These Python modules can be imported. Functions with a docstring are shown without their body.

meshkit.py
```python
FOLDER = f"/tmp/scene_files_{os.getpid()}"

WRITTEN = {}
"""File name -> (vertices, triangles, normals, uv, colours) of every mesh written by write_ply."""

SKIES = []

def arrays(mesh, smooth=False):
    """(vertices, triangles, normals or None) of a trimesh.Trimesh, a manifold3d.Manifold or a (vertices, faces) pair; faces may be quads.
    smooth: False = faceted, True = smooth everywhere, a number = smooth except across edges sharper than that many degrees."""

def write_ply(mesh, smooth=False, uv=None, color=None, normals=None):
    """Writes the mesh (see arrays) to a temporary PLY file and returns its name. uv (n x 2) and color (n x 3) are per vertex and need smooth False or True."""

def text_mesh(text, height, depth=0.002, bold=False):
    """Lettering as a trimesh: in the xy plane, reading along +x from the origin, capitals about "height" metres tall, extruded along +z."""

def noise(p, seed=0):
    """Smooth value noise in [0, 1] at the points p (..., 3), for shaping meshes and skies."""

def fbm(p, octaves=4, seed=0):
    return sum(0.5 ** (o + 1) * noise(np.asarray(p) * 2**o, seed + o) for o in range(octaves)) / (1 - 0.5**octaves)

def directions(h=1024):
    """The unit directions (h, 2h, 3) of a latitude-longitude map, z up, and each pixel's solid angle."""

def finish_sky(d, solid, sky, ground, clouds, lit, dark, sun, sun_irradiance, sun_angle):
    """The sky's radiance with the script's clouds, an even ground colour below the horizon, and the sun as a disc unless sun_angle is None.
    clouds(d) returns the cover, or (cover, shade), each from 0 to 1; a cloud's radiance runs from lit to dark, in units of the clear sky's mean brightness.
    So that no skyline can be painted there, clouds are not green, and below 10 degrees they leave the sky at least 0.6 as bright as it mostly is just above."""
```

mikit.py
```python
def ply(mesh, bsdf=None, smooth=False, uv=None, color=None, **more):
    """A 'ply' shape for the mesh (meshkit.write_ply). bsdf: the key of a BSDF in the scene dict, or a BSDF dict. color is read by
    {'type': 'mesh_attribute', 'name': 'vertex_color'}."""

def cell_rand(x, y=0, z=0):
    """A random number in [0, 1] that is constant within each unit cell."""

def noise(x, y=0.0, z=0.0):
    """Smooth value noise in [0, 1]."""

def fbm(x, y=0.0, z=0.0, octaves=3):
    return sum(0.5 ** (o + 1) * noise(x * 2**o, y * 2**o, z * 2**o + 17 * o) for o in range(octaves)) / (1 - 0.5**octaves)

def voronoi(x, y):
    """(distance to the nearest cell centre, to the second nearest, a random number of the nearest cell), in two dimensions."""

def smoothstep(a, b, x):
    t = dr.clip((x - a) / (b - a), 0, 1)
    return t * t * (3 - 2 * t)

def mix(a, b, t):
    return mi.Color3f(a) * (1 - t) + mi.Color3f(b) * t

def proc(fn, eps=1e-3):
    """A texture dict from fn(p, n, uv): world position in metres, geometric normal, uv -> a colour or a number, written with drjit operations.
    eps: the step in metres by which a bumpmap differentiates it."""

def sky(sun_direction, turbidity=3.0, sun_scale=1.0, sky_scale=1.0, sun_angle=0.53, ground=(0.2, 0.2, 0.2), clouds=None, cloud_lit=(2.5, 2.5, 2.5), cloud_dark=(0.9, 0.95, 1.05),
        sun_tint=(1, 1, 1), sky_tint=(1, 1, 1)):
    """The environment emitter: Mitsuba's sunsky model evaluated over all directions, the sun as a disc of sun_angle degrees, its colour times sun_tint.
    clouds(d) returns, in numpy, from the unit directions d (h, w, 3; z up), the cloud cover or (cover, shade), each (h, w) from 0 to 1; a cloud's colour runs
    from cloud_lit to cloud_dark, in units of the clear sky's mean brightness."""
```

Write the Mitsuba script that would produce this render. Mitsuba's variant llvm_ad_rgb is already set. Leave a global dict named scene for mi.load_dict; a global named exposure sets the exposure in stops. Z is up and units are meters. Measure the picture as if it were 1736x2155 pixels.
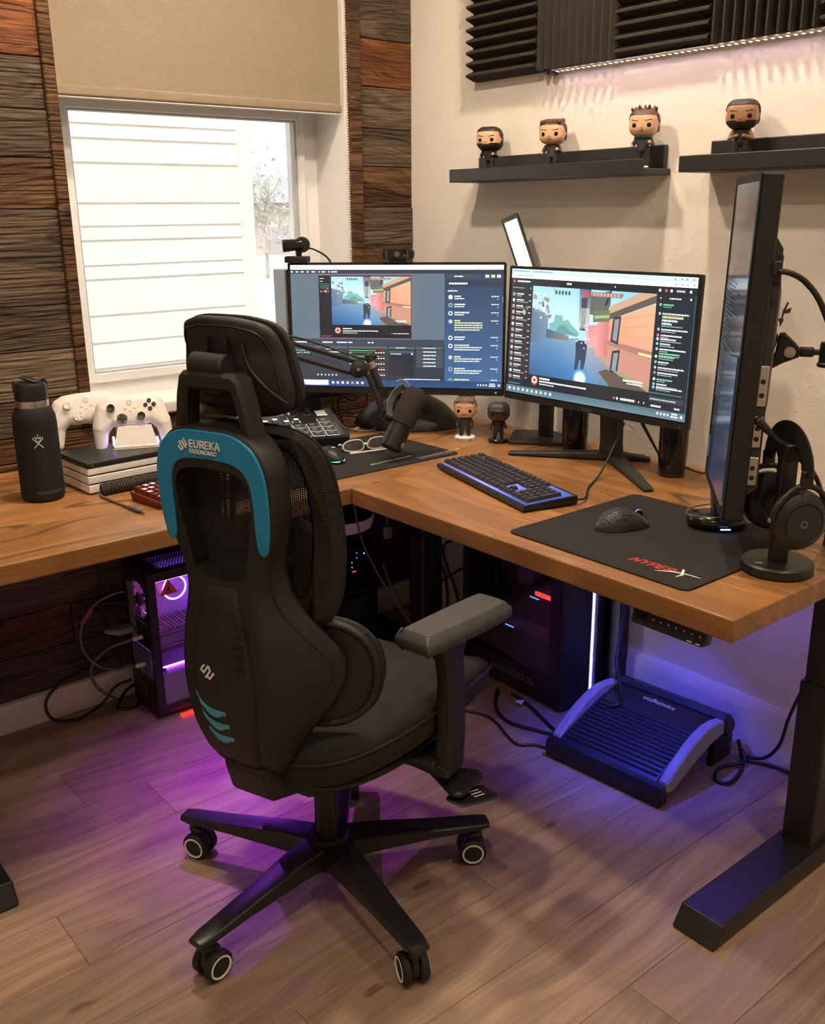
import math
import numpy as np
import trimesh
import manifold3d
import drjit as dr
import mitsuba as mi
import mikit
import meshkit
from shapely.geometry import Polygon, Point, LineString, box as sbox
from shapely import affinity

scene, labels, COUNT = {'type': 'scene'}, {}, {}
PI = math.pi
rng = np.random.default_rng(7)

# ------------------------------------------------------------------ camera
YAW, PITCH, ROLL, EYE = math.radians(39.3), math.radians(17.2), math.radians(-0.6), np.array([0.0, 0.0, 1.4])
_f = np.array([math.sin(YAW) * math.cos(PITCH), math.cos(YAW) * math.cos(PITCH), -math.sin(PITCH)])
_r = np.array([math.cos(YAW), -math.sin(YAW), 0.0])
_u = np.cross(_r, _f)
_u = -_r * math.sin(ROLL) + _u * math.cos(ROLL)
scene['camera'] = {'type': 'perspective', 'fov': 2 * math.degrees(math.atan(868 / 2030)), 'fov_axis': 'x', 'near_clip': 0.05, 'far_clip': 200.0,
                   'to_world': mi.ScalarTransform4f().look_at(origin=EYE.tolist(), target=(EYE + _f).tolist(), up=_u.tolist())}
exposure = 0.14

# ------------------------------------------------------------------ daylight and lamps
scene['sky'] = {**mikit.sky([-0.35, -0.62, 0.70], turbidity=4.0, sun_scale=3.4, sky_scale=5.4, ground=(0.35, 0.33, 0.30), clouds=lambda d: (0.85 + 0.15 * meshkit.fbm(d * 3.0), 0.25 * meshkit.fbm(d * 5.0, seed=4)), cloud_lit=(2.2, 2.25, 2.35), cloud_dark=(1.7, 1.75, 1.85)), 'sampling_weight': 5.0}
SKY_GAIN = 1.0
CEIL = 2.60
WARM = (1.0, 0.80, 0.60)
# recessed ceiling downlights: x, y, strength
DOWNLIGHTS = [(1.70, 1.55, 520.0), (0.98, 1.98, 560.0), (0.25, 0.55, 400.0), (1.45, 0.15, 330.0), (-0.7, 1.6, 170.0)]

# ------------------------------------------------------------------ mesh kit
def A(*v):
    return np.array(v, float)


def merge(*ms):
    ms = [m for m in ms if m is not None]
    return ms[0] if len(ms) == 1 else trimesh.util.concatenate(ms)


def mk(v, f):
    return trimesh.Trimesh(np.asarray(v, float), np.asarray(f), process=False)


def unit(v):
    v = np.asarray(v, float)
    return v / (np.linalg.norm(v) + 1e-12)


def frame(o=(0, 0, 0), x=(1, 0, 0), z=(0, 0, 1)):
    """4x4 whose local z is z and whose local x is as near x as may be."""
    z = unit(z)
    x = unit(np.asarray(x, float) - z * np.dot(x, z))
    m = np.eye(4)
    m[:3, 0], m[:3, 1], m[:3, 2], m[:3, 3] = x, np.cross(z, x), z, o
    return m


def rotz(deg, o=(0, 0, 0)):
    a = math.radians(deg)
    return frame(o, (math.cos(a), math.sin(a), 0))


def mv(m, M):
    """A copy of mesh m moved by a 4x4 matrix or an offset."""
    m = m.copy()
    if np.shape(M) == (3,):
        m.apply_translation(M)
    else:
        m.apply_transform(M)
    return m


def flipfix(m):
    if m.volume < 0:
        m.invert()
    return m


def bx(x0, x1, y0, y1, z0, z1):
    m = trimesh.creation.box(extents=(abs(x1 - x0), abs(y1 - y0), abs(z1 - z0)))
    m.apply_translation(((x0 + x1) / 2, (y0 + y1) / 2, (z0 + z1) / 2))
    return m


_OCT = {}


def rbox(x0, x1, y0, y1, z0, z1, r=0.004, n=2):
    """A box with rounded edges."""
    if n not in _OCT:
        g = [(i, j, n - i - j) for i in range(n + 1) for j in range(n + 1 - i)]
        _OCT[n] = np.array([unit(q) for q in g])
    r = min(r, abs(x1 - x0) / 2.01, abs(y1 - y0) / 2.01, abs(z1 - z0) / 2.01)
    pts = []
    for sx in (-1, 1):
        for sy in (-1, 1):
            for sz in (-1, 1):
                c = A((x0 if sx < 0 else x1) - sx * r, (y0 if sy < 0 else y1) - sy * r, (z0 if sz < 0 else z1) - sz * r)
                pts.append(c + _OCT[n] * r * A(sx, sy, sz))
    return trimesh.convex.convex_hull(np.vstack(pts))


def hull(*pts):
    return trimesh.convex.convex_hull(np.vstack([np.asarray(p, float).reshape(-1, 3) for p in pts]))


def lathe(prof, seg=32, sx=1.0, sy=1.0):
    """Surface of revolution of (r, z) points about z, closed to the axis at its ends."""
    prof = [(max(r, 1e-5), z) for r, z in prof]
    ang = np.arange(seg) * 2 * PI / seg
    v = np.array([[r * math.cos(a) * sx, r * math.sin(a) * sy, z] for r, z in prof for a in ang])
    f = []
    for i in range(len(prof) - 1):
        for j in range(seg):
            k = (j + 1) % seg
            a, b, c, d = i * seg + j, i * seg + k, (i + 1) * seg + k, (i + 1) * seg + j
            f += [[a, b, c], [a, c, d]]
    if abs(prof[0][1] - prof[-1][1]) < 1e-9 and prof[0][0] > 1e-4 and prof[-1][0] > 1e-4:      # a ring: joins its last circle to its first
        i = len(prof) - 1
        for j in range(seg):
            k = (j + 1) % seg
            f += [[i * seg + j, i * seg + k, k], [i * seg + j, k, j]]
        return flipfix(mk(v, f))
    n = len(v)
    v = np.vstack([v, [0, 0, prof[0][1]], [0, 0, prof[-1][1]]])
    for j in range(seg):
        k = (j + 1) % seg
        f += [[n, k, j], [n + 1, (len(prof) - 1) * seg + j, (len(prof) - 1) * seg + k]]
    return flipfix(mk(v, f))


def cyl(r, z0, z1, seg=24, bev=0.0, r1=None):
    r1 = r if r1 is None else r1
    if bev:
        return lathe([(r - bev, z0), (r, z0 + bev), (r1, z1 - bev), (r1 - bev, z1)], seg)
    return lathe([(r, z0), (r1, z1)], seg)


def rod(p, q, r, seg=12, r1=None, bev=0.0):
    p, q = A(*p), A(*q)
    d = q - p
    x = (1, 0, 0) if abs(unit(d)[0]) < 0.9 else (0, 1, 0)
    return mv(cyl(r, 0, np.linalg.norm(d), seg, bev, r1), frame(p, x, d))


def bar(p, q, w, h, up=(0, 0, 1), r=0.003, w1=None, h1=None):
    """A rounded bar from p to q, w wide and h high (along up), tapering to w1, h1."""
    p, q = A(*p), A(*q)
    L = np.linalg.norm(q - p)
    z = unit(q - p)
    M = frame(p, np.cross(up, z), z)
    w1, h1 = w if w1 is None else w1, h if h1 is None else h1
    a, b = rbox(-w / 2, w / 2, -h / 2, h / 2, 0, 2.5 * r, r), rbox(-w1 / 2, w1 / 2, -h1 / 2, h1 / 2, L - 2.5 * r, L, r)
    return mv(hull(a.vertices, b.vertices), M)


def spline(pts, n=8, closed=False):
    p = np.asarray(pts, float)
    if len(p) < 3:
        return p
    P = np.vstack([p[-1], p, p[0], p[1]]) if closed else np.vstack([2 * p[0] - p[1], p, 2 * p[-1] - p[-2]])
    out, m = [], len(p) if closed else len(p) - 1
    for i in range(m):
        a, b, c, d = P[i:i + 4]
        for t in np.linspace(0, 1, n, endpoint=False):
            out.append(0.5 * (2 * b + (c - a) * t + (2 * a - 5 * b + 4 * c - d) * t * t + (3 * b - a - 3 * c + d) * t ** 3))
    if not closed:
        out.append(p[-1])
    return np.array(out)


def tube(pts, r, seg=8, n=6, smooth=True, closed=False, sect=None):
    """A tube along the points; sect gives (k, 2) cross-section points instead of a circle."""
    p = spline(pts, n, closed) if smooth else np.asarray(pts, float)
    m = len(p)
    if closed:
        t = np.roll(p, -1, 0) - np.roll(p, 1, 0)
    else:
        t = np.gradient(p, axis=0)
    t /= np.linalg.norm(t, axis=1, keepdims=True) + 1e-12
    x = np.cross(t[0], (0, 0, 1.0) if abs(t[0][2]) < 0.9 else (1.0, 0, 0))
    fr = []
    for i in range(m):
        x = unit(x - t[i] * np.dot(x, t[i]))
        fr.append((x, np.cross(t[i], x)))
    if sect is None:
        a = np.arange(seg) * 2 * PI / seg
        sect = np.stack([np.cos(a), np.sin(a)], 1)
        rr = np.broadcast_to(r, (m,))
    else:
        sect, rr = np.asarray(sect, float), np.broadcast_to(r if r else 1.0, (m,))
    k = len(sect)
    v = np.vstack([p[i] + rr[i] * (sect[:, :1] * fr[i][0] + sect[:, 1:] * fr[i][1]) for i in range(m)])
    f = []
    for i in range(m if closed else m - 1):
        for j in range(k):
            a, b = i * k + j, i * k + (j + 1) % k
            c, d = ((i + 1) % m) * k + (j + 1) % k, ((i + 1) % m) * k + j
            f += [[a, b, c], [a, c, d]]
    if not closed:
        n0 = len(v)
        v = np.vstack([v, p[0], p[-1]])
        for j in range(k):
            f += [[n0, (j + 1) % k, j], [n0 + 1, (m - 1) * k + j, (m - 1) * k + (j + 1) % k]]
    return flipfix(mk(v, f))


def loft(secs, cap=True):
    """Joins closed sections of equally many points into a solid."""
    m, k = len(secs), len(secs[0])
    v = np.vstack(secs)
    f = []
    for i in range(m - 1):
        for j in range(k):
            a, b, c, d = i * k + j, i * k + (j + 1) % k, (i + 1) * k + (j + 1) % k, (i + 1) * k + j
            f += [[a, b, c], [a, c, d]]
    if cap:
        n0 = len(v)
        v = np.vstack([v, np.mean(secs[0], 0), np.mean(secs[-1], 0)])
        for j in range(k):
            f += [[n0, (j + 1) % k, j], [n0 + 1, (m - 1) * k + j, (m - 1) * k + (j + 1) % k]]
    return flipfix(mk(v, f))


def ext(poly, h, bev=0.0, z0=0.0):
    """A shapely polygon (or point list) extruded along z, its edges chamfered by bev."""
    poly = poly if isinstance(poly, Polygon) or hasattr(poly, 'geoms') else Polygon(poly)
    if hasattr(poly, 'geoms'):
        return merge(*[ext(g, h, bev, z0) for g in poly.geoms if g.area > 1e-9])
    if not bev:
        m = trimesh.creation.extrude_polygon(poly, h, engine='earcut')
        m.apply_translation((0, 0, z0))
        return m
    poly = poly.simplify(1e-5)
    rings = [np.array(poly.exterior.coords)[:-1]] + [np.array(q.coords)[:-1] for q in poly.interiors]
    ins, V, F, at = [], [], [], 0
    for i, q in enumerate(rings):
        area = 0.5 * np.sum(q[:, 0] * np.roll(q[:, 1], -1) - q[:, 1] * np.roll(q[:, 0], -1))
        if (area > 0) == (i > 0):
            q = q[::-1]
        e = np.roll(q, -1, 0) - q
        nrm = np.stack([-e[:, 1], e[:, 0]], 1)
        nrm /= np.linalg.norm(nrm, axis=1, keepdims=True) + 1e-12
        n2 = nrm + np.roll(nrm, 1, 0)
        n2 /= np.linalg.norm(n2, axis=1, keepdims=True) + 1e-12
        n2 = n2 / np.maximum(np.sum(n2 * nrm, 1, keepdims=True), 0.4)
        s = q + n2 * bev
        ins.append(s)
        k = len(q)
        lev = [(s, 0), (q, bev), (q, h - bev), (s, h)]
        for p2, z in lev:
            V.append(np.column_stack([p2, np.full(k, z0 + z)]))
        for a in range(3):
            for j in range(k):
                p, r = at + a * k + j, at + a * k + (j + 1) % k
                F += [[p, r, r + k], [p, r + k, p + k]]
        at += 4 * k
    g = Polygon(ins[0], ins[1:]).buffer(0)
    cap = merge(*[trimesh.creation.extrude_polygon(q, 1.0, engine='earcut') for q in getattr(g, 'geoms', [g]) if q.area > 1e-10])
    for z, sgn in ((0.0, -1), (h, 1)):
        ff = cap.faces[np.sign(np.round(cap.face_normals[:, 2])) == sgn]
        v = cap.vertices.copy()
        v[:, 2] = z0 + z
        V.append(v)
        F += (ff + at).tolist()
        at += len(v)
    return mk(np.vstack(V), F)


def rrect(w, h, r, n=5, cx=0, cy=0):
    out = []
    for sx, sy, a0 in ((1, 1, 0), (-1, 1, 90), (-1, -1, 180), (1, -1, 270)):
        for k in range(n + 1):
            a = math.radians(a0 + 90 * k / n)
            out.append((cx + sx * (w / 2 - r) + r * math.cos(a), cy + sy * (h / 2 - r) + r * math.sin(a)))
    return out


def smoothpoly(pts, n=6):
    p = spline(np.column_stack([np.asarray(pts, float), np.zeros(len(pts))]), n, True)
    return p[:, :2]


def pillow(outline, t0, t1, bend=None, rings=7, p=3.0):
    """A cushion: outline(theta) -> (y, z) edge points (k, 2); thickness t0 towards -x and t1 towards +x, bulging with power p; bend(y, z) shifts x."""
    o = np.asarray(outline, float)
    c = (o.max(0) + o.min(0)) / 2
    k = len(o)
    V, F = [], []
    for side, t in ((-1, t0), (1, t1)):
        base = len(V) and sum(map(len, V))
        for i in range(rings + 1):
            s = math.sin(PI / 2 * i / rings)
            q = c + (o - c) * s
            x = side * t * (1 - s ** p) ** (1 / p if s < 1 else 1.0)
            V.append(np.column_stack([np.full(k, x), q]))
        for i in range(rings):
            for j in range(k):
                a, b = base + i * k + j, base + i * k + (j + 1) % k
                tri = [[a, b, b + k], [a, b + k, a + k]]
                F += tri if side < 0 else [q[::-1] for q in tri]
    v = np.vstack(V)
    if bend is not None:
        v[:, 0] += bend(v[:, 1], v[:, 2])
    m = trimesh.Trimesh(v, F, process=False)
    m.merge_vertices()
    m.update_faces(m.nondegenerate_faces())
    return flipfix(m)


def ball(c, r, sx=1, sy=1, sz=1, sub=2):
    m = trimesh.creation.icosphere(subdivisions=sub, radius=1.0)
    m.apply_scale(A(sx, sy, sz) * r)
    m.apply_translation(c)
    return m


def text(s, h, depth=0.0008, bold=False, center=False):
    m = meshkit.text_mesh(s, h, depth, bold)
    if center:
        b = m.bounds
        m.apply_translation((-(b[0][0] + b[1][0]) / 2, -(b[0][1] + b[1][1]) / 2, 0))
    return m


# ------------------------------------------------------------------ scene kit
def numbered(name):
    n = COUNT.get(name, 0)
    COUNT[name] = n + 1
    return name if n == 0 else f'{name}_{n:03d}'


def thing(name, label, cat, group=None):
    key = numbered(name)
    labels[key] = {'label': label, 'category': cat}
    if group:
        labels[key]['group'] = group
    return key


def part(parent, name, mesh, mat, sm=32, label=None, M=None, **more):
    key = numbered(parent + '__' + name)
    if M is not None:
        mesh = mv(mesh, M)
    scene[key] = mikit.ply(mesh, mat, smooth=sm, **more)
    if label:
        labels[key] = {'label': label}
    return key


def solo(name, label, cat, mesh, mat, sm=32, group=None, M=None, kind=None, **more):
    key = thing(name, label, cat, group)
    if M is not None:
        mesh = mv(mesh, M)
    scene[key] = mikit.ply(mesh, mat, smooth=sm, **more)
    if kind:
        labels[key]['kind'] = kind
    return key


def struct(name, mesh, mat, sm=False, label=None, **more):
    key = numbered(name)
    scene[key] = mikit.ply(mesh, mat, smooth=sm, **more)
    labels[key] = {'kind': 'structure'}
    if label:
        labels[key]['label'] = label
    return key


def stuffpart(key):
    labels.setdefault(key, {})['kind'] = 'stuff'


def glow(rgb, k=1.0, w=1.0):
    return {'type': 'area', 'radiance': {'type': 'rgb', 'value': [float(c) * k for c in rgb]}, 'sampling_weight': float(w)}


# ------------------------------------------------------------------ materials
def rgb(*c):
    return {'type': 'rgb', 'value': [float(x) for x in c]}


def mat(name, color, rough=0.5, metal=0.0, spec=0.5, **more):
    d = {'type': 'principled', 'base_color': color if isinstance(color, dict) else rgb(*color), 'roughness': rough, 'metallic': metal, 'specular': spec}
    d.update(more)
    scene[name] = {'type': 'twosided', 'bsdf': d}
    return name


def bumpmat(name, color, fn, scale, rough=0.6, spec=0.4, eps=1e-3, **more):
    d = {'type': 'principled', 'base_color': color if isinstance(color, dict) else rgb(*color), 'roughness': rough, 'specular': spec}
    d.update(more)
    scene[name] = {'type': 'twosided', 'bsdf': {'type': 'bumpmap', 'arbitrary': mikit.proc(fn, eps), 'scale': scale, 'bsdf': d}}
    return name


N, FB, SS = mikit.noise, mikit.fbm, mikit.smoothstep
PLANK = 0.178


def floor_color(p, n, uv):
    row = dr.floor(p.y / PLANK)
    off = mikit.cell_rand(row, 3) * 1.2
    col = dr.floor((p.x + off) / 1.25)
    r1 = mikit.cell_rand(row, col, 5)
    r2 = mikit.cell_rand(row, col, 9)
    y = p.y + r1 * 7
    warp = FB(p.x * 1.6 + r1 * 31, y * 5.0, r2 * 9, 3)
    g1 = N(p.x * 2.2 + r2 * 13, y * 60 + warp * 26, r1 * 20)
    g2 = N(p.x * 9 + r2 * 5, y * 260 + warp * 30, r2 * 20)
    g3 = N(p.x * 3 + r2 * 5, y * 150 + warp * 36, r1 * 11)
    ring = 0.5 + 0.5 * dr.sin((y * 55 + warp * 16) * 2.0)
    c = mikit.mix((0.185, 0.118, 0.075), (0.405, 0.285, 0.190), 0.25 * g1 + 0.2 * ring + 0.30 * g2 + 0.25 * g3)
    c = c * (0.86 + 0.26 * r2)
    # knots: a few dark smudges drawn out along the plank
    kx, ky = (p.x + r1 * 5) / 0.62, p.y / PLANK
    cx, cy = dr.floor(kx), dr.floor(ky)
    q = mikit.cell_rand(cx, cy, 21)
    dx = (kx - cx - 0.25 - 0.5 * mikit.cell_rand(cx, cy, 22)) * 0.62
    dy = (ky - cy - 0.3 - 0.4 * mikit.cell_rand(cx, cy, 23)) * PLANK
    d = dr.sqrt(dr.square(dx / 0.028) + dr.square(dy / 0.009)) + 0.9 * (N(p.x * 90, p.y * 160) - 0.5)
    k = (1 - SS(0.3, 1.5, d)) * dr.select(q > 0.66, 1.0, 0.0)
    return mikit.mix(c, (0.11, 0.062, 0.045), 0.75 * k)


def floor_bump(p, n, uv):
    return N(p.x * 6, p.y * 240) * 0.6 + N(p.x * 3, p.y * 70) * 0.4


scene['m_floor'] = {'type': 'twosided', 'bsdf': {'type': 'bumpmap', 'arbitrary': mikit.proc(floor_bump, 5e-4), 'scale': 0.0006,
                    'bsdf': {'type': 'principled', 'base_color': mikit.proc(floor_color), 'roughness': 0.42, 'specular': 0.45}}}


def barn_color(p, n, uv):
    # uv.x: a random number per plank, uv.y: another one
    r1, r2 = uv.x, uv.y
    s = p.x + p.y * 0.3 + r1 * 40
    z = p.z + r2 * 3
    warp = FB(s * 2.4, z * 9, r1 * 7, 3)
    g1 = N(s * 3.0, z * 95 + warp * 30, r1 * 9)
    g2 = N(s * 14, z * 340 + warp * 22, r2 * 9)
    g3 = N(s * 1.6, z * 190 + warp * 40, r2 * 17)
    grain = dr.clip((0.30 * g1 + 0.30 * g2 + 0.40 * g3 - 0.5) * 1.7 + 0.5, 0, 1)
    blot = FB(s * 3.5, z * 14, r2 * 5, 3)
    grey = mikit.mix((0.034, 0.023, 0.015), (0.190, 0.134, 0.090), grain)
    brown = mikit.mix((0.034, 0.016, 0.008), (0.20, 0.098, 0.045), grain)
    red = mikit.mix((0.040, 0.013, 0.006), (0.36, 0.130, 0.042), grain)
    pale = mikit.mix((0.115, 0.083, 0.055), (0.33, 0.245, 0.165), grain)
    c = dr.select(r1 < 0.38, grey, dr.select(r1 < 0.62, brown, dr.select(r1 < 0.82, red, pale)))
    c = c * (0.30 + 0.75 * blot)
    return c


def barn_bump(p, n, uv):
    s = p.x + p.y * 0.3 + uv.x * 40
    z = p.z + uv.y * 3
    warp = N(s * 2.4, z * 9)
    return 0.55 * N(s * 3.0, z * 95 + warp * 14, uv.x * 9) + 0.45 * N(s * 12, z * 340 + warp * 10)


scene['m_barn'] = {'type': 'twosided', 'bsdf': {'type': 'bumpmap', 'arbitrary': mikit.proc(barn_bump, 5e-4), 'scale': 0.0022,
                   'bsdf': {'type': 'principled', 'base_color': mikit.proc(barn_color), 'roughness': 0.68, 'specular': 0.3}}}


def walnut(p, n, uv):
    # the grain runs along y on the right desk (uv.x = 1) and along x on the left one (uv.x = 0)
    a = dr.select(uv.x > 0.5, p.y, p.x)
    b = dr.select(uv.x > 0.5, p.x, p.y)
    st = dr.floor(b / 0.105)
    r = mikit.cell_rand(st, uv.x * 7, 2)
    warp = FB(a * 1.7 + r * 23, b * 6.5 + p.z * 5, r * 5, 3)
    w2 = N(a * 2.4 + r * 9, b * 9, 4)
    ring = 0.5 + 0.5 * dr.sin((b * 16 + warp * 9 + w2 * 4) * 3.2)
    fine = N(a * 10, b * 420 + p.z * 420 + warp * 24, r * 8)
    t = 0.26 * ring * ring + 0.34 * fine + 0.5 * warp
    c = mikit.mix((0.135, 0.056, 0.018), (0.37, 0.180, 0.062), t)
    line = SS(0.9, 1.0, 0.5 + 0.5 * dr.sin(b * 30 + warp * 26 + r * 6)) * SS(0.35, 0.7, N(a * 3, b * 4, 7))
    c = mikit.mix(c, (0.05, 0.022, 0.010), 0.68 * line)
    return c * (0.82 + 0.34 * r)


scene['m_walnut'] = {'type': 'twosided', 'bsdf': {'type': 'principled', 'base_color': mikit.proc(walnut), 'roughness': 0.33, 'specular': 0.5, 'clearcoat': 0.25, 'clearcoat_gloss': 0.8}}


def plaster(p, n, uv):
    return FB(p.y * 140, p.z * 140, p.x * 140, 2)


bumpmat('m_plaster', (0.74, 0.70, 0.63), plaster, 0.0011, 0.75, 0.25)
mat('m_paint', (0.74, 0.70, 0.63), 0.7, spec=0.25)
mat('m_ceiling', (0.80, 0.78, 0.74), 0.8, spec=0.2)


def weave(p, n, uv):
    return 0.5 + 0.25 * dr.sin(p.x * 900 + p.y * 500) * dr.sin(p.z * 1100 + p.y * 300)


def seatweave(p, n, uv):
    return 0.5 + 0.5 * dr.sin((p.x * 0.94 + p.y * 0.34) * 1400) * dr.sin((p.y * 0.94 - p.x * 0.34 + p.z) * 1400)


def blindtex(p, n, uv):
    t = 0.5 * N(p.x * 700, p.z * 700) + 0.5 * N(p.x * 60, p.z * 900)
    return mikit.mix((0.265, 0.215, 0.160), (0.325, 0.268, 0.205), t)


scene['m_blind'] = {'type': 'twosided', 'bsdf': {'type': 'diffuse', 'reflectance': mikit.proc(blindtex)}}
bumpmat('m_seat', (0.012, 0.011, 0.010), seatweave, 0.0012, 0.62, 0.35, 3e-4, sheen=0.5)


def grainy(p, n, uv):
    return N(p.x * 900, p.y * 900, p.z * 900)


bumpmat('m_chair', (0.0095, 0.0085, 0.0075), grainy, 0.0007, 0.46, 0.5, 3e-4)
bumpmat('m_foam', (0.040, 0.034, 0.029), grainy, 0.0025, 0.9, 0.15, 4e-4)
mat('m_black', (0.010, 0.010, 0.010), 0.4)
mat('m_black_gloss', (0.008, 0.008, 0.008), 0.14, spec=0.5)
mat('m_black_matte', (0.012, 0.012, 0.012), 0.75, spec=0.3)
mat('m_dark', (0.022, 0.021, 0.020), 0.5)
mat('m_steel_black', (0.011, 0.011, 0.012), 0.35, spec=0.5)
mat('m_mat', (0.018, 0.016, 0.015), 0.85, spec=0.25)
mat('m_shelf', (0.016, 0.016, 0.016), 0.42)
mat('m_white_vinyl', (0.78, 0.80, 0.80), 0.35)
mat('m_trim_white', (0.72, 0.70, 0.66), 0.45)
mat('m_white', (0.78, 0.76, 0.74), 0.4)
mat('m_bead', (0.40, 0.42, 0.43), 0.45)
mat('m_grey', (0.20, 0.20, 0.20), 0.45)
mat('m_midgrey', (0.10, 0.10, 0.105), 0.45)
mat('m_light_print', (0.62, 0.62, 0.60), 0.5)
mat('m_dim_print', (0.075, 0.075, 0.08), 0.5)
mat('m_chrome', (0.75, 0.75, 0.75), 0.18, metal=1.0)
mat('m_steel', (0.62, 0.60, 0.57), 0.32, metal=1.0)
mat('m_brass', (0.30, 0.24, 0.19), 0.35, metal=1.0)
mat('m_turquoise', (0.008, 0.20, 0.42), 0.42)
mat('m_turquoise_pale', (0.06, 0.27, 0.42), 0.5)
bumpmat('m_armrest', (0.055, 0.055, 0.052), grainy, 0.0005, 0.42, 0.5, 3e-4)
mat('m_thumb', (0.09, 0.045, 0.025), 0.5)
mat('m_pc_board', (0.30, 0.28, 0.34), 0.5)
mat('m_pc_shroud', (0.20, 0.18, 0.22), 0.4)
mat('m_sticker', (0.75, 0.10, 0.12), 0.5)
mat('m_silver', (0.30, 0.30, 0.31), 0.4)
mat('m_wire_violet', (0.16, 0.14, 0.20), 0.5)
mat('m_mouse', (0.05, 0.05, 0.05), 0.4)
mat('m_panel', (0.028, 0.028, 0.032), 0.25)
mat('m_rubber', (0.008, 0.008, 0.008), 0.6)
mat('m_red_print', (0.50, 0.035, 0.02), 0.5)
mat('m_maroon', (0.125, 0.012, 0.010), 0.35)
mat('m_keycap', (0.030, 0.030, 0.034), 0.42)
mat('m_keywhite', (0.62, 0.62, 0.66), 0.4)
mat('m_wire', (0.010, 0.010, 0.011), 0.45)
mat('m_wire_grey', (0.10, 0.09, 0.085), 0.5)
mat('m_coil', (0.040, 0.032, 0.024), 0.6)
mat('m_skin', (0.62, 0.37, 0.22), 0.45)
mat('m_skin_tan', (0.33, 0.17, 0.085), 0.45)
mat('m_skin_dark', (0.070, 0.034, 0.020), 0.45)
mat('m_hair', (0.060, 0.027, 0.014), 0.5)
mat('m_hair_dark', (0.020, 0.012, 0.008), 0.5)
mat('m_hair_fair', (0.17, 0.115, 0.060), 0.5)
mat('m_cloth_grey', (0.045, 0.045, 0.050), 0.5)
mat('m_cloth_green', (0.020, 0.095, 0.055), 0.35)
mat('m_eye', (0.006, 0.005, 0.005), 0.15)
mat('m_speaker_grey', (0.23, 0.29, 0.34), 0.5)
mat('m_siding', (0.80, 0.78, 0.72), 0.7, spec=0.2)
mat('m_ground', (0.55, 0.50, 0.44), 0.9, spec=0.1)
mat('m_road', (0.5, 0.5, 0.51), 0.9, spec=0.1)
mat('m_far_roof', (0.46, 0.47, 0.50), 0.8, spec=0.1)
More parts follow.
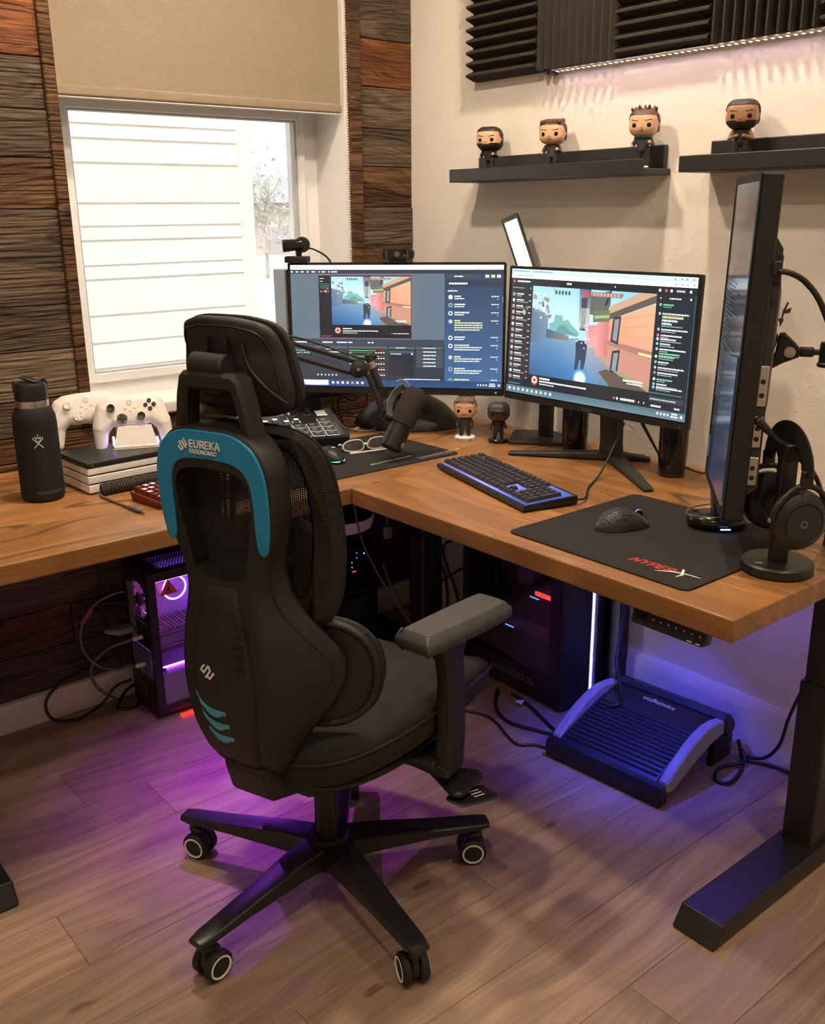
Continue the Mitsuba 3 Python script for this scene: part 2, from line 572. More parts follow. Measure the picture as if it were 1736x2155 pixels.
mat('m_far_wall', (0.62, 0.58, 0.54), 0.8, spec=0.1)
mat('m_leaf', (0.56, 0.58, 0.50), 0.8, spec=0.1)
mat('m_bark', (0.5, 0.47, 0.44), 0.9, spec=0.1)
scene['m_pane'] = {'type': 'thindielectric', 'int_ior': 1.5}
mat('m_purple_plate', (0.30, 0.10, 0.42), 0.3)
mat('m_screen', (0.010, 0.010, 0.012), 0.16, spec=0.5)
mat('m_lens', (0.085, 0.082, 0.078), 0.10, spec=0.5)

# ------------------------------------------------------------------ the room
XW, YW = 2.165, 2.63          # the white wall and the face of the barn-wood wall
X0, Y0 = -1.9, -1.7           # the walls behind the camera
OX0, OX1, OZ0, OZ1 = 0.995, 1.895, 0.865, 2.22   # window opening


def with_uv(mesh, u, v):
    return dict(uv=np.tile([[u, v]], (len(mesh.vertices), 1)))


# floor: a subfloor with boards laid on it
struct('floor', bx(X0, XW + 0.1, Y0, YW + 0.15, -0.12, -0.0125), 'm_dark')
row = int(math.floor(Y0 / PLANK))
while row * PLANK < YW:
    def crand(x, y, z):
        h = (int(x + 1000000) * 374761393 + int(y + 1000000) * 668265263 + int(z + 1000000) * 2147483647) & 0xFFFFFFFF
        h = ((h ^ (h >> 13)) * 1274126177) & 0xFFFFFFFF
        return ((h ^ (h >> 16)) & 0xFFFFFF) / 16777215.0
    off = crand(row, 3, 0) * 1.2
    ya, yb = max(row * PLANK, Y0), min((row + 1) * PLANK, YW + 0.02)
    k = math.floor((X0 + off) / 1.25)
    while k * 1.25 - off < XW:
        xa, xb = max(k * 1.25 - off, X0), min((k + 1) * 1.25 - off, XW)
        if xb - xa > 0.01:
            g, c = 0.0004, 0.0007
            top = [(xa + g + c, ya + g + c, 0), (xb - g - c, ya + g + c, 0), (xb - g - c, yb - g - c, 0), (xa + g + c, yb - g - c, 0)]
            mid = [(x, y, -c) for x, y in ((xa + g, ya + g), (xb - g, ya + g), (xb - g, yb - g), (xa + g, yb - g))]
            low = [(x, y, -0.012) for x, y, _ in mid]
            part('floor', 'plank', hull(top, mid, low), 'm_floor', sm=False)
        k += 1
    row += 1

# ceiling and plain walls
struct('ceiling', bx(X0, XW + 0.1, Y0, YW + 0.2, CEIL, CEIL + 0.1), 'm_ceiling')
struct('wall_right', bx(XW, XW + 0.12, Y0, YW + 0.2, -0.12, CEIL), 'm_plaster')
struct('wall_left', bx(X0 - 0.1, X0, Y0, YW + 0.2, -0.12, CEIL), 'm_paint')
struct('wall_back', bx(X0, XW + 0.1, Y0 - 0.1, Y0, -0.12, CEIL), 'm_paint')
# barn-wood wall: a framed wall with an opening, clad in boards
yb0, yb1 = YW + 0.016, YW + 0.19
struct('wall_front', merge(bx(X0, OX0, yb0, yb1, -0.12, CEIL), bx(OX1, XW + 0.02, yb0, yb1, -0.12, CEIL), bx(OX0, OX1, yb0, yb1, -0.12, OZ0), bx(OX0, OX1, yb0, yb1, OZ1, CEIL)), 'm_trim_white')
ROWS = [0.09, 0.215, 0.335, 0.455, 0.575, 0.69, 0.767, 0.836, 0.932, 1.06, 1.177, 1.30, 1.42, 1.545, 1.66, 1.783, 1.92, 2.05, 2.18, 2.31, 2.44, CEIL]
# tone of each row: under 0.38 grey, 0.62 brown, 0.82 red, else pale
LT = [0.30, 0.45, 0.20, 0.50, 0.25, 0.55, 0.45, 0.30, 0.92, 0.31, 0.22, 0.12, 0.58, 0.36, 0.24, 0.72, 0.66, 0.30, 0.45, 0.3, 0.5]
RT = [0.30, 0.45, 0.20, 0.50, 0.25, 0.55, 0.45, 0.30, 0.45, 0.22, 0.50, 0.18, 0.57, 0.33, 0.35, 0.76, 0.28, 0.70, 0.45, 0.3, 0.5]


def board(x0, x1, z0, z1, tone, i):
    g = 0.0012
    dy = 0.0012 * ((i * 37) % 5)
    m = rbox(x0 + g, x1 - g, YW - dy, YW + 0.016, z0 + g, z1 - g, 0.0022, 1)
    part('wall_front', 'plank', m, 'm_barn', sm=False, **with_uv(m, tone, rng.random()))


i = 0
for za, zb, lt, rt in zip(ROWS[:-1], ROWS[1:], LT, RT):
    j1 = -0.45 + 0.9 * rng.random()
    if zb <= 0.84:
        cuts = [X0, j1, j1 + 0.75 + 0.5 * rng.random(), 1.75 + 0.25 * rng.random(), XW]
        tones = [rng.random(), lt, rng.random() * 0.62, rt]
    elif za < OZ1:
        cuts = [X0, j1, 0.966, None, 1.93, XW]
        tones = [rng.random(), lt, None, None, rt]
    else:
        cuts = [X0, j1, 1.2, XW]
        tones = [rng.random(), lt, rt]
    for k in range(len(cuts) - 1):
        if cuts[k] is not None and cuts[k + 1] is not None and cuts[k + 1] - cuts[k] > 0.02:
            board(cuts[k], cuts[k + 1], za, zb, tones[k], i)
            i += 1
m = rbox(0.966, 1.93, YW, YW + 0.016, 0.837, OZ0 - 0.02, 0.002, 1)
part('wall_front', 'plank', m, 'm_barn', sm=False, **with_uv(m, 0.3, 0.4))
m = rbox(0.966, 1.93, YW, YW + 0.016, OZ1 + 0.002, 2.305, 0.002, 1)
part('wall_front', 'plank', m, 'm_barn', sm=False, **with_uv(m, 0.4, 0.7))

# trim: wooden edging round the window, baseboards
for n, (x0, x1, t) in enumerate(((0.962, 0.994, 0.47), (1.904, 1.952, 0.44))):
    m = rbox(x0, x1, YW - 0.016, YW + 0.016, OZ0 - 0.015, OZ1 + 0.03, 0.003, 1)
    struct(f'trim_{n + 1}', m, 'm_barn', label='narrow stained wood strip along the window side', **with_uv(m, t, 0.3 + n * 0.2))
prof = [(0, 0), (-0.016, 0), (-0.016, 0.122), (-0.012, 0.130), (-0.012, 0.142), (-0.007, 0.150), (-0.005, 0.156), (0, 0.156)]


def baseboard(name, p, q, inward, pts, m):
    M = frame(p, A(*inward) * -1, A(*q) - A(*p))
    a = [(x, z) for x, z in pts]
    mesh = ext(Polygon(a), np.linalg.norm(A(*q) - A(*p)))
    # extrusion axis along the wall, profile x outwards, profile y upwards
    z = unit(A(*q) - A(*p))
    x = -A(*inward)
    M = np.eye(4)
    M[:3, 0], M[:3, 1], M[:3, 2], M[:3, 3] = x, (0, 0, 1), z, p
    mesh.apply_transform(M)
    if np.linalg.det(M[:3, :3]) < 0:
        mesh.invert()
    return struct(name, mesh, m, sm=35)


baseboard('baseboard_right', (XW, Y0, 0), (XW, YW, 0), (-1, 0, 0), prof, 'm_trim_white')
baseboard('baseboard_front', (X0, YW, 0), (XW - 0.02, YW, 0), (0, -1, 0), [(x, min(z, 0.088) if z < 0.1 or z > 0.15 else z - 0.062) for x, z in prof[:2]] + [(-0.016, 0.074), (-0.010, 0.084), (0, 0.088)], 'm_trim_white')

# window: white vinyl frame set deep in the opening, stool below
FY = 2.79
w = struct('window_1', merge(bx(OX0, OX0 + 0.07, FY, FY + 0.07, OZ0, OZ1), bx(OX1 - 0.072, OX1, FY, FY + 0.07, OZ0, OZ1), bx(OX0, OX1, FY, FY + 0.07, OZ0, 0.945), bx(OX0, OX1, FY, FY + 0.07, 1.70, 1.775), bx(OX0, OX1, FY, FY + 0.07, OZ1 - 0.06, OZ1)), 'm_white_vinyl')


def sash(x0, x1, z0, z1, y, b):
    return merge(*[rbox(*q, 0.003, 1) for q in ((x0, x0 + b, y, y + 0.03, z0, z1), (x1 - b, x1, y, y + 0.03, z0, z1), (x0 + b * 0.9, x1 - b * 0.9, y, y + 0.03, z0, z0 + b), (x0 + b * 0.9, x1 - b * 0.9, y, y + 0.03, z1 - b, z1))])


part(w, 'sash', sash(OX0 + 0.052, OX1 - 0.054, 0.93, 1.713, FY - 0.012, 0.028), 'm_white_vinyl', sm=False)
part(w, 'sash', sash(OX0 + 0.052, OX1 - 0.054, 1.74, OZ1 - 0.04, FY + 0.03, 0.028), 'm_white_vinyl', sm=False)
part(w, 'bead', sash(OX0 + 0.079, OX1 - 0.081, 0.957, 1.686, FY - 0.006, 0.006), 'm_bead', sm=False)
for za, zb, y in ((0.95, 1.71, FY + 0.006), (1.76, OZ1 - 0.06, FY + 0.045)):
    part(w, 'pane', mk([(OX0 + 0.07, y, za), (OX1 - 0.07, y, za), (OX1 - 0.07, y, zb), (OX0 + 0.07, y, zb)], [(0, 1, 2), (0, 2, 3)]), 'm_pane', sm=False)
part(w, 'jamb', merge(bx(OX0 - 0.004, OX0 + 0.002, YW + 0.0, FY, OZ0, OZ1), bx(OX1 - 0.002, OX1 + 0.03, YW - 0.002, FY, OZ0, OZ1), bx(OX0, OX1, YW, FY, OZ1 - 0.002, OZ1 + 0.004)), 'm_trim_white', sm=False)
part(w, 'stool', rbox(OX0 - 0.02, OX1 + 0.02, YW - 0.022, FY + 0.01, OZ0 - 0.017, OZ0 + 0.018, 0.006), 'm_trim_white')

# roller blind with its hem bar and bead chain
b = thing('roller_blind', 'beige fabric roller blind drawn halfway down over the window', 'blind')
zz = np.linspace(1.70, 2.17, 14)
yy = YW + 0.012 + 0.0015 * np.sin(zz * 9)
v = np.array([(x, y + t, z) for t in (0, 0.0008) for y, z in zip(yy, zz) for x in (OX0 + 0.003, OX1 - 0.006)])
f = []
for k in range(13):
    q = 2 * k
    f += [(q, q + 1, q + 3), (q, q + 3, q + 2), (28 + q, 28 + q + 3, 28 + q + 1), (28 + q, 28 + q + 2, 28 + q + 3)]
part(b, 'fabric', mk(v, f), 'm_blind', sm=False)
part(b, 'hem_bar', rbox(OX0 + 0.003, OX1 - 0.006, YW + 0.004, YW + 0.018, 1.699, 1.727, 0.006), 'm_blind')
part(b, 'hem_edge', rbox(OX0 + 0.003, OX1 - 0.006, YW + 0.008, YW + 0.014, 1.694, 1.700, 0.002, 1), 'm_white_vinyl')
part(b, 'roller', mv(cyl(0.022, OX0 + 0.004, OX1 - 0.006, 20), frame((0, YW + 0.04, 2.185), (0, 0, 1), (1, 0, 0))), 'm_blind')
bead = trimesh.creation.icosphere(subdivisions=1, radius=0.0028)
k1 = part(b, 'bead_chain', merge(*[mv(bead, (x, YW - 0.006, z)) for x in (1.903, 1.917) for z in np.arange(0.98, 2.19, 0.0078)]), 'm_white_vinyl', sm=False)
stuffpart(k1)
part(b, 'chain_cord', merge(*[rod((x, YW - 0.006, 0.98), (x, YW - 0.006, 2.19), 0.0008, 6) for x in (1.903, 1.917)]), 'm_grey', sm=False)

# ------------------------------------------------------------------ outside
struct('ground', bx(-30, 60, 2.95, 90, -0.5, -0.3), 'm_ground')
h = thing('neighbor_house', 'pale cream lap-sided house wall close outside the window', 'house')
SZ = [-0.3, -0.16, 0.0, 0.16, 0.33, 0.48, 0.64, 0.809, 1.03, 1.114, 1.263, 1.347, 1.483, 1.716, 1.853, 1.936, 2.05, 2.2, 2.36, 2.5, 2.66, 2.8, 3.0, 3.2]
for za, zb in zip(SZ[:-1], SZ[1:]):
    part(h, 'siding_board', hull([(x, y, z) for x in (-6.0, 3.44) for y, z in ((6.0, zb + 0.02), (5.985, za), (6.03, zb + 0.02), (6.03, za))]), 'm_siding', sm=False)
part(h, 'corner_board', bx(3.43, 3.52, 5.96, 6.08, -0.3, 3.2), 'm_siding', sm=False)
part(h, 'wall', bx(-6.0, 3.50, 6.03, 9.0, -0.3, 3.2), 'm_siding', sm=False)
road = struct('road', bx(-30, 60, 13.0, 18.0, -0.3, -0.28), 'm_road')
fh = thing('far_house', 'blurred grey-roofed house across the street seen through the window', 'house')
part(fh, 'wall', bx(22.9, 27.3, 38, 46, -0.3, 1.95), 'm_far_wall', sm=False)
part(fh, 'roof', hull([(22.3, 37.5, 1.9), (27.8, 37.5, 1.9), (22.3, 46.5, 1.9), (27.8, 46.5, 1.9), (23.6, 42, 3.2), (26.4, 42, 3.2)]), 'm_far_roof', sm=False)
part(fh, 'garage_door', bx(23.1, 24.4, 37.9, 38, -0.3, 0.9), 'm_far_roof', sm=False)
tr = thing('street_tree', 'thin young tree beside the far house seen through the window', 'tree')
part(tr, 'trunk', tube([(14.5, 24, -0.3), (14.52, 24, 0.8), (14.5, 24.05, 1.9), (14.6, 24, 2.3)], 0.05, 7), 'm_bark')
for k in range(7):
    a = k * 0.9
    part(tr, 'branch', tube([(14.5, 24, 0.5 + 0.2 * k), (14.5 + 0.35 * math.cos(a), 24 + 0.35 * math.sin(a), 0.9 + 0.2 * k), (14.5 + 0.5 * math.cos(a), 24 + 0.5 * math.sin(a), 1.2 + 0.2 * k)], 0.02, 5), 'm_bark')
lv = rng.normal(0, 1, (420, 3)) * A(0.45, 0.45, 0.55) + A(14.52, 24, 1.7)
V, F = [], []
for q in lv:
    a, bb = unit(rng.normal(size=3)) * 0.09, unit(rng.normal(size=3)) * 0.05
    n0 = len(V)
    V += [q - a, q + bb, q + a, q - bb]
    F += [(n0, n0 + 1, n0 + 2), (n0, n0 + 2, n0 + 3)]
k1 = part(tr, 'foliage', mk(V, F), 'm_leaf', sm=False)
stuffpart(k1)

# ------------------------------------------------------------------ recessed ceiling lights
for x, y, s in DOWNLIGHTS:
    t = thing('ceiling_light', 'round recessed ceiling light ' + ('nearest the white wall', 'over the left desk', 'over the middle of the room', 'towards the back of the room', 'far from the white wall')[DOWNLIGHTS.index((x, y, s))], 'light')
    part(t, 'trim_ring', mv(lathe([(0.062, 0.0), (0.062, -0.003), (0.075, -0.005), (0.082, -0.002), (0.082, 0.0)], 28), (x, y, CEIL)), 'm_white')
    key = part(t, 'lens', mv(cyl(0.06, -0.004, -0.001, 24), (x, y, CEIL)), 'm_white', sm=False)
    scene[key]['emitter'] = glow(WARM, s, 4.0)

# ------------------------------------------------------------------ desks
DT, DB = 0.75, 0.707           # top and underside of the desktops


def slab(x0, x1, y0, y1, kind):
    m = rbox(x0, x1, y0, y1, DB, DT, 0.004, 2)
    m = trimesh.Trimesh(*trimesh.remesh.subdivide(m.vertices, m.faces), process=False)
    return m, dict(uv=np.tile([[kind, 0.5]], (len(m.vertices), 1)))


d1 = thing('desk', 'long walnut desk under the window carrying the bottle and white console', 'desk')
m, u = slab(-0.45, XW - 0.006, 1.882, YW - 0.012, 0.0)
part(d1, 'tabletop', m, 'm_walnut', sm=True, **u)
m, u = slab(1.343, XW - 0.006, 0.803, 1.879, 1.0)
d2 = thing('desk', 'walnut standing desk along the white wall carrying the black mouse mat', 'desk')
part(d2, 'tabletop', m, 'm_walnut', sm=True, **u)


def lift_leg(d, x, y, along, foot0, foot1):
    """A telescoping leg at (x, y) on a tapered foot that runs along axis 'x' or 'y'."""
    g = part(d, 'leg', merge(rbox(x - 0.042, x + 0.042, y - 0.035, y + 0.035, 0.04, 0.44, 0.006), rbox(x - 0.035, x + 0.035, y - 0.028, y + 0.028, 0.2, DB - 0.012, 0.004)), 'm_steel_black')
    part(d, 'bracket', rbox(*((foot0 + 0.05, foot1 - 0.05, y - 0.03, y + 0.03) if along == 'x' else (x - 0.03, x + 0.03, foot0 + 0.05, foot1 - 0.05)), DB - 0.016, DB, 0.003), 'm_steel_black')
    a, b = foot0, foot1
    sec = [(a, 0.012, 0.0), (a, 0.0, 0.0), (a + 0.012, 0.032, 0.0)]
    pts = []
    for s in (-0.043, 0.043):
        for q, z in ((a + 0.004, 0.006), (b - 0.004, 0.006), (a + 0.03, 0.042), (b - 0.03, 0.042)):
            pts.append((q, y + s, z) if along == 'x' else (x + s, q, z))
    part(d, 'foot', hull(*[np.array(list(ball(p, 0.006, sub=1).vertices)) for p in pts]), 'm_steel_black', sm=35)


lift_leg(d2, 1.86, 0.885, 'x', 1.44, 2.15)
x, y = 2.132, 1.655
part(d2, 'leg', rbox(x - 0.022, x + 0.022, y - 0.03, y + 0.03, 0.0, DB - 0.012, 0.004), 'm_steel_black')
part(d2, 'crossbar', rbox(1.95, 2.0, 0.86, 1.84, DB - 0.028, DB, 0.003), 'm_steel_black')
lift_leg(d1, 0.385, 2.27, 'y', 1.865, 2.58)
lift_leg(d1, 1.865, 2.215, 'y', 1.98, 2.55)

# ------------------------------------------------------------------ the office chair
CX, CY, TH = 0.976, 1.491, 20.0
CM = rotz(TH, (CX, CY, 0))
ch = thing('office_chair', 'black high-backed mesh office chair with a turquoise arch on its back', 'chair')


def cp(name, mesh, m, sm=35, parent=None, label=None):
    return part(parent or ch, name, mesh, m, sm, label, M=CM)


# five-star base, casters, gas lift
hubz = 0.118
cp('hub', lathe([(0.03, 0.055), (0.036, 0.062), (0.045, 0.095), (0.047, 0.132), (0.04, 0.138), (0.0, 0.138)], 28), 'm_steel_black')
for k, wheel in enumerate((118.0, 190.0, 250.0, 325.0, 60.0)):
    a = math.radians(119.74 + 72 * (0, 1, 2, 3, 4)[k] - TH)
    ca, sa = math.cos(a), math.sin(a)
    P = lambda r, w, z: (r * ca - w * sa, r * sa + w * ca, z)
    secs = [(0.02, 0.036, 0.080, 0.133), (0.10, 0.030, 0.084, 0.130), (0.24, 0.025, 0.087, 0.113), (0.338, 0.0225, 0.085, 0.104), (0.362, 0.018, 0.087, 0.101)]
    loops = []
    for r, w, z0, z1 in secs:
        loops.append(np.array([P(r, s * w, z) for s, z in ((-1, z0 + 0.004), (-0.8, z0), (0.8, z0), (1, z0 + 0.004), (1, z1 - 0.006), (0.75, z1), (-0.75, z1), (-1, z1 - 0.006))]))
    leg = cp('leg', loft(loops), 'm_steel_black', 40)
    # caster: two wheels on a stem, a pale ring on each hub cap
    wa = math.radians(wheel - TH)
    ax = A(math.cos(wa + PI / 2), math.sin(wa + PI / 2), 0)
    fw = A(math.cos(wa), math.sin(wa), 0)
    c0 = A(0.338 * ca, 0.338 * sa, 0.0) - fw * 0.012
    R = 0.031
    cst = cp('caster', merge(rod(A(0.338 * ca, 0.338 * sa, 0.05), A(0.338 * ca, 0.338 * sa, 0.088), 0.010, 14), mv(cyl(0.024, -0.009, 0.009, 22, 0.003), frame(c0 + A(0, 0, R + 0.004), fw, ax)), hull(ball(c0 + A(0, 0, R + 0.028), 0.012, sub=1).vertices, ball(A(0.338 * ca, 0.338 * sa, 0.066), 0.012, sub=1).vertices)), 'm_black')
    for s in (-1, 1):
        Mw = frame(c0 + ax * s * 0.0175 + A(0, 0, R), fw, ax * s)
        wkey = cp('wheel', mv(lathe([(0.010, -0.009), (R - 0.004, -0.009), (R, -0.006), (R, 0.005), (R - 0.005, 0.0095), (0.0245, 0.0100), (0.0245, 0.0085), (0.0, 0.0085)], 28), Mw), 'm_rubber', parent=cst)
    # the ring on the outer face of each wheel
        cp('wheel_ring', mv(lathe([(0.0205, 0.0085), (0.0205, 0.0108), (0.0242, 0.0108), (0.0242, 0.0085)], 28), Mw), 'm_white', parent=cst)
cp('gas_lift', merge(cyl(0.026, 0.125, 0.285, 24, 0.002), cyl(0.018, 0.05, 0.34, 20)), 'm_steel_black')
cp('gas_lift_rod', cyl(0.0145, 0.28, 0.35, 18), 'm_chrome', label='short chrome rod')

# tilt mechanism, levers
cp('mechanism', merge(rbox(-0.15, 0.12, -0.08, 0.08, 0.325, 0.372, 0.012), rbox(0.02, 0.10, -0.25, 0.25, 0.345, 0.37, 0.006)), 'm_black')
cp('lever', merge(rod((0.07, -0.10, 0.34), (0.09, -0.245, 0.30), 0.006, 10), hull(*[ball(q, r, sz=0.5, sub=1).vertices for q, r in (((0.085, -0.215, 0.308), 0.014), ((0.055, -0.285, 0.298), 0.020), ((0.12, -0.285, 0.296), 0.022))])), 'm_black')
cp('lever', hull(*[ball(q, r, sz=0.35, sub=1).vertices for q, r in (((0.05, -0.30, 0.277), 0.012), ((0.05, -0.275, 0.280), 0.012), ((0.11, -0.335, 0.272), 0.013), ((0.115, -0.305, 0.275), 0.013))]), 'm_black', label='lever paddle with small white print')
m = text('XXX', 0.004, 0.0004)
for k in range(3):
    cp('lever_print', mv(bx(-0.012, 0.012, -0.0015, 0.0015, 0, 0.0006), frame((0.086 + 0.004 * k, -0.318 + 0.009 * k, 0.281), (0.8, -0.5, 0), (0, 0, 1))), 'm_light_print', False)

# seat
so = smoothpoly([(-0.215, 0.02), (-0.205, 0.10), (-0.165, 0.170), (-0.06, 0.222), (0.10, 0.248), (0.285, 0.240), (0.328, 0.18), (0.340, 0.0), (0.328, -0.18), (0.285, -0.240), (0.10, -0.248), (-0.06, -0.222), (-0.165, -0.170), (-0.205, -0.10), (-0.215, -0.02)], 4)
Ms = np.eye(4)
Ms[:3, :3] = np.array([[0, 1, 0], [0, 0, 1], [1, 0, 0]]).T @ np.eye(3)
Ms = np.array([[0, 1, 0, 0], [0, 0, 1, 0], [1, 0, 0, 0.434], [0, 0, 0, 1.0]])     # pillow x -> up, its (y, z) -> (a, b)
seat = pillow(so, 0.070, 0.054, bend=lambda a, b: -0.5 * np.maximum(a - 0.16, 0) ** 2 + 0.55 * b * b * (a < 9) - 0.012, rings=9, p=3.4)
sk = cp('seat', mv(seat, Ms), 'm_seat', 60)
sh = seat.vertices
cp('seat_piping', mv(tube(np.column_stack([np.zeros(len(so)) + 0.012, so * 1.0]) + np.column_stack([-0.5 * np.maximum(so[:, 0] - 0.16, 0) ** 2 + 0.55 * so[:, 1] ** 2 - 0.012, 0 * so]), 0.0035, 6, 1, smooth=False, closed=True), Ms), 'm_black', parent=sk)
cp('seat_pan', merge(mv(ext(Polygon(so * 0.84), 0.014, 0.004, 0.362), np.eye(4))), 'm_black')

# the back: one moulded shell, a frame above and a spine that flares into side wings below
#           z      back half width, front half width, back a, front a
SH = np.array([(0.408, 0.034, 0.036, -0.205, -0.185), (0.421, 0.064, 0.060, -0.224, -0.190), (0.442, 0.080, 0.082, -0.245, -0.192), (0.480, 0.086, 0.098, -0.262, -0.186),
               (0.520, 0.092, 0.122, -0.273, -0.172), (0.555, 0.095, 0.144, -0.278, -0.156), (0.590, 0.097, 0.160, -0.281, -0.145), (0.620, 0.098, 0.168, -0.282, -0.140),
               (0.650, 0.097, 0.166, -0.282, -0.144), (0.680, 0.094, 0.152, -0.281, -0.156), (0.715, 0.090, 0.130, -0.279, -0.174), (0.750, 0.083, 0.110, -0.277, -0.188),
               (0.785, 0.080, 0.097, -0.274, -0.198), (0.825, 0.087, 0.094, -0.272, -0.205), (0.865, 0.101, 0.100, -0.2725, -0.209), (0.905, 0.113, 0.110, -0.2745, -0.211),
               (0.955, 0.1205, 0.117, -0.277, -0.214), (1.000, 0.1200, 0.116, -0.2795, -0.217), (1.030, 0.110, 0.107, -0.281, -0.219), (1.050, 0.095, 0.092, -0.282, -0.220),
               (1.063, 0.078, 0.076, -0.2826, -0.221), (1.071, 0.055, 0.054, -0.2812, -0.223), (1.074, 0.030, 0.030, -0.277, -0.228)])
ZS = SH[:, 0]
zs2 = np.unique(np.concatenate([np.linspace(0.408, 0.46, 10), np.linspace(0.46, 1.0, 56), np.linspace(1.0, 1.074, 16)]))
from scipy.interpolate import PchipInterpolator
ip = lambda k: PchipInterpolator(ZS, SH[:, k])(zs2)
loops = []
for z, hw, fw_, ab, af in zip(zs2, ip(1), ip(2), ip(3), ip(4)):
    c = min(0.010, 0.3 * (af - ab))
    half = [(ab - 0.002, 0.0), (ab - 0.001, hw * 0.55), (ab, hw - 0.012 * min(1, hw / 0.05)), (ab + 0.3 * c, hw - 0.003), (ab + c, hw), (ab + 0.5 * (af - ab), hw + 0.42 * (fw_ - hw)), (af - 1.3 * c, fw_ - 0.002), (af - 0.4 * c, fw_), (af, fw_ - 0.008 * min(1, hw / 0.05)), (af - 0.003, fw_ * 0.88), (af - 0.010, fw_ * 0.6), (af - 0.012, 0.0)]
    ring = half + [(a, -b) for a, b in half[-2:0:-1]]
    loops.append(np.array([(a, b, z) for a, b in ring]))
WIN = [(0.0, 1.004), (0.05, 1.001), (0.078, 0.990), (0.088, 0.967), (0.086, 0.930), (0.077, 0.885), (0.066, 0.835), (0.058, 0.815), (0.0, 0.806)]


def sym(h):
    return h + [(-x, y) for x, y in h[-2:0:-1]]


winp = smoothpoly(sym(WIN), 4) * A(0.90, 1)
M1 = np.eye(4)
M1[:3, 0], M1[:3, 1], M1[:3, 2] = (0, 1, 0), (0, 0, 1), (1, 0, 0)     # x -> b, y -> z, extrusion -> a
LEAN = np.eye(4)
LEAN[0, 2], LEAN[0, 3] = -0.05, 0.0425                               # leans back a little with height


def upper(mesh, a0):
    m = mv(mesh, M1)
    m.apply_translation((a0, 0, 0))
    return flipfix(mv(m, LEAN))


def solid(m):
    m = m.copy()
    m.merge_vertices()
    return manifold3d.Manifold(manifold3d.Mesh(np.asarray(m.vertices, np.float32), np.asarray(m.faces, np.uint32)))


def unsolid(q):
    q = q.to_mesh()
    return mk(q.vert_properties[:, :3], q.tri_verts)


hole = merge(upper(ext(Polygon(winp), 0.2), -0.35))
rimcut = upper(ext(Polygon(winp * A(1.09, 1.0) + A(0, 0)).buffer(0.004), 0.011), -0.2790)
shell = cp('back_shell', unsolid(solid(loft(loops)) - solid(hole)), 'm_chair', 38)


def back_at(z):
    return float(np.interp(z, ZS, SH[:, 3]))


for s in (-1, 1):
    pts = []
    for z, t in ((0.875, 0.30), (0.83, 0.32), (0.785, 0.40), (0.74, 0.54), (0.69, 0.72), (0.645, 0.84), (0.61, 0.85), (0.575, 0.74), (0.54, 0.50), (0.505, 0.22)):
        hw, fw_, ab, af = (float(np.interp(z, zs2, ip(k))) for k in (1, 2, 3, 4))
        c = min(0.010, 0.3 * (af - ab))
        x = np.interp(t, [0, 0.5, 1], [ab + c, ab + 0.5 * (af - ab), af - 1.3 * c])
        pts.append((x, s * (np.interp(t, [0, 0.5, 1], [hw, hw + 0.42 * (fw_ - hw), fw_ - 0.002]) + 0.0003), z))
    cp('wing_crease', tube(pts, 0.0016, 6, 5), 'm_chair', 60, parent=shell)


# raised spine cover on the shell with side vents, a logo and turquoise stripes
hwc = np.array([0.040, 0.048, 0.056, 0.062, 0.066, 0.068, 0.068, 0.064, 0.058, 0.050, 0.044, 0.038])
zc = np.linspace(0.425, 0.795, 12)
zc2 = np.linspace(0.425, 0.795, 30)
hc2 = np.interp(zc2, zc, hwc)
loops = []
for i, (z, hw) in enumerate(zip(zc2, hc2)):
    a = back_at(z)
    e = min(1.0, (0.795 - z) / 0.02 + 0.05, (z - 0.425) / 0.02 + 0.2)
    t = 0.009 * e
    loops.append(np.array([(a + 0.004, -hw, z), (a - t * 0.6, -hw * 0.96, z), (a - t, -hw * 0.82, z), (a - t - 0.002, 0, z), (a - t, hw * 0.82, z), (a - t * 0.6, hw * 0.96, z), (a + 0.004, hw, z)]))
spine = cp('spine_cover', loft(loops), 'm_chair', 40)
TB = 0.0118


def onback(mesh, b, z, roll=0.0, dep=0.0112):
    """Puts a flat mesh drawn in its xy plane on the back, as read from behind the chair: x runs to the chair's right, y up."""
    n = A(-1, 0, 0)
    M = np.eye(4)
    c, s = math.cos(roll), math.sin(roll)
    M[:3, 0], M[:3, 1], M[:3, 2] = (0, -c, s), (0, s, c), (-1, 0, 0)
    M[:3, 3] = (back_at(min(z, 0.81)) - dep, b, z)
    return mv(mesh, M)


for k in range(6):
    z = 0.752 - 0.0195 * k
    cp('vent', mv(hull([(x, y, zz) for x, y in ((-0.012, 0.004), (0.010, -0.003), (-0.010, -0.002)) for zz in (0, 0.004)]), frame((back_at(z) - 0.013, -0.052 + 0.0008 * k, z), (0.25, -1, 0), (-1, -0.25, 0))), 'm_black', False, parent=spine)
cp('crease', tube([(back_at(z) - 0.0105, b, z) for b, z in ((-0.006, 0.745), (-0.012, 0.70), (-0.015, 0.64), (-0.014, 0.585))], 0.0022, 6), 'm_black', parent=spine)


def stripe(b0, z0):
    top = spline([(0.0, 0.028, 0), (0.012, 0.010, 0), (0.034, 0.000, 0), (0.066, 0.0005, 0)], 6)[:, :2]
    bot = spline([(0.066, -0.007, 0), (0.056, -0.009, 0), (0.048, -0.0145, 0), (0.030, -0.0120, 0), (0.010, 0.004, 0)], 5)[:, :2]
    return ext(Polygon(np.vstack([top, bot])), 0.0016)


for k in range(3):
    cp('stripe', onback(stripe(0, 0), 0.062 - 0.004 * k, 0.562 - 0.0265 * k, 0.0, 0.0100), 'm_turquoise_pale', False, parent=spine, label='pale turquoise curved stripe')


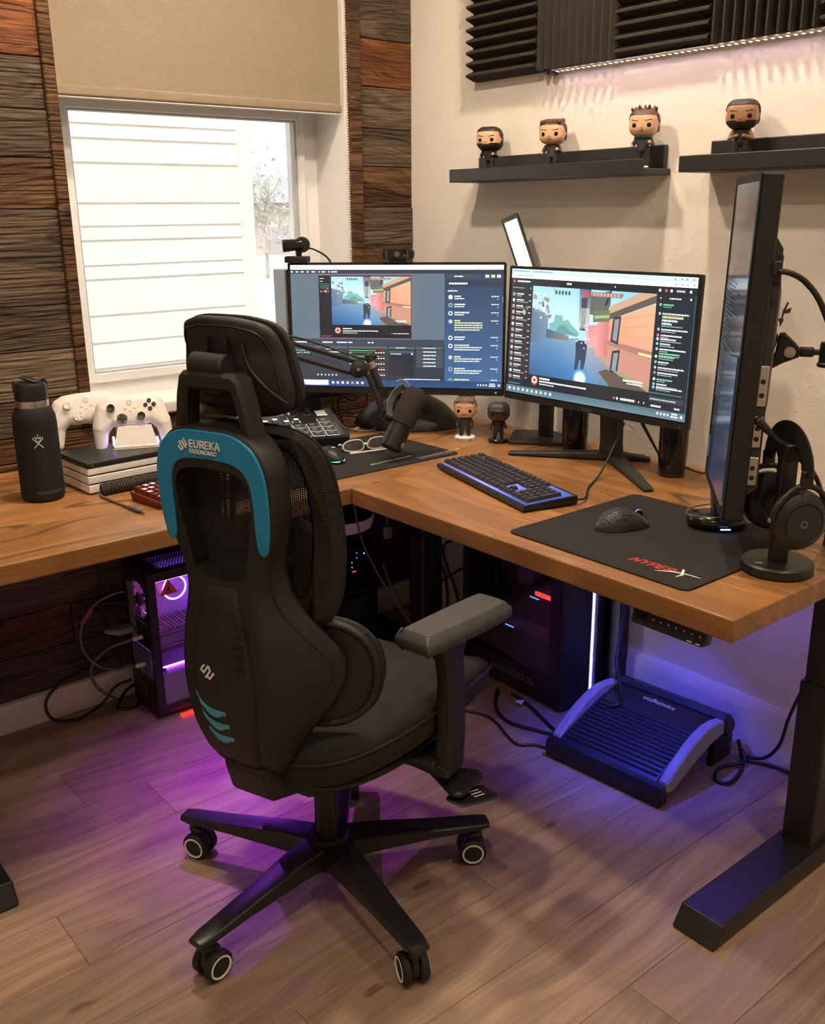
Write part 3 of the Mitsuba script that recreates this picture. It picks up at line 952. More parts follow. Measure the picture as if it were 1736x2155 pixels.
def emblem(s):
    """A rounded square of three folded strips."""
    w = 0.2 * s
    lines = [LineString([(-0.5, 0.28), (-0.5, -0.28), (-0.17, -0.28), (-0.17, 0.5)]), LineString([(-0.17, 0.5), (0.17, 0.28), (0.17, -0.5)]), LineString([(0.17, -0.28), (0.5, -0.28), (0.5, 0.42)])]
    sh = None
    for ln in lines:
        q = affinity.scale(ln, s, s, origin=(0, 0)).buffer(w * 0.42, cap_style=2, join_style=1)
        sh = q if sh is None else sh.union(q)
    return ext(sh, 0.0012)


cp('logo', onback(emblem(0.024), 0.028, 0.636, math.radians(-38), 0.0112), 'm_light_print', False, parent=spine)

# the turquoise arch and its lettering
ARCH_O = [(0.1095, 0.873), (0.1160, 0.910), (0.1185, 0.955), (0.116, 0.998), (0.103, 1.033), (0.082, 1.054), (0.05, 1.066), (0.0, 1.068)]
ARCH_I = [(0.0, 1.020), (0.045, 1.017), (0.070, 1.007), (0.0835, 0.985), (0.0870, 0.955), (0.0875, 0.92), (0.0880, 0.888), (0.0920, 0.871), (0.101, 0.865)]
rgt = spline([(x, z, 0) for x, z in ARCH_O + ARCH_I], 1)
right_o, right_i = spline([(x, z, 0) for x, z in ARCH_O], 5)[:, :2], spline([(x, z, 0) for x, z in ARCH_I], 5)[:, :2]
poly = np.vstack([right_o, (right_o * A(-1, 1))[::-1][1:], (right_i * A(-1, 1))[::-1], right_i[1:]])
arch = Polygon(poly).buffer(0)
fr = cp('arch_panel', upper(ext(arch, 0.006, 0.0018), -0.2765), 'm_turquoise', 40, label='turquoise arch-shaped panel with white lettering')
Mt = lambda b, z: (lambda M: M)(np.array([[0, 0, -1, -0.2773 - 0.05 * (z - 0.85)], [-1, 0, 0, b], [0, 1, 0, z], [0, 0, 0, 1.0]]))
cp('logo', mv(emblem(0.017), Mt(0.048, 1.0405) @ frame((0, 0, 0), (math.cos(0.7), math.sin(0.7), 0))), 'm_light_print', False, parent=fr)
cp('lettering', mv(text('EUREKA', 0.0125, 0.0012, True), Mt(0.035, 1.0385)), 'm_light_print', False, parent=fr)
cp('lettering', mv(text('ERGONOMIC', 0.0068, 0.0012, True), Mt(0.035, 1.0285)), 'm_light_print', False, parent=fr)


def netting(poly, step, w, t):
    """Woven strands that fill a polygon in the xy plane, centred on z = 0."""
    pg = Polygon(poly)
    x0, y0, x1, y1 = pg.bounds
    ms = []
    for hor in (True, False):
        lo, hi = (y0, y1) if hor else (x0, x1)
        for c in np.arange(lo + step / 2, hi, step):
            ln = LineString([(x0 - 1, c), (x1 + 1, c)] if hor else [(c, y0 - 1), (c, y1 + 1)]).intersection(pg)
            for g in getattr(ln, 'geoms', [ln]):
                if g.is_empty or g.length < 0.002:
                    continue
                (ax, ay), (bx_, by) = g.coords[0], g.coords[-1]
                ms.append(bx(ax, bx_, ay - w / 2, ay + w / 2, -t, 0) if hor else bx(ax - w / 2, ax + w / 2, ay, by, -0.2 * t, 0.8 * t))
    return merge(*ms)


k1 = cp('mesh_panel', upper(netting(np.array(winp) * A(1.05, 1) - A(0, 0.0), 0.0031, 0.0016, 0.0006), -0.236), 'm_black_matte', False)
stuffpart(k1)

# carrying loop above the frame
loop_o, loop_i = [(0.100, 1.030), (0.096, 1.06), (0.084, 1.118), (0.073, 1.150), (0.060, 1.160), (-0.060, 1.160), (-0.073, 1.150), (-0.084, 1.118), (-0.096, 1.06), (-0.100, 1.030)], [(0.070, 1.05), (0.066, 1.07), (0.057, 1.118), (0.050, 1.130), (-0.050, 1.130), (-0.057, 1.118), (-0.066, 1.07), (-0.070, 1.05)]
loop_o, loop_i = np.array(loop_o) * A(0.87, 1), np.array(loop_i) * A(0.87, 1)
cp('handle', upper(ext(Polygon(loop_o, [loop_i]), 0.042, 0.006), -0.258), 'm_chair', 40)

# headrest on a knuckle
ho = smoothpoly([(0.120, 1.226), (0.060, 1.243), (0.0, 1.246), (-0.060, 1.243), (-0.108, 1.226), (-0.127, 1.175), (-0.136, 1.120), (-0.118, 1.090), (-0.05, 1.079), (0.05, 1.079), (0.118, 1.090), (0.136, 1.120), (0.130, 1.175)], 5)
ho = ho * A(0.87, 1) + A(0.008, 0)
hbend = lambda b, z: 2.6 * b * b + 1.8 * np.maximum(z - 1.19, 0) ** 1.0 * -0.25 - 0.215 + 2.2 * (z - 1.16) ** 2
hs = cp('headrest', pillow(ho * A(0.975, 1) + A(0, -0.001), 0.016, 0.012, hbend, 8, 4.5), 'm_chair', 50)
cp('headrest_cushion', pillow(ho * A(1.01, 1.0) + A(0, 0.001), 0.004, 0.036, lambda b, z: hbend(b, z) + 0.012, 8, 3.0), 'm_seat', 60, parent=hs)
inset = smoothpoly([(-0.052, 1.222), (-0.090, 1.206), (-0.108, 1.160), (-0.114, 1.122), (-0.100, 1.104), (-0.05, 1.096), (-0.035, 1.13), (-0.05, 1.17)], 5)
ring3 = np.column_stack([hbend(inset[:, 0], inset[:, 1]) - 0.0155, inset])
cp('headrest_rim', tube(np.column_stack([hbend(ho[:, 0] * 0.86, 1.16 + (ho[:, 1] - 1.16) * 0.83) - 0.0152, ho[:, 0] * 0.86, 1.16 + (ho[:, 1] - 1.16) * 0.83]), 0.0016, 5, 1, smooth=False, closed=True), 'm_black', parent=hs)
ridge = [(-0.046, 1.208), (-0.060, 1.172), (-0.066, 1.160), (-0.098, 1.112)]
cp('headrest_ridge', tube([(hbend(np.array(b), np.array(z)) - 0.0165, b, z) for b, z in ((-0.040, 1.205), (-0.050, 1.165), (-0.078, 1.130), (-0.102, 1.108))], 0.0034, 6), 'm_chair', parent=hs)
cp('knuckle', merge(mv(cyl(0.021, -0.036, 0.036, 22, 0.003), frame((-0.248, 0.010, 1.168), (1, 0, 0), (0, 1, 0))), rbox(-0.26, -0.225, -0.02, 0.03, 1.12, 1.16, 0.008)), 'm_chair')
for b in (0.022, -0.018):
    cp('slide_rail', hull([(-0.232 + q, b + s, z) for q in (0, -0.008) for s in (0, 0.0025) for z in (1.17, 1.212)]), 'm_black', False)

# the padded mesh back in front of the frame
PO = [(0.0, 1.066), (0.08, 1.062), (0.124, 1.040), (0.145, 0.992), (0.154, 0.91), (0.157, 0.82), (0.150, 0.745), (0.128, 0.708), (0.08, 0.695), (0.0, 0.693)]
PI_ = [(0.0, 1.030), (0.07, 1.026), (0.094, 1.005), (0.106, 0.96), (0.110, 0.88), (0.106, 0.80), (0.094, 0.755), (0.06, 0.742), (0.0, 0.740)]
pob, pib = smoothpoly(sym(PO), 4), smoothpoly(sym(PI_), 4)


def curved(mesh, a0, k=1.6):
    m = mv(mesh, M1)
    m.vertices[:, 0] += a0 + k * m.vertices[:, 1] ** 2 - 0.6 * (m.vertices[:, 2] - 0.86) ** 2
    return flipfix(m)


bp = cp('back_pad', curved(ext(Polygon(pob, [pib]), 0.034, 0.010), -0.185), 'm_seat', 80)
cp('pad_piping', curved(tube(np.column_stack([pob, np.full(len(pob), 0.020)]), 0.0028, 5, 1, smooth=False, closed=True), -0.185), 'm_black_matte', parent=bp)
k1 = cp('mesh_panel', curved(netting(pib * A(1.03, 1.0), 0.0034, 0.0018, 0.0006), -0.166), 'm_black_matte', False, parent=bp)
stuffpart(k1)
cp('pad_bracket', rbox(-0.215, -0.15, -0.05, 0.05, 0.765, 0.80, 0.008), 'm_black')

# lumbar wings curving forward round the sitter
lo = smoothpoly([(0.0, 0.700), (0.10, 0.712), (0.175, 0.706), (0.222, 0.670), (0.238, 0.610), (0.222, 0.545), (0.175, 0.508), (0.10, 0.500), (0.0, 0.512), (-0.10, 0.500), (-0.175, 0.508), (-0.222, 0.545), (-0.238, 0.610), (-0.222, 0.670), (-0.175, 0.706), (-0.10, 0.712)], 5)
lo = lo * A(0.89, 1)
lbend = lambda b, z: 1.55 * b * b - 0.158
lb = cp('lumbar_pad', pillow(lo, 0.010, 0.030, lbend, 7, 3.5), 'm_seat', 60)
lr = np.column_stack([lbend(lo[:, 0] * 0.965, 0) - 0.0115, lo[:, 0] * 0.965, 0.606 + (lo[:, 1] - 0.606) * 0.95])
cp('lumbar_shell', pillow(lo * A(0.985, 1) + A(0, 0), 0.009, 0.002, lambda b, z: lbend(b, z) - 0.008, 7, 5), 'm_chair', 50, parent=lb)
cp('lumbar_rim', tube(lr, 1.0, 8, 1, smooth=False, closed=True, sect=[(0.011 * math.cos(q), 0.008 * math.sin(q)) for q in np.arange(8) * PI / 4]), 'm_chair', 60, parent=lb)
cp('lumbar_arm', merge(rbox(-0.20, -0.15, -0.06, 0.06, 0.56, 0.64, 0.01)), 'm_black')

# link between seat and shell
cp('back_link', hull(*[ball(q, 0.016, sub=1).vertices for q in ((-0.235, 0.035, 0.425), (-0.235, -0.035, 0.425), (-0.12, 0.06, 0.352), (-0.12, -0.06, 0.352), (-0.215, 0.04, 0.37), (-0.215, -0.04, 0.37))]), 'm_chair', 40)

# armrests
for s, yaw in ((-1, -12.0), (1, 12.0)):
    b = 0.272 * s
    Ma = rotz(yaw, (0.092, s * 0.258, 0))
    pad = ext(Polygon(smoothpoly([(-0.125, 0.030), (-0.118, 0.043), (-0.05, 0.047), (0.06, 0.049), (0.118, 0.046), (0.131, 0.030), (0.131, -0.030), (0.118, -0.046), (0.06, -0.049), (-0.05, -0.047), (-0.118, -0.043), (-0.125, -0.030)], 4)), 0.043, 0.014, 0.617)
    ak = cp('armrest', mv(pad, Ma), 'm_armrest', 50)
    cp('armrest_post', merge(loft([np.array([(a * w + 0.07, s * o + 0.0 + q * d, z) for a, q in rrect(2, 2, 0.5, 3)]) for z, w, d, o in ((0.335, 0.030, 0.018, 0.250), (0.35, 0.034, 0.022, 0.257), (0.42, 0.034, 0.020, 0.262), (0.54, 0.032, 0.018, 0.261), (0.58, 0.034, 0.019, 0.258), (0.605, 0.046, 0.024, 0.255), (0.626, 0.056, 0.028, 0.250))])), 'm_chair', 45)
    cp('armrest_bracket', hull(*[rbox(*q, 0.008, 1).vertices for q in ((0.03, 0.11, *sorted((s * 0.11, s * 0.16)), 0.345, 0.37), (0.035, 0.105, *sorted((s * 0.23, s * 0.275)), 0.325, 0.36))]), 'm_black')

# ------------------------------------------------------------------ monitors
def S(r, g, b):
    c = np.array([r, g, b], float) / 255
    return np.where(c <= 0.04045, c / 12.92, ((c + 0.055) / 1.055) ** 2.4)


class Display:
    """A lit display: flat coloured patches, x to the right and y downwards from the top left corner, in units of the picture's width."""

    def __init__(self):
        self.v, self.c, self.f, self.k = [], [], [], 0

    def poly(self, pts, col, up=1):
        pts = [(float(x), float(y)) for x, y in pts]
        col = [col] * len(pts) if np.ndim(col) == 1 else col
        n0 = len(self.v)
        if len(pts) > 4:
            pg = Polygon(pts)
            if not pg.is_valid:
                return
            vv, ff = trimesh.creation.triangulate_polygon(pg, engine='earcut')
            pts, col = vv.tolist(), [col[0]] * len(vv)
            ff = [tuple(t) for t in ff]
        else:
            ff = [(0, i, i + 1) for i in range(1, len(pts) - 1)]
        a, b, d = (np.array(pts[i]) for i in ff[0])
        flip = np.cross(b - a, d - a) > 0
        self.k += up
        for p, c in zip(pts, col):
            self.v.append((p[0], -p[1], 2.5e-6 * self.k))
            self.c.append(c)
        self.f += [tuple(n0 + i for i in (t[::-1] if flip else t)) for t in ff]

    def rect(self, x, y, w, h, col):
        if np.ndim(col) == 2:
            a, b = col
            col = [a, a, b, b]
        self.poly([(x, y), (x + w, y), (x + w, y + h), (x, y + h)], col)

    def disc(self, x, y, r, col, n=12):
        self.poly([(x + r * math.cos(2 * PI * k / n), y + r * math.sin(2 * PI * k / n)) for k in range(n)], col)

    def line(self, x, y, w, h, col, seed):
        """A line of print too small to read: short dashes."""
        q = np.random.default_rng(seed)
        e = x + w
        while x < e:
            l = min(0.004 + 0.011 * q.random(), e - x)
            if l > 0.0015:
                self.rect(x, y, l, h, col)
            x += l + 0.0016

    def mesh(self, M, width):
        m = mk(np.array(self.v) * A(width, width, 1.0), self.f)
        m.apply_transform(M)
        c = np.array(self.c)
        return m, 0.80 * c + 0.20 * (c @ A(0.30, 0.55, 0.15))[:, None] + 0.006


def paint_street(D, x0, y0, w):
    """A sunny street between blue shade and an orange house, 1.62 wide to 1 high."""
    h = w / 1.70

    def P(*pts):
        return [(x0 + x * w, y0 + y * h) for x, y in pts]
    D.poly(P((0, 0), (1, 0), (1, 0.55), (0, 0.55)), [S(140, 205, 220), S(120, 190, 210), S(200, 225, 225), S(190, 222, 222)])
    D.poly(P((0.16, 0.50), (0.16, 0.40), (0.20, 0.38), (0.21, 0.30), (0.27, 0.30), (0.28, 0.36), (0.32, 0.34), (0.36, 0.40), (0.40, 0.44), (0.44, 0.52)), S(105, 172, 170))
    D.poly(P((0.22, 0.5), (0.24, 0.42), (0.30, 0.40), (0.34, 0.46), (0.42, 0.5)), S(78, 148, 150))
    D.poly(P((0, 0.54), (1, 0.54), (1, 1), (0, 1)), [S(80, 125, 165), S(225, 150, 120), S(90, 90, 80), S(30, 85, 140)])
    D.poly(P((0, 0.60), (0.45, 0.52), (0.52, 1.0), (0, 1.0)), [S(70, 120, 165), S(120, 160, 185), S(35, 120, 180), S(25, 80, 140)])
    D.poly(P((0.45, 0.52), (0.60, 0.52), (0.80, 1.0), (0.52, 1.0)), [S(150, 165, 185), S(235, 165, 135), S(110, 105, 110), S(45, 130, 185)])
    D.poly(P((0, 0.24), (0.15, 0.30), (0.15, 0.58), (0, 0.63)), [S(85, 115, 140), S(110, 140, 155), S(95, 130, 160), S(65, 100, 140)])
    D.poly(P((0.14, 0.46), (0.34, 0.52), (0.33, 0.57), (0.14, 0.56)), [S(52, 92, 130), S(120, 130, 120), S(140, 120, 95), S(60, 95, 125)])
    for k in range(34):
        q = np.random.default_rng(k)
        c = 90 + 130 * q.random()
        D.disc(x0 + (0.095 + 0.055 * q.normal()) * w, y0 + (0.22 + 0.075 * q.normal()) * h, (0.008 + 0.012 * q.random()) * w, S(c, c + 8, c + 12), 7)
    # the orange house on the right
    D.poly(P((0.60, 0.34), (1, 0.10), (1, 0.62), (0.62, 0.52)), [S(225, 140, 95), S(240, 165, 115), S(235, 150, 105), S(232, 140, 105)])
    D.poly(P((0.60, 0.50), (1, 0.60), (1, 1.0), (0.94, 0.96), (0.60, 0.70)), S(196, 130, 104))
    D.poly(P((0.60, 0.50), (1.0, 0.58), (1.0, 0.66), (0.60, 0.54)), S(168, 112, 92))
    D.poly(P((0.90, 0.60), (1.0, 0.615), (1.0, 0.645), (0.90, 0.625)), S(226, 205, 112))
    for k in range(3):
        D.poly(P((0.66, 0.31 + 0.07 * k), (1.0, 0.20 + 0.12 * k), (1.0, 0.205 + 0.12 * k), (0.66, 0.315 + 0.07 * k)), S(208, 128, 88))
    D.poly(P((0.57, 0.34), (0.66, 0.31), (0.66, 0.68), (0.57, 0.70)), [S(232, 130, 130), S(200, 110, 105), S(190, 105, 95), S(235, 140, 125)])
    D.poly(P((0.50, 0.38), (0.575, 0.36), (0.575, 0.60), (0.50, 0.62)), [S(210, 120, 130), S(235, 130, 135), S(245, 150, 140), S(225, 150, 150)])
    D.poly(P((0.50, 0.06), (0.66, 0.0), (0.66, 0.14), (0.63, 0.28), (0.50, 0.26)), S(92, 96, 90))
    D.poly(P((0.53, 0.22), (0.66, 0.20), (0.66, 0.32), (0.53, 0.34)), S(108, 112, 78))
    D.poly(P((0.54, 0.27), (0.66, 0.25), (0.66, 0.28), (0.54, 0.30)), S(158, 176, 120))
    D.poly(P((0.66, 0.22), (1.0, -0.0), (1.0, 0.09), (0.66, 0.30)), S(96, 80, 70))
    D.poly(P((0.66, 0.16), (0.88, 0.0), (1.0, 0.0), (1.0, 0.015), (0.66, 0.235)), S(196, 152, 116))
    D.poly(P((0.615, 0.15), (0.655, 0.0), (0.665, 0.0), (0.63, 0.16)), S(30, 45, 60))
    for x, ya, yb in ((0.69, 0.27, 0.52), (0.70, 0.62, 0.84)):
        D.poly(P((x, ya), (x + 0.06, ya - 0.02), (x + 0.05, yb + 0.03), (x - 0.01, yb)), S(52, 52, 58))
        D.poly(P((x + 0.012, ya + 0.02), (x + 0.048, ya + 0.01), (x + 0.038, yb), (x + 0.004, yb - 0.02)), S(132, 140, 152))
    D.poly(P((0.60, 0.86), (0.66, 0.82), (0.94, 0.97), (1.0, 1.0), (0.70, 1.0)), S(92, 76, 66))
    D.poly(P((0.72, 0.84), (0.76, 0.82), (1.0, 0.94), (1.0, 0.99)), S(152, 146, 92))
    # glass tower and a dark post in the middle, a lit arc at the bottom
    D.poly(P((0.405, 0.0), (0.50, 0.0), (0.50, 0.55), (0.42, 0.55)), [S(70, 120, 150), S(50, 80, 105), S(215, 170, 180), S(170, 195, 205)])
    D.poly(P((0.425, 0.10), (0.475, 0.08), (0.47, 0.44), (0.43, 0.44)), S(58, 70, 84))
    for k in range(6):
        D.poly(P((0.43 + 0.012 * k, 0.20), (0.436 + 0.012 * k, 0.20), (0.432 + 0.012 * k, 0.42), (0.426 + 0.012 * k, 0.42)), S(200, 205, 190))
    D.poly(P((0.40, 0.58), (0.43, 0.55), (0.47, 0.55), (0.495, 0.60), (0.49, 0.76), (0.475, 0.86), (0.455, 0.86), (0.45, 0.76), (0.44, 0.76), (0.425, 0.87), (0.40, 0.87), (0.405, 0.72)), S(44, 60, 84))
    D.poly(P((0.425, 0.44), (0.475, 0.44), (0.48, 0.54), (0.42, 0.54)), S(155, 205, 225))
    for k in range(16):
        q = np.random.default_rng(100 + k)
        D.disc(x0 + (0.45 + 0.035 * q.normal()) * w, y0 + (0.5 + 0.06 * q.normal()) * h, 0.006 * w, S(190, 225, 235), 6)
    D.disc(x0 + 0.452 * w, y0 + 0.965 * h, 0.058 * w, S(92, 165, 200), 16)
    D.disc(x0 + 0.452 * w, y0 + 0.965 * h, 0.045 * w, S(205, 232, 240), 16)
    D.rect(x0 + 0.38 * w, y0 + 0.998 * h, 0.15 * w, 0.06 * h, S(28, 30, 34))
    # small signs along the top edge
    for k in range(5):
        D.rect(x0 + (0.20 + 0.028 * k) * w, y0 + 0.035 * h, 0.017 * w, 0.04 * h, S(58, 84, 92))
    D.poly(P((0.435, 0.02), (0.485, 0.02), (0.478, 0.07), (0.46, 0.095), (0.442, 0.07)), S(205, 58, 52))
    D.poly(P((0.50, 0.025), (0.76, 0.025), (0.745, 0.07), (0.51, 0.07)), S(150, 116, 106))
    for k in range(8):
        D.rect(x0 + (0.52 + 0.027 * k) * w, y0 + 0.032 * h, 0.016 * w, 0.03 * h, S(205, 150, 140))
    D.line(x0 + 0.80 * w, y0 + 0.90 * h, 0.15 * w, 0.02 * h, S(235, 235, 230), 5)
    D.line(x0 + 0.83 * w, y0 + 0.93 * h, 0.12 * w, 0.016 * h, S(215, 215, 210), 6)


def paint_left():
    D = Display()
    H = 0.5625
    D.rect(0, 0, 1, H, (S(92, 112, 132), S(50, 74, 102)))
    D.rect(0, 0, 1, 0.022, (S(232, 242, 250), S(205, 222, 235)))
    D.rect(0, 0.022, 1, 0.017, S(42, 50, 64))
    for k, (a, b) in enumerate(((0.002, 0.014), (0.026, 0.014), (0.05, 0.016), (0.078, 0.013), (0.102, 0.02), (0.135, 0.007), (0.150, 0.02), (0.182, 0.008), (0.196, 0.03))):
        D.line(a, 0.028, b, 0.006, S(225, 230, 235), k)
    D.line(0.012, 0.008, 0.07, 0.004, S(150, 165, 178), 3)
    D.rect(0, 0.039, 0.73, 0.30, S(88, 104, 120))
    # the streaming preview
    D.rect(0.135, 0.045, 0.44, 0.003, S(150, 45, 75))
    D.rect(0.135, 0.048, 0.44, 0.285, S(24, 26, 34))
    D.rect(0.135, 0.333, 0.44, 0.002, S(130, 40, 70))
    D.rect(0.573, 0.048, 0.003, 0.287, S(130, 42, 72))
    paint_street(D, 0.195, 0.052, 0.377)
    D.rect(0.195, 0.274, 0.377, 0.059, S(22, 23, 29))
    D.rect(0.141, 0.06, 0.02, 0.003, S(235, 235, 235))
    D.rect(0.141, 0.072, 0.015, 0.003, S(210, 210, 210))
    for k in range(5):
        D.rect(0.141, 0.084 + 0.005 * k, 0.045, 0.0022, S(40, 128, 108))
    D.disc(0.145, 0.120, 0.005, S(215, 60, 100), 8)
    D.line(0.153, 0.118, 0.033, 0.004, S(190, 90, 110), 9)
    D.line(0.141, 0.325, 0.05, 0.003, S(190, 70, 100), 10)
    D.disc(0.222, 0.300, 0.0165, S(150, 52, 50), 16)
    D.disc(0.222, 0.299, 0.012, S(225, 190, 180), 16)
    D.disc(0.222, 0.299, 0.007, S(150, 52, 50), 10)
    D.line(0.246, 0.288, 0.045, 0.005, S(235, 235, 235), 11)
    D.line(0.246, 0.299, 0.17, 0.005, S(215, 218, 222), 12)
    D.line(0.246, 0.309, 0.07, 0.004, S(190, 193, 198), 13)
    D.disc(0.482, 0.312, 0.003, S(225, 60, 60), 8)
    D.line(0.488, 0.310, 0.075, 0.004, S(200, 200, 205), 14)
    # mixer panels below
    D.rect(0, 0.339, 0.73, 0.03, S(52, 62, 76))
    for a, b in ((0.01, 0.06), (0.145, 0.05), (0.215, 0.05), (0.27, 0.022), (0.365, 0.012), (0.382, 0.012)):
        D.rect(a, 0.352, b, 0.006, S(205, 214, 222))
    D.rect(0, 0.369, 0.73, 0.165, S(38, 46, 58))
    for a, b in ((0.0, 0.265), (0.27, 0.19), (0.465, 0.125), (0.595, 0.13)):
        D.rect(a, 0.372, b, 0.011, S(74, 86, 100))
        D.rect(a, 0.383, b, 0.133, S(43, 51, 62))
    D.line(0.01, 0.392, 0.05, 0.004, S(90, 210, 160), 15)
    D.line(0.01, 0.402, 0.07, 0.006, S(130, 215, 195), 16)
    D.line(0.16, 0.385, 0.04, 0.004, S(205, 210, 215), 17)
    D.line(0.165, 0.398, 0.08, 0.005, S(220, 225, 230), 18)
    for k in range(5):
        y = 0.389 + 0.0265 * k
        D.rect(0.275, y, 0.175, 0.022, S(34, 30, 28))
        D.rect(0.275, y + 0.002, 0.10 + 0.03 * math.sin(k * 2.1), 0.0035, S(46, 205, 92))
        D.rect(0.375 + 0.03 * math.sin(k * 2.1), y + 0.002, 0.03, 0.0035, S(150, 160, 50))
        D.rect(0.42, y + 0.002, 0.028, 0.0035, S(160, 46, 44))
        D.line(0.275, y + 0.011, 0.012, 0.006, S(80, 220, 120), 20 + k)
        for q in range(4):
            D.rect(0.40 + 0.0125 * q, y + 0.010, 0.008, 0.006, S(215, 222, 225))
        D.rect(0.29, y + 0.012, 0.10, 0.0018, S(70, 150, 90))
    D.line(0.475, 0.404, 0.05, 0.005, S(190, 200, 205), 30)
    D.disc(0.577, 0.406, 0.005, S(205, 212, 218), 8)
    D.rect(0.466, 0.393, 0.12, 0.008, S(62, 84, 104))
    D.rect(0.466, 0.411, 0.12, 0.10, S(32, 38, 47))
    for k in range(5):
        D.rect(0.597, 0.388 + 0.0165 * k, 0.126, 0.0145, S(62, 74, 88))
        D.line(0.63, 0.393 + 0.0165 * k, 0.06, 0.005, S(215, 220, 225), 40 + k)
    D.line(0.50, 0.376, 0.045, 0.004, S(205, 212, 220), 50)
    D.line(0.63, 0.376, 0.06, 0.004, S(205, 212, 220), 51)
    for k in range(6):
        D.rect(0.115 + 0.018 * k, 0.506, 0.008, 0.007, S(195, 203, 212))
    # chat column
    D.rect(0.73, 0.039, 0.27, 0.495, (S(40, 58, 84), S(48, 92, 142)))
    D.rect(0.738, 0.042, 0.16, 0.018, S(56, 68, 84))
    D.line(0.775, 0.048, 0.04, 0.006, S(225, 230, 235), 60)
    for x, c in ((0.925, S(200, 215, 205)), (0.952, S(214, 206, 92)), (0.978, S(215, 222, 205))):
        D.rect(x - 0.009, 0.044, 0.018, 0.013, c)
    D.rect(0.738, 0.068, 0.262, 0.03, S(36, 54, 80))
    D.line(0.75, 0.079, 0.085, 0.008, S(225, 230, 235), 61)
    D.line(0.745, 0.113, 0.045, 0.006, S(205, 215, 225), 62)
    yy_ = [0.14, 0.176, 0.213, 0.25, 0.325, 0.362, 0.415, 0.47, 0.522]
    nl = [2, 2, 2, 5, 2, 3, 3, 3, 1]
    for k, (y, n) in enumerate(zip(yy_, nl)):
        D.disc(0.758, y + 0.004, 0.0105, S(225, 228, 228) if k in (0, 2, 4, 5) else S(140, 160, 180), 12)
        D.disc(0.758, y + 0.004, 0.006, S(70, 92, 118) if k % 3 else S(200, 200, 200), 8)
        D.line(0.776, y - 0.003, 0.03 + 0.02 * ((k * 7) % 3), 0.0065, S(214, 216, 120) if k in (3, 5, 6, 7, 8) else S(225, 230, 235), 70 + k)
        for j in range(1, n):
            D.line(0.776, y - 0.003 + 0.0105 * j, (0.13 if n > 2 else 0.045) - 0.012 * (j == n - 1) * (n > 2), 0.0058, S(205, 212, 200) if n < 5 else S(214, 216, 130), 90 + 9 * k + j)
        D.line(0.945, y - 0.002, 0.035, 0.005, S(190, 203, 218), 180 + k)
        D.disc(0.975, y + 0.013, 0.0028, S(170, 190, 210), 8)
    D.rect(0.997, 0.14, 0.002, 0.03, S(150, 170, 190))
    # task bar
    D.rect(0, 0.530, 1, H - 0.530, (S(22, 62, 112), S(28, 70, 118)))
    D.rect(0.0, 0.534, 0.17, 0.024, S(232, 240, 246))
    for k, c in enumerate((S(225, 235, 245), S(190, 215, 235), S(215, 225, 235), S(205, 190, 120), S(225, 120, 110), S(215, 225, 235), S(205, 225, 240))):
        D.rect(0.186 + 0.024 * k, 0.540, 0.012, 0.011, c)
    D.rect(0.50, 0.520, 0.23, 0.010, S(40, 54, 74))
    D.line(0.54, 0.522, 0.17, 0.005, S(205, 215, 225), 200)
    for k in range(4):
        D.rect(0.885 + 0.013 * k, 0.542, 0.007, 0.008, S(205, 220, 235))
    D.line(0.942, 0.538, 0.026, 0.006, S(225, 232, 240), 201)
    D.line(0.940, 0.547, 0.03, 0.006, S(225, 232, 240), 202)
    D.rect(0.982, 0.541, 0.01, 0.01, S(225, 232, 240))
    return D


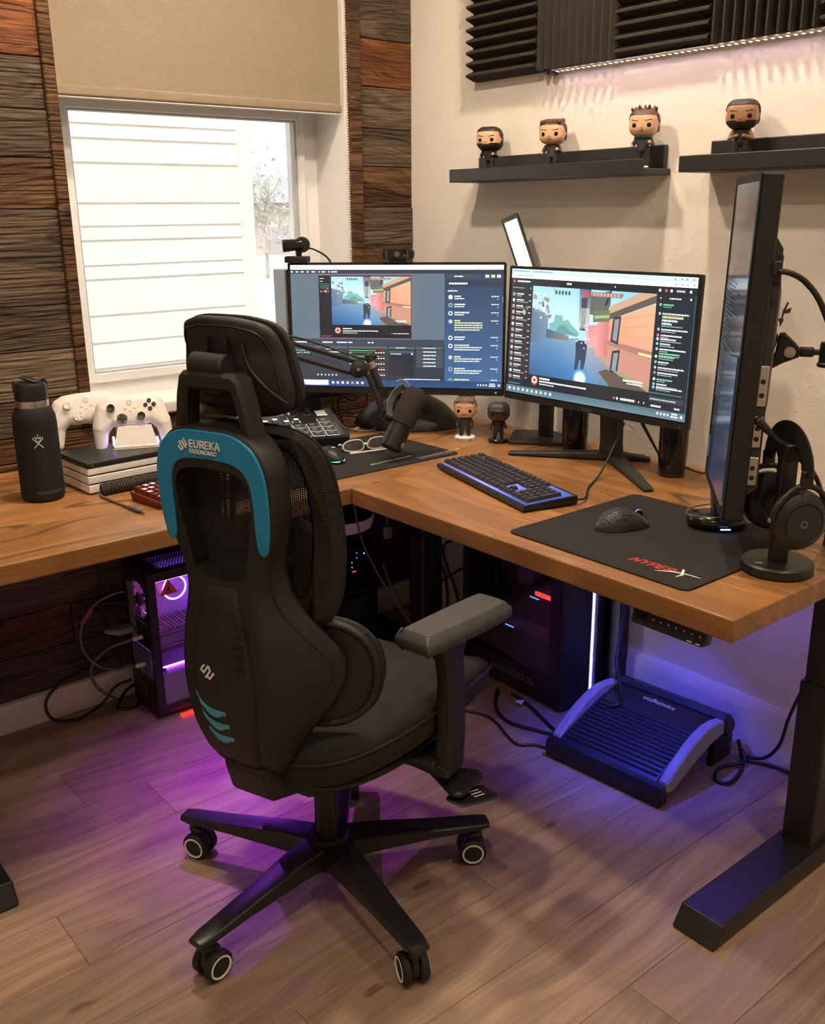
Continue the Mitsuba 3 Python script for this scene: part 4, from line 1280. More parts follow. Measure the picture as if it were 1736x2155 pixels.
def paint_middle():
    D = Display()
    H = 0.5625
    D.rect(0, 0, 1, H, S(28, 34, 42))
    D.rect(0, 0, 1, 0.019, (S(196, 220, 236), S(180, 208, 228)))
    D.rect(0, 0.019, 1, 0.022, (S(222, 232, 240), S(236, 242, 246)))
    D.line(0.01, 0.007, 0.1, 0.005, S(120, 142, 160), 1)
    D.line(0.13, 0.007, 0.12, 0.005, S(120, 142, 160), 2)
    D.line(0.03, 0.026, 0.11, 0.005, S(150, 165, 178), 3)
    for x in (0.89, 0.92, 0.945, 0.975):
        D.rect(x, 0.007, 0.006, 0.006, S(90, 120, 145))
        D.rect(x + 0.004, 0.027, 0.007, 0.006, S(140, 160, 175))
    D.rect(0, 0.041, 1, 0.030, S(26, 31, 38))
    D.disc(0.018, 0.055, 0.006, S(226, 92, 82), 10)
    D.line(0.038, 0.051, 0.08, 0.007, S(225, 230, 235), 4)
    D.line(0.335, 0.050, 0.028, 0.008, S(225, 230, 235), 5)
    D.disc(0.60, 0.054, 0.0035, S(225, 228, 232), 8)
    for x, c in ((0.825, S(225, 228, 232)), (0.855, S(226, 66, 76)), (0.88, S(225, 228, 232)), (0.97, S(215, 232, 232))):
        D.disc(x, 0.056, 0.0065, c, 10)
    D.rect(0.90, 0.048, 0.048, 0.016, S(46, 54, 64))
    D.line(0.905, 0.053, 0.038, 0.006, S(225, 230, 235), 6)
    # friends column
    D.rect(0, 0.071, 0.135, 0.458, S(25, 30, 37))
    D.line(0.012, 0.082, 0.07, 0.004, S(150, 160, 170), 7)
    D.rect(0.12, 0.079, 0.005, 0.008, S(190, 200, 205))
    for k in range(15):
        y = 0.108 + 0.0268 * k
        c = (S(192, 78, 62), S(220, 216, 210), S(170, 100, 86), S(126, 160, 186))[(k * 5) % 4]
        D.disc(0.020, y + 0.005, 0.0082, S(215, 215, 212), 10)
        D.disc(0.020, y + 0.005, 0.0062, c, 10)
        D.line(0.038, y, 0.045 + 0.02 * ((k * 3) % 3), 0.0062, S(225, 228, 232), 300 + k)
        D.line(0.038, y + 0.0098, 0.03 + 0.02 * ((k * 5) % 3), 0.0042, S(150, 158, 166), 330 + k)
        D.rect(0.109, y + 0.003, 0.003, 0.003, S(215, 70, 66))
        D.rect(0.114, y + 0.0025, 0.013, 0.0042, S(205, 150, 150) if k > 8 else S(200, 205, 210))
    D.rect(0.01, 0.518, 0.075, 0.004, S(52, 138, 205))
    # the video
    paint_street(D, 0.138, 0.071, 0.675)
    D.rect(0.135, 0.4675, 0.68, 0.063, S(25, 30, 37))
    D.disc(0.176, 0.443 + 0.05, 0.0225, S(162, 58, 56), 18)
    D.disc(0.176, 0.441 + 0.05, 0.0165, S(232, 205, 196), 18)
    D.disc(0.176, 0.441 + 0.05, 0.008, S(150, 60, 56), 10)
    D.line(0.206, 0.476, 0.065, 0.009, S(235, 238, 240), 8)
    D.line(0.206, 0.490, 0.28, 0.0075, S(220, 224, 228), 9)
    D.line(0.206, 0.503, 0.09, 0.006, S(200, 205, 210), 10)
    D.disc(0.638, 0.512, 0.006, S(215, 56, 66), 10)
    D.disc(0.655, 0.512, 0.006, S(225, 228, 232), 10)
    D.line(0.672, 0.507, 0.075, 0.010, S(225, 228, 232), 11)
    D.rect(0.766, 0.508, 0.004, 0.009, S(225, 228, 232))
    D.rect(0.792, 0.508, 0.004, 0.009, S(225, 228, 232))
    # chat column
    D.rect(0.815, 0.071, 0.185, 0.458, S(27, 36, 44))
    D.rect(0.994, 0.071, 0.006, 0.458, S(36, 76, 112))
    D.line(0.875, 0.083, 0.055, 0.006, S(205, 212, 216), 12)
    D.rect(0.83, 0.082, 0.006, 0.007, S(205, 212, 216))
    D.disc(0.975, 0.085, 0.005, S(205, 212, 216), 8)
    ys = [0.108, 0.143, 0.157, 0.170, 0.183, 0.205, 0.228, 0.243, 0.262, 0.283, 0.300, 0.313, 0.335, 0.357, 0.378, 0.404, 0.424, 0.438]
    for k, y in enumerate(ys):
        g = S(96, 205, 150) if k in (0, 10, 11, 15) else (S(214, 216, 120) if k == 2 else S(220, 225, 228))
        if k not in (2, 3, 4, 10):
            D.disc(0.835, y + 0.003, 0.0065, (S(92, 190, 165), S(226, 226, 226), S(204, 112, 76), S(150, 180, 205))[(k * 3) % 4], 10)
        D.line(0.848, y, 0.05 + 0.025 * ((k * 7) % 4), 0.0062, g, 400 + k)
        D.line(0.848, y + 0.0095, 0.04 + 0.03 * ((k * 5) % 3), 0.0042, S(150, 160, 165) if k else S(70, 160, 120), 430 + k)
    D.rect(0.818, 0.462, 0.16, 0.004, S(60, 130, 105))
    D.rect(0.818, 0.478, 0.168, 0.021, S(52, 60, 68))
    D.line(0.824, 0.486, 0.125, 0.006, S(170, 178, 184), 13)
    D.line(0.83, 0.513, 0.05, 0.008, S(225, 228, 232), 14)
    D.rect(0.94, 0.508, 0.035, 0.015, S(52, 60, 68))
    D.line(0.945, 0.513, 0.025, 0.006, S(235, 235, 235), 15)
    # task bar
    D.rect(0, 0.529, 1, H - 0.529, (S(70, 104, 118), S(92, 122, 140)))
    for k in range(10):
        D.rect(0.016 + 0.0285 * k, 0.538, 0.0125, 0.013, S(165, 215, 205) if k % 3 else S(210, 228, 228))
    for k in range(4):
        D.rect(0.862 + 0.017 * k, 0.539, 0.009, 0.010, S(225, 232, 235))
    D.line(0.935, 0.534, 0.028, 0.007, S(232, 238, 240), 16)
    D.line(0.930, 0.545, 0.036, 0.007, S(232, 238, 240), 17)
    D.disc(0.982, 0.545, 0.007, S(225, 232, 235), 10)
    return D


def paint_tall():
    D = Display()
    H = 1.76
    D.rect(0, 0, 1, H, (S(40, 44, 52), S(26, 40, 62)))
    D.rect(0, 0, 1, 0.10, (S(70, 82, 94), S(58, 70, 82)))
    for k in range(46):
        q = np.random.default_rng(500 + k)
        D.line(0.06 + 0.1 * q.random(), 0.16 + 0.024 * k, 0.1 + 0.5 * q.random(), 0.010, S(84, 92, 104) if k % 9 else S(120, 70, 66), 520 + k)
    D.poly([(0.45, 0.95), (0.98, 0.90), (0.98, 1.74), (0.25, 1.74)], [S(40, 66, 92), S(52, 84, 112), S(48, 58, 96), S(34, 70, 110)])
    D.rect(0.05, 1.52, 0.06, 0.14, S(60, 120, 150))
    return D


def screen(parent, D, M, width, gain, off):
    """Adds the lit picture to a monitor; off shifts its top left corner from the monitor's centre."""
    m, col = D.mesh(M @ frame((off[0], off[1], off[2])), width)
    key = part(parent, 'screen', m, 'm_screen', False, 'lit screen', color=col * gain)
    scene[key]['emitter'] = {'type': 'area', 'radiance': {'type': 'mesh_attribute', 'name': 'vertex_color'}, 'sampling_weight': 2.0}
    return key


def facing(C, yaw, pitch, roll=0.0):
    """Local x to the viewer's right, y up, z towards the viewer."""
    n = A(math.cos(yaw) * math.cos(pitch), math.sin(yaw) * math.cos(pitch), math.sin(pitch))
    rt = A(-math.sin(yaw), math.cos(yaw), 0)
    up = np.cross(n, rt)
    c, s = math.cos(roll), math.sin(roll)
    M = np.eye(4)
    M[:3, 0], M[:3, 1], M[:3, 2], M[:3, 3] = rt * c + up * s, up * c - rt * s, n, C
    return M


def monitor(label, M, w, h, D, aspect, gain, bez=(0.007, 0.007, 0.007, 0.016), thick=0.016, bulge=(0.30, 0.22, 0.04), name='monitor'):
    """bez: left, right, top, bottom rims."""
    t = thing(name, label, 'monitor')
    l, r, tp, bt = bez
    part(t, 'housing', ext(Polygon(rrect(w, h, 0.006)), thick, 0.002, -thick), 'm_black', 35, M=M)
    part(t, 'bezel', ext(Polygon(rrect(w, h, 0.005), [rrect(w - l - r, h - tp - bt, 0.001, cx=(l - r) / 2, cy=(bt - tp) / 2)]), 0.0022), 'm_black_matte', 35, M=M)
    bw, bh, bd = bulge
    part(t, 'back_cover', hull(*[np.column_stack([np.array(rrect(bw * s, bh * s, 0.03)), np.full(24, z)]) for s, z in ((1.25, -thick), (1.0, -thick - bd * 0.8), (0.8, -thick - bd))]), 'm_black', 35, M=M)
    screen(t, D, M, w - l - r, gain, (-w / 2 + l, h / 2 - tp, 0.0006))
    return t


GAIN = 1.35
# the middle monitor
MM = facing(A(1.948, 1.640, 1.077), math.radians(180.3), math.radians(2.3))
mon = monitor('wide monitor on splayed stand showing a live stream page', MM, 0.614, 0.365, paint_middle(), 0.5625, GAIN)
part(mon, 'emblem', mv(text('ZOWIE', 0.008, 0.0006, center=True), (0.0, -0.1755, 0.0022)), 'm_dim_print', False, M=MM)
part(mon, 'power_light', bx(0.285, 0.289, -0.1765, -0.1745, 0.002, 0.0028), 'm_purple_plate', False, M=MM)
bz = (2.045, 1.640)
part(mon, 'stand_column', loft([np.array([(bz[0] + dx + a * 0.5 * d, bz[1] + b * 0.5 * wd, z) for a, b in rrect(2, 2, 0.4, 3)]) for z, d, wd, dx in ((0.762, 0.045, 0.060, 0), (0.80, 0.040, 0.056, 0), (0.92, 0.034, 0.062, -0.006), (1.10, 0.030, 0.066, -0.016))]), 'm_dark', 35)
part(mon, 'stand_arm', rbox(1.985, 2.045, 1.605, 1.675, 1.05, 1.12, 0.008), 'm_black')
for n, (tx, ty) in enumerate(((1.880, 1.868), (1.862, 1.372), (2.115, 1.560))):
    part(mon, 'stand_leg', bar((bz[0] + 0.004, bz[1], 0.764), (tx, ty, 0.7555), 0.046, 0.020, r=0.004, w1=0.026, h1=0.009), 'm_dark')

# the left monitor in the corner
ML = facing(A(1.790, 2.256, 1.0735), math.radians(221.0), math.radians(1.6))
mon = monitor('large monitor angled in the corner showing streaming software and chat', ML, 0.645, 0.383, paint_left(), 0.5625, GAIN)
part(mon, 'emblem', mv(text('ALR', 0.006, 0.0005, center=True), (0.02, -0.1845, 0.0022)), 'm_light_print', False, M=ML)
part(mon, 'power_light', mv(cyl(0.003, 0.0, 0.003, 10), (0.298, -0.182, 0.0)), 'm_light_print', False, M=ML)
sx, sy = 1.90, 2.352
part(mon, 'stand_column', rbox(sx - 0.03, sx + 0.03, sy - 0.03, sy + 0.03, 0.76, 1.06, 0.01), 'm_black')
dome = mv(lathe([(0.150, 0.0), (0.152, 0.004), (0.140, 0.030), (0.105, 0.070), (0.06, 0.098), (0.0, 0.104)], 40, 0.75, 1.15), rotz(41, (1.925, 2.372, DT)))
part(mon, 'stand_base', dome, 'm_black', 40, 'domed black base')

# the tall monitor seen edge-on
MV = facing(A(1.685, 1.072, 1.152), math.radians(129.15), math.radians(1.4))
mon = monitor('portrait monitor turned edge-on beside the headphone stand', MV, 0.36, 0.62, paint_tall(), 1.76, 0.55, bez=(0.012, 0.012, 0.014, 0.018), thick=0.036, bulge=(0.20, 0.30, 0.034))
back = -0.036
part(mon, 'port_cover', hull([(x, y, z) for x in (-0.17, 0.168) for y, z in ((0.205, back), (0.185, back - 0.014), (-0.245, back - 0.020), (-0.262, back))]), 'm_dark', 30, M=MV)
for y0, y1, m in ((-0.092, -0.018, 'm_steel'), (-0.168, -0.110, 'm_steel'), (-0.240, -0.186, 'm_steel')):
    k = part(mon, 'port_plate', rbox(0.1675, 0.1705, y0, y1, back - 0.016, back + 0.002, 0.0012, 1), m, M=MV, label='bare metal connector plate')
    for q in (0.28, 0.62):
        part(k, 'socket', mv(cyl(0.0045, 0, 0.0022, 12), frame((0.1705, y0 + (y1 - y0) * q, back - 0.007), (0, 1, 0), (1, 0, 0))), 'm_black', False, M=MV)
part(mon, 'power_socket', rbox(0.166, 0.172, 0.125, 0.175, back - 0.016, back + 0.006, 0.002, 1), 'm_black_gloss', M=MV)
part(mon, 'plug', rbox(0.171, 0.190, 0.138, 0.166, back - 0.013, back + 0.003, 0.004), 'm_black', M=MV)
# base: a boat-shaped foot with a blue light, clear skirt and a short neck
bc = A(1.745, 1.105, DT)
foot = mv(loft([np.array([(0.062 * s * math.cos(q), 0.046 * s * math.sin(q), z) for q in np.arange(28) * 2 * PI / 28]) for s, z in ((0.80, 0.003), (1.0, 0.010), (1.04, 0.022), (0.9, 0.032), (0.6, 0.036))]), rotz(-52, bc))
part(mon, 'stand_base', foot, 'm_black_gloss', 50)
part(mon, 'stand_neck', hull(*[mv(rbox(-0.05 * s, 0.05 * s, -0.012, 0.012, z, z + 0.004, 0.003, 1), rotz(39.15, bc + o)).vertices for s, z, o in ((0.6, 0.03, A(0, 0, 0)), (1.1, 0.12, A(-0.018, -0.005, 0)))]), 'm_dark', 35)
part(mon, 'skirt_ring', tube([bc + A(0.066 * math.cos(q) * math.cos(-0.9) - 0.05 * math.sin(q) * math.sin(-0.9), 0.066 * math.cos(q) * math.sin(-0.9) + 0.05 * math.sin(q) * math.cos(-0.9), 0.040 + 0.008 * math.cos(q)) for q in np.arange(20) * PI / 10], 0.0014, 6, 2, closed=True), 'm_chrome')
key = part(mon, 'power_light', mv(rbox(-0.011, 0.011, -0.0015, 0.0015, 0, 0.003, 0.001, 1), frame(bc + A(-0.036, -0.044, 0.013), (0.75, -0.66, 0), (0, 0, 1))), 'm_screen', False, 'small blue light')
scene[key]['emitter'] = glow((0.12, 0.35, 1.0), 9.0, 0.15)

# ------------------------------------------------------------------ left desk: bottle, console, controllers, cable, red keyboard
b = thing('water_bottle', 'matte black insulated bottle with a steel neck ring on the left desk', 'bottle')
Mb = frame((0.733, 2.305, DT))
part(b, 'body', lathe([(0.040, 0.0), (0.046, 0.002), (0.0495, 0.008), (0.050, 0.02), (0.050, 0.185), (0.0485, 0.203), (0.043, 0.218), (0.0385, 0.224), (0.036, 0.226)], 48), 'm_black_matte', 40, M=Mb)
part(b, 'neck_ring', lathe([(0.036, 0.224), (0.0372, 0.226), (0.0372, 0.240), (0.036, 0.242)], 40), 'm_steel', 40, M=Mb, label='bare steel ring below the cap')
cap = part(b, 'cap', lathe([(0.036, 0.240), (0.0375, 0.242), (0.0375, 0.262), (0.0365, 0.267), (0.0365, 0.276), (0.034, 0.281), (0.0, 0.282)], 40), 'm_black', 40, M=Mb)
part(b, 'carry_lug', merge(hull(*[rbox(x - 0.003, x + 0.003, -0.010, 0.010, z, z + 0.003, 0.0012, 1).vertices for x, z in ((-0.035, 0.262), (-0.034, 0.284))])), 'm_black', parent=None if False else cap, M=Mb) if False else part(cap, 'carry_lug', hull(*[rbox(x - 0.003, x + 0.003, -0.012, 0.012, z, z + 0.003, 0.0012, 1).vertices for x, z in ((-0.0345, 0.262), (-0.034, 0.283))]), 'm_black', M=Mb)
part(cap, 'carry_lug', hull(*[rbox(x - 0.003, x + 0.003, -0.012, 0.012, z, z + 0.003, 0.0012, 1).vertices for x, z in ((0.0345, 0.262), (0.034, 0.283))]), 'm_black', M=Mb)
part(cap, 'spout_flap', mv(hull(*[rbox(x - 0.006, x + 0.006, -0.012, 0.012, z, z + 0.004, 0.002, 1).vertices for x, z in ((-0.013, 0.291), (0.013, 0.282))]), rotz(-40)), 'm_black', M=Mb)


def oncyl(mesh, R, ang, z):
    """Wraps a flat mesh (x right, y up, z out) round an upright cylinder; ang: where its middle faces."""
    m = mesh.copy()
    v = m.vertices
    a = ang + v[:, 0] / R
    r = R + v[:, 2]
    m.vertices = np.column_stack([r * np.cos(a), r * np.sin(a), z + v[:, 1]])
    return m


fa = math.atan2(-2.305, -0.733)
st = LineString([(-0.0105, 0.008), (0.0095, -0.013)]).buffer(0.0010).union(LineString([(0.0105, 0.008), (-0.0095, -0.013)]).buffer(0.0010))
st = st.union(LineString([(-0.006, 0.014), (-0.0052, 0.0045), (0.0, 0.0015), (0.0052, 0.0045), (0.006, 0.014), (0.0028, 0.008), (0.0, 0.011), (-0.0028, 0.008), (-0.006, 0.014)]).buffer(0.0006)).union(LineString([(0.0, 0.010), (0.0, 0.019)]).buffer(0.0006))
st = st.union(LineString([(-0.0105, 0.008), (-0.010, 0.011)]).buffer(0.0009)).union(LineString([(0.0105, 0.008), (0.010, 0.011)]).buffer(0.0009))
part(b, 'emblem', oncyl(ext(st, 0.0008), 0.0497, fa + 0.05, 0.148), 'm_light_print', False, M=Mb, label='small pale line emblem')
part(b, 'lettering', oncyl(text('SMEALCIZEFOX', 0.0062, 0.0008, center=True), 0.0497, fa + 0.36, 0.025), 'm_midgrey', False, M=Mb)

cM = rotz(3.0, (0.825, 2.250, DT))
cs = thing('game_console', 'white game console with a black top plate, under the two controllers', 'game console')
for k, (z0, z1) in enumerate(((0.003, 0.0235), (0.0265, 0.0455), (0.0485, 0.0655))):
    part(cs, 'shell_layer', rbox(0, 0.33, 0, 0.175, z0, z1, 0.0025), 'm_white', M=cM)
part(cs, 'core', rbox(0.004, 0.326, 0.004, 0.171, 0.0, 0.066, 0.002), 'm_black', M=cM)
part(cs, 'top_plate', rbox(-0.001, 0.331, -0.001, 0.176, 0.0655, 0.0795, 0.002), 'm_black', M=cM, label='black top plate')
part(cs, 'power_mark', mv(lathe([(0.0022, 0), (0.0022, 0.0006), (0.003, 0.0006), (0.003, 0)], 14), cM @ frame((0.014, -0.001, 0.073), (1, 0, 0), (0, -1, 0))), 'm_grey', False)
CT = DT + 0.0795

CPO = [(0.0, 0.50), (0.30, 0.535), (0.52, 0.50), (0.69, 0.40), (0.82, 0.14), (0.92, -0.25), (0.99, -0.62), (0.985, -0.84), (0.92, -0.97), (0.82, -0.98), (0.72, -0.88), (0.60, -0.62), (0.50, -0.42), (0.40, -0.335), (0.15, -0.29), (0.0, -0.29)]


def gamepad_body():
    global PAD
    if PAD is None:
        sp_ = lambda x, y, z, r: ball((x, y, z), r, sub=2).vertices
        q = solid(hull(*[sp_(sx * x, y, z, r) for sx in (-1, 1) for x, y, z, r in ((0.048, 0.026, -0.012, 0.0195), (0.052, 0.004, -0.012, 0.0195), (0.018, 0.030, -0.012, 0.018), (0.030, -0.006, -0.012, 0.018))]))
        for sx in (-1, 1):
            q = q + solid(hull(sp_(sx * 0.058, 0.020, -0.013, 0.0205), sp_(sx * 0.070, -0.020, -0.017, 0.0195), sp_(sx * 0.050, -0.004, -0.012, 0.018)))
            q = q + solid(hull(sp_(sx * 0.070, -0.016, -0.017, 0.0195), sp_(sx * 0.0765, -0.062, -0.026, 0.0135)))
        m = unsolid(q.refine_to_length(0.005))
        PAD = trimesh.smoothing.filter_taubin(m, lamb=0.5, nu=0.53, iterations=14)
        PAD.apply_scale((1.10, 1.16, 1.0))
    return PAD


PAD = None


def gamepad(C, yaw, pitch, roll, label, dark):
    g = thing('game_controller', label, 'controller', 'controllers on the white console')
    M = facing(C, yaw, pitch, roll)
    s = 0.0905
    part(g, 'body', gamepad_body(), 'm_white', True, M=M)
    st_ = 'm_black' if dark else 'm_white'
    for x, y in ((-0.047, 0.020), (0.025, -0.008)):
        k = part(g, 'stick_ring', mv(lathe([(0.0095, 0.0075), (0.0095, 0.0098), (0.0118, 0.0098), (0.0125, 0.0075)], 24), (x, y, 0)), 'm_white', M=M)
        part(g, 'thumbstick', mv(lathe([(0.006, 0.004), (0.006, 0.012), (0.0095, 0.014), (0.0098, 0.017), (0.0088, 0.018), (0.006, 0.0168), (0.0, 0.0165)], 24), (x, y, 0)), st_, M=M, label='black thumbstick' if dark else None)
    k = part(g, 'direction_pad', mv(lathe([(0.0128, 0.007), (0.0132, 0.0095), (0.012, 0.0102), (0.007, 0.0088), (0.0, 0.0086)], 24), (-0.023, -0.009, 0)), 'm_midgrey' if dark else st_, M=M)
    part(k, 'cross', merge(rbox(-0.0265, -0.0195, -0.0195, 0.0015, 0.008, 0.0115, 0.001, 1), rbox(-0.0335, -0.0125, -0.0125, -0.0055, 0.008, 0.0115, 0.001, 1)), 'm_dark' if dark else st_, M=M)
    for dx, dy in ((0, 0.0105), (0, -0.0105), (0.0105, 0), (-0.0105, 0)):
        k = part(g, 'button', mv(cyl(0.0054, 0.006, 0.0108, 16, 0.0012), (0.050 + dx, 0.020 + dy, 0)), st_, M=M)
    k = part(g, 'home_button', mv(cyl(0.0075, 0.006, 0.0092, 22, 0.0006), (0.0, 0.0315, 0)), 'm_light_print', M=M)
    for x, y in ((-0.012, 0.016), (0.012, 0.016), (0.0, 0.009)):
        part(g, 'small_button', mv(rbox(-0.0034, 0.0034, -0.0022, 0.0022, 0.007, 0.0094, 0.0018), (x, y, 0)), 'm_white', M=M)
    for sx in (-1, 1):
        part(g, 'bumper', mv(hull(*[ball((sx * x * s, y * s, z), 0.004, sub=1).vertices for x, y, z in ((0.25, 0.50, -0.006), (0.62, 0.43, -0.006), (0.74, 0.30, -0.008), (0.62, 0.43, -0.020), (0.25, 0.50, -0.018))]), (0, 0.0015, 0)), 'm_white' if sx > 0 else 'm_dark', M=M)
    return g, M


gamepad(A(0.996, 2.362, 0.910), math.radians(-112), math.radians(22), math.radians(3), 'white controller with black thumbsticks, front one on the charging dock', True)
gamepad(A(0.922, 2.466, 0.911), math.radians(-112), math.radians(22), math.radians(3), 'all-white controller, behind the one with black sticks', False)
dk = thing('charging_dock', 'white wedge-shaped charging dock under the front controller', 'dock')
Md = rotz(-22 + 0, (0.992, 2.335, CT))
part(dk, 'front', hull([(x, y, z) for x, z in ((-0.056, 0.0), (0.056, 0.0), (0.042, 0.054), (-0.042, 0.054)) for y in (-0.012 + z * 0.35, 0.0 + z * 0.35)]), 'm_white', M=Md)
part(dk, 'base', rbox(-0.056, 0.056, -0.012, 0.085, 0.0, 0.008, 0.003), 'm_white', M=Md)
part(dk, 'cradle', hull([(x, y, z) for x, z in ((-0.030, 0.006), (0.030, 0.006), (0.024, 0.040), (-0.024, 0.040)) for y in (0.030, 0.060)]), 'm_white', M=Md)
key = part(dk, 'light_strip', merge(rbox(-0.058, -0.052, 0.004, 0.014, 0.006, 0.030, 0.001, 1), rbox(0.052, 0.058, 0.004, 0.060, 0.006, 0.012, 0.001, 1)), 'm_white', False, M=Md, label='glowing violet strip')
scene[key]['emitter'] = glow((0.42, 0.30, 1.0), 4.0, 0.4)

# coiled cable with a straight lead and plug
cc = thing('coiled_cable', 'brown coiled keyboard cable with a straight plug end on the left desk', 'cable')
t = np.linspace(0, 1, 30 * 10)
p0, p1 = A(0.845, 2.227, DT + 0.0155), A(1.055, 2.242, DT + 0.0155)
ax = unit(p1 - p0)
n1 = np.cross(ax, (0, 0, 1))
hel = p0 + (p1 - p0) * t[:, None] + 0.0125 * (np.cos(t * 2 * PI * 30)[:, None] * A(0, 0, 1) + np.sin(t * 2 * PI * 30)[:, None] * n1)
part(cc, 'coil', tube(hel, 0.0029, 6, smooth=False), 'm_coil', True)
part(cc, 'lead', tube([p0 + A(0.0, 0.0, -0.008), p0 + A(-0.006, -0.012, -0.011), (0.842, 2.16, DT + 0.0035), (0.850, 2.075, DT + 0.0045)], 0.0028, 8), 'm_wire_grey', True)
part(cc, 'plug', merge(rod((0.850, 2.078, DT + 0.0055), (0.854, 2.038, DT + 0.0055), 0.0052, 14, bev=0.001), rod((0.854, 2.04, DT + 0.0055), (0.856, 2.022, DT + 0.0055), 0.0040, 12)), 'm_midgrey', 30)
part(cc, 'plug_tip', rod((0.856, 2.023, DT + 0.0055), (0.857, 2.010, DT + 0.0055), 0.0028, 10), 'm_steel', 30)

# small red keyboard, mostly behind the chair
rk = thing('red_keyboard', 'small dark red keyboard with pale side-printed keys behind the chair back', 'keyboard')
Mr = frame((0.905, 2.020, DT), (0.985, 0.17, 0), (0, 0, 1))
part(rk, 'case', hull([(x, y, z) for x, y in ((0, 0), (0.30, 0), (0.30, 0.118), (0, 0.118)) for z in (0.0,)], [(x, y, z) for x, y, z in ((-0.004, -0.004, 0.016), (0.304, -0.004, 0.016), (0.304, 0.122, 0.024), (-0.004, 0.122, 0.024))]), 'm_maroon', 25, M=Mr)
for r in range(5):
    for c in range(15):
        x, y, z = 0.004 + 0.0192 * c, 0.006 + 0.0225 * r, 0.017 + 0.0017 * r
        w, q = 0.0086, 0.0096
        cx, cy = x + w, y + q
        part(rk, 'keycap', hull([(cx + sx * w * k, cy + sy * q * k + dy, zz) for sx in (-1, 1) for sy in (-1, 1) for k, zz, dy in ((1.0, z, 0), (0.74, z + 0.0105, 0.001))]), 'm_maroon', False, M=Mr)
        part(rk, 'key_top', hull([(cx + sx * w * 0.72, cy + sy * q * 0.72 + 0.001, zz) for sx in (-1, 1) for sy in (-1, 1) for zz in (z + 0.0100, z + 0.0112)]), 'm_keywhite' if (c + 2 * r) % 3 < 2 else 'm_maroon', False, M=Mr)

# ------------------------------------------------------------------ corner: mat, mixer, mice, sunglasses
lm = thing('desk_mat', 'black cloth mat with small white print under the teal-lit mouse', 'mat')
part(lm, 'cloth', mv(ext(Polygon(rrect(0.72, 0.355, 0.012)), 0.003, 0.0008), (1.783 - 0.36, 1.966 + 0.1775, DT)), 'm_mat', 30)
part(lm, 'print', mv(text('BULL ALCOHOL JOIN IN OFN', 0.0075, 0.0004, True), frame((1.512, 2.021, DT + 0.003), (1, 0.03, 0), (0, 0, 1))), 'm_light_print', False)
part(lm, 'print', mv(text('LACEDEMONIUM TROPHIES', 0.0085, 0.0004), frame((1.655, 1.993, DT + 0.003), (1, 0.03, 0), (0, 0, 1))), 'm_light_print', False)
part(lm, 'rule', bx(1.655, 1.775, 1.986, 1.9872, DT + 0.003, DT + 0.0034), 'm_light_print', False)

mx = thing('audio_mixer', 'black audio mixer with lit faders and pads behind the chair', 'mixer')
# back right, front right corners of the top at z = 0.80
q0, q1 = A(1.598, 2.232, 0.0), A(1.760, 2.628 - 0.0, 0.0)
ex = unit(A(0.93, -0.30, 0))
Mx = frame((1.592, 2.236, DT + 0.003), (0.925, -0.38, 0), (0, 0, 1))
Wm, Dm = 0.31, 0.27
part(mx, 'case', hull([(x, y, z) for x, y, z in ((-Wm, 0.006, 0.0), (0.0, 0.006, 0.0), (0.0, Dm, 0.0), (-Wm, Dm, 0.0), (-Wm - 0.004, 0.0, 0.030), (0.0, 0.0, 0.030), (0.008, 0.01, 0.034), (0.008, Dm - 0.01, 0.062), (0.0, Dm, 0.064), (-Wm - 0.004, Dm, 0.064))]), 'm_black', 20, M=Mx)
tz = lambda y: 0.0335 + 0.028 * (y / Dm)
Mp = Mx @ frame((0, 0, 0.0325), (1, 0, 0), (0, -0.0285, Dm))
PANEL = part(mx, 'panel', mv(ext(Polygon(rrect(Wm - 0.012, Dm - 0.016, 0.006, cx=-Wm / 2, cy=Dm / 2)), 0.0016), Mp), 'm_panel', 30)
P2 = lambda mesh, x, y: mv(mesh, Mp @ frame((x, y, 0.0016)))
LIT = []
for c in range(6):
    x = -Wm + 0.030 + 0.031 * c
    part(mx, 'mute_button', P2(rbox(-0.0085, 0.0085, -0.0075, 0.0075, 0, 0.003, 0.0025), x, Dm - 0.030), 'm_keywhite')
    part(mx, 'fader_slot', P2(rbox(-0.0015, 0.0015, -0.055, 0.055, 0, 0.0006, 0.0003, 1), x, 0.125), 'm_black', False)
    f_ = part(mx, 'fader', P2(hull([(sx * a, sy * bq, z) for sx in (-1, 1) for sy in (-1, 1) for a, bq, z in ((0.0085, 0.014, 0.004), (0.0070, 0.010, 0.013), (0.0085, 0.014, 0.006))]), x, 0.155 - 0.012 * ((c * 2) % 3)), 'm_keycap', False)
    k = part(f_, 'fader_light', P2(rbox(-0.0075, 0.0075, -0.004, 0.009, 0.0128, 0.0137, 0.0004, 1), x, 0.155 - 0.012 * ((c * 2) % 3)), 'm_keywhite', False)
    LIT.append((k, (0.35, 0.62, 0.50), 0.55))
    part(mx, 'solo_button', P2(rbox(-0.008, 0.008, -0.004, 0.004, 0, 0.003, 0.0015), x, 0.062), 'm_maroon' if c % 2 else 'm_keycap')
    part(mx, 'name_plate', P2(bx(-0.009, 0.009, -0.004, 0.004, 0, 0.0006), x, 0.026), 'm_dim_print', False)
part(mx, 'divider', P2(bx(-0.0006, 0.0006, -0.12, 0.13, 0, 0.0008), -0.142, 0.145), 'm_light_print', False)
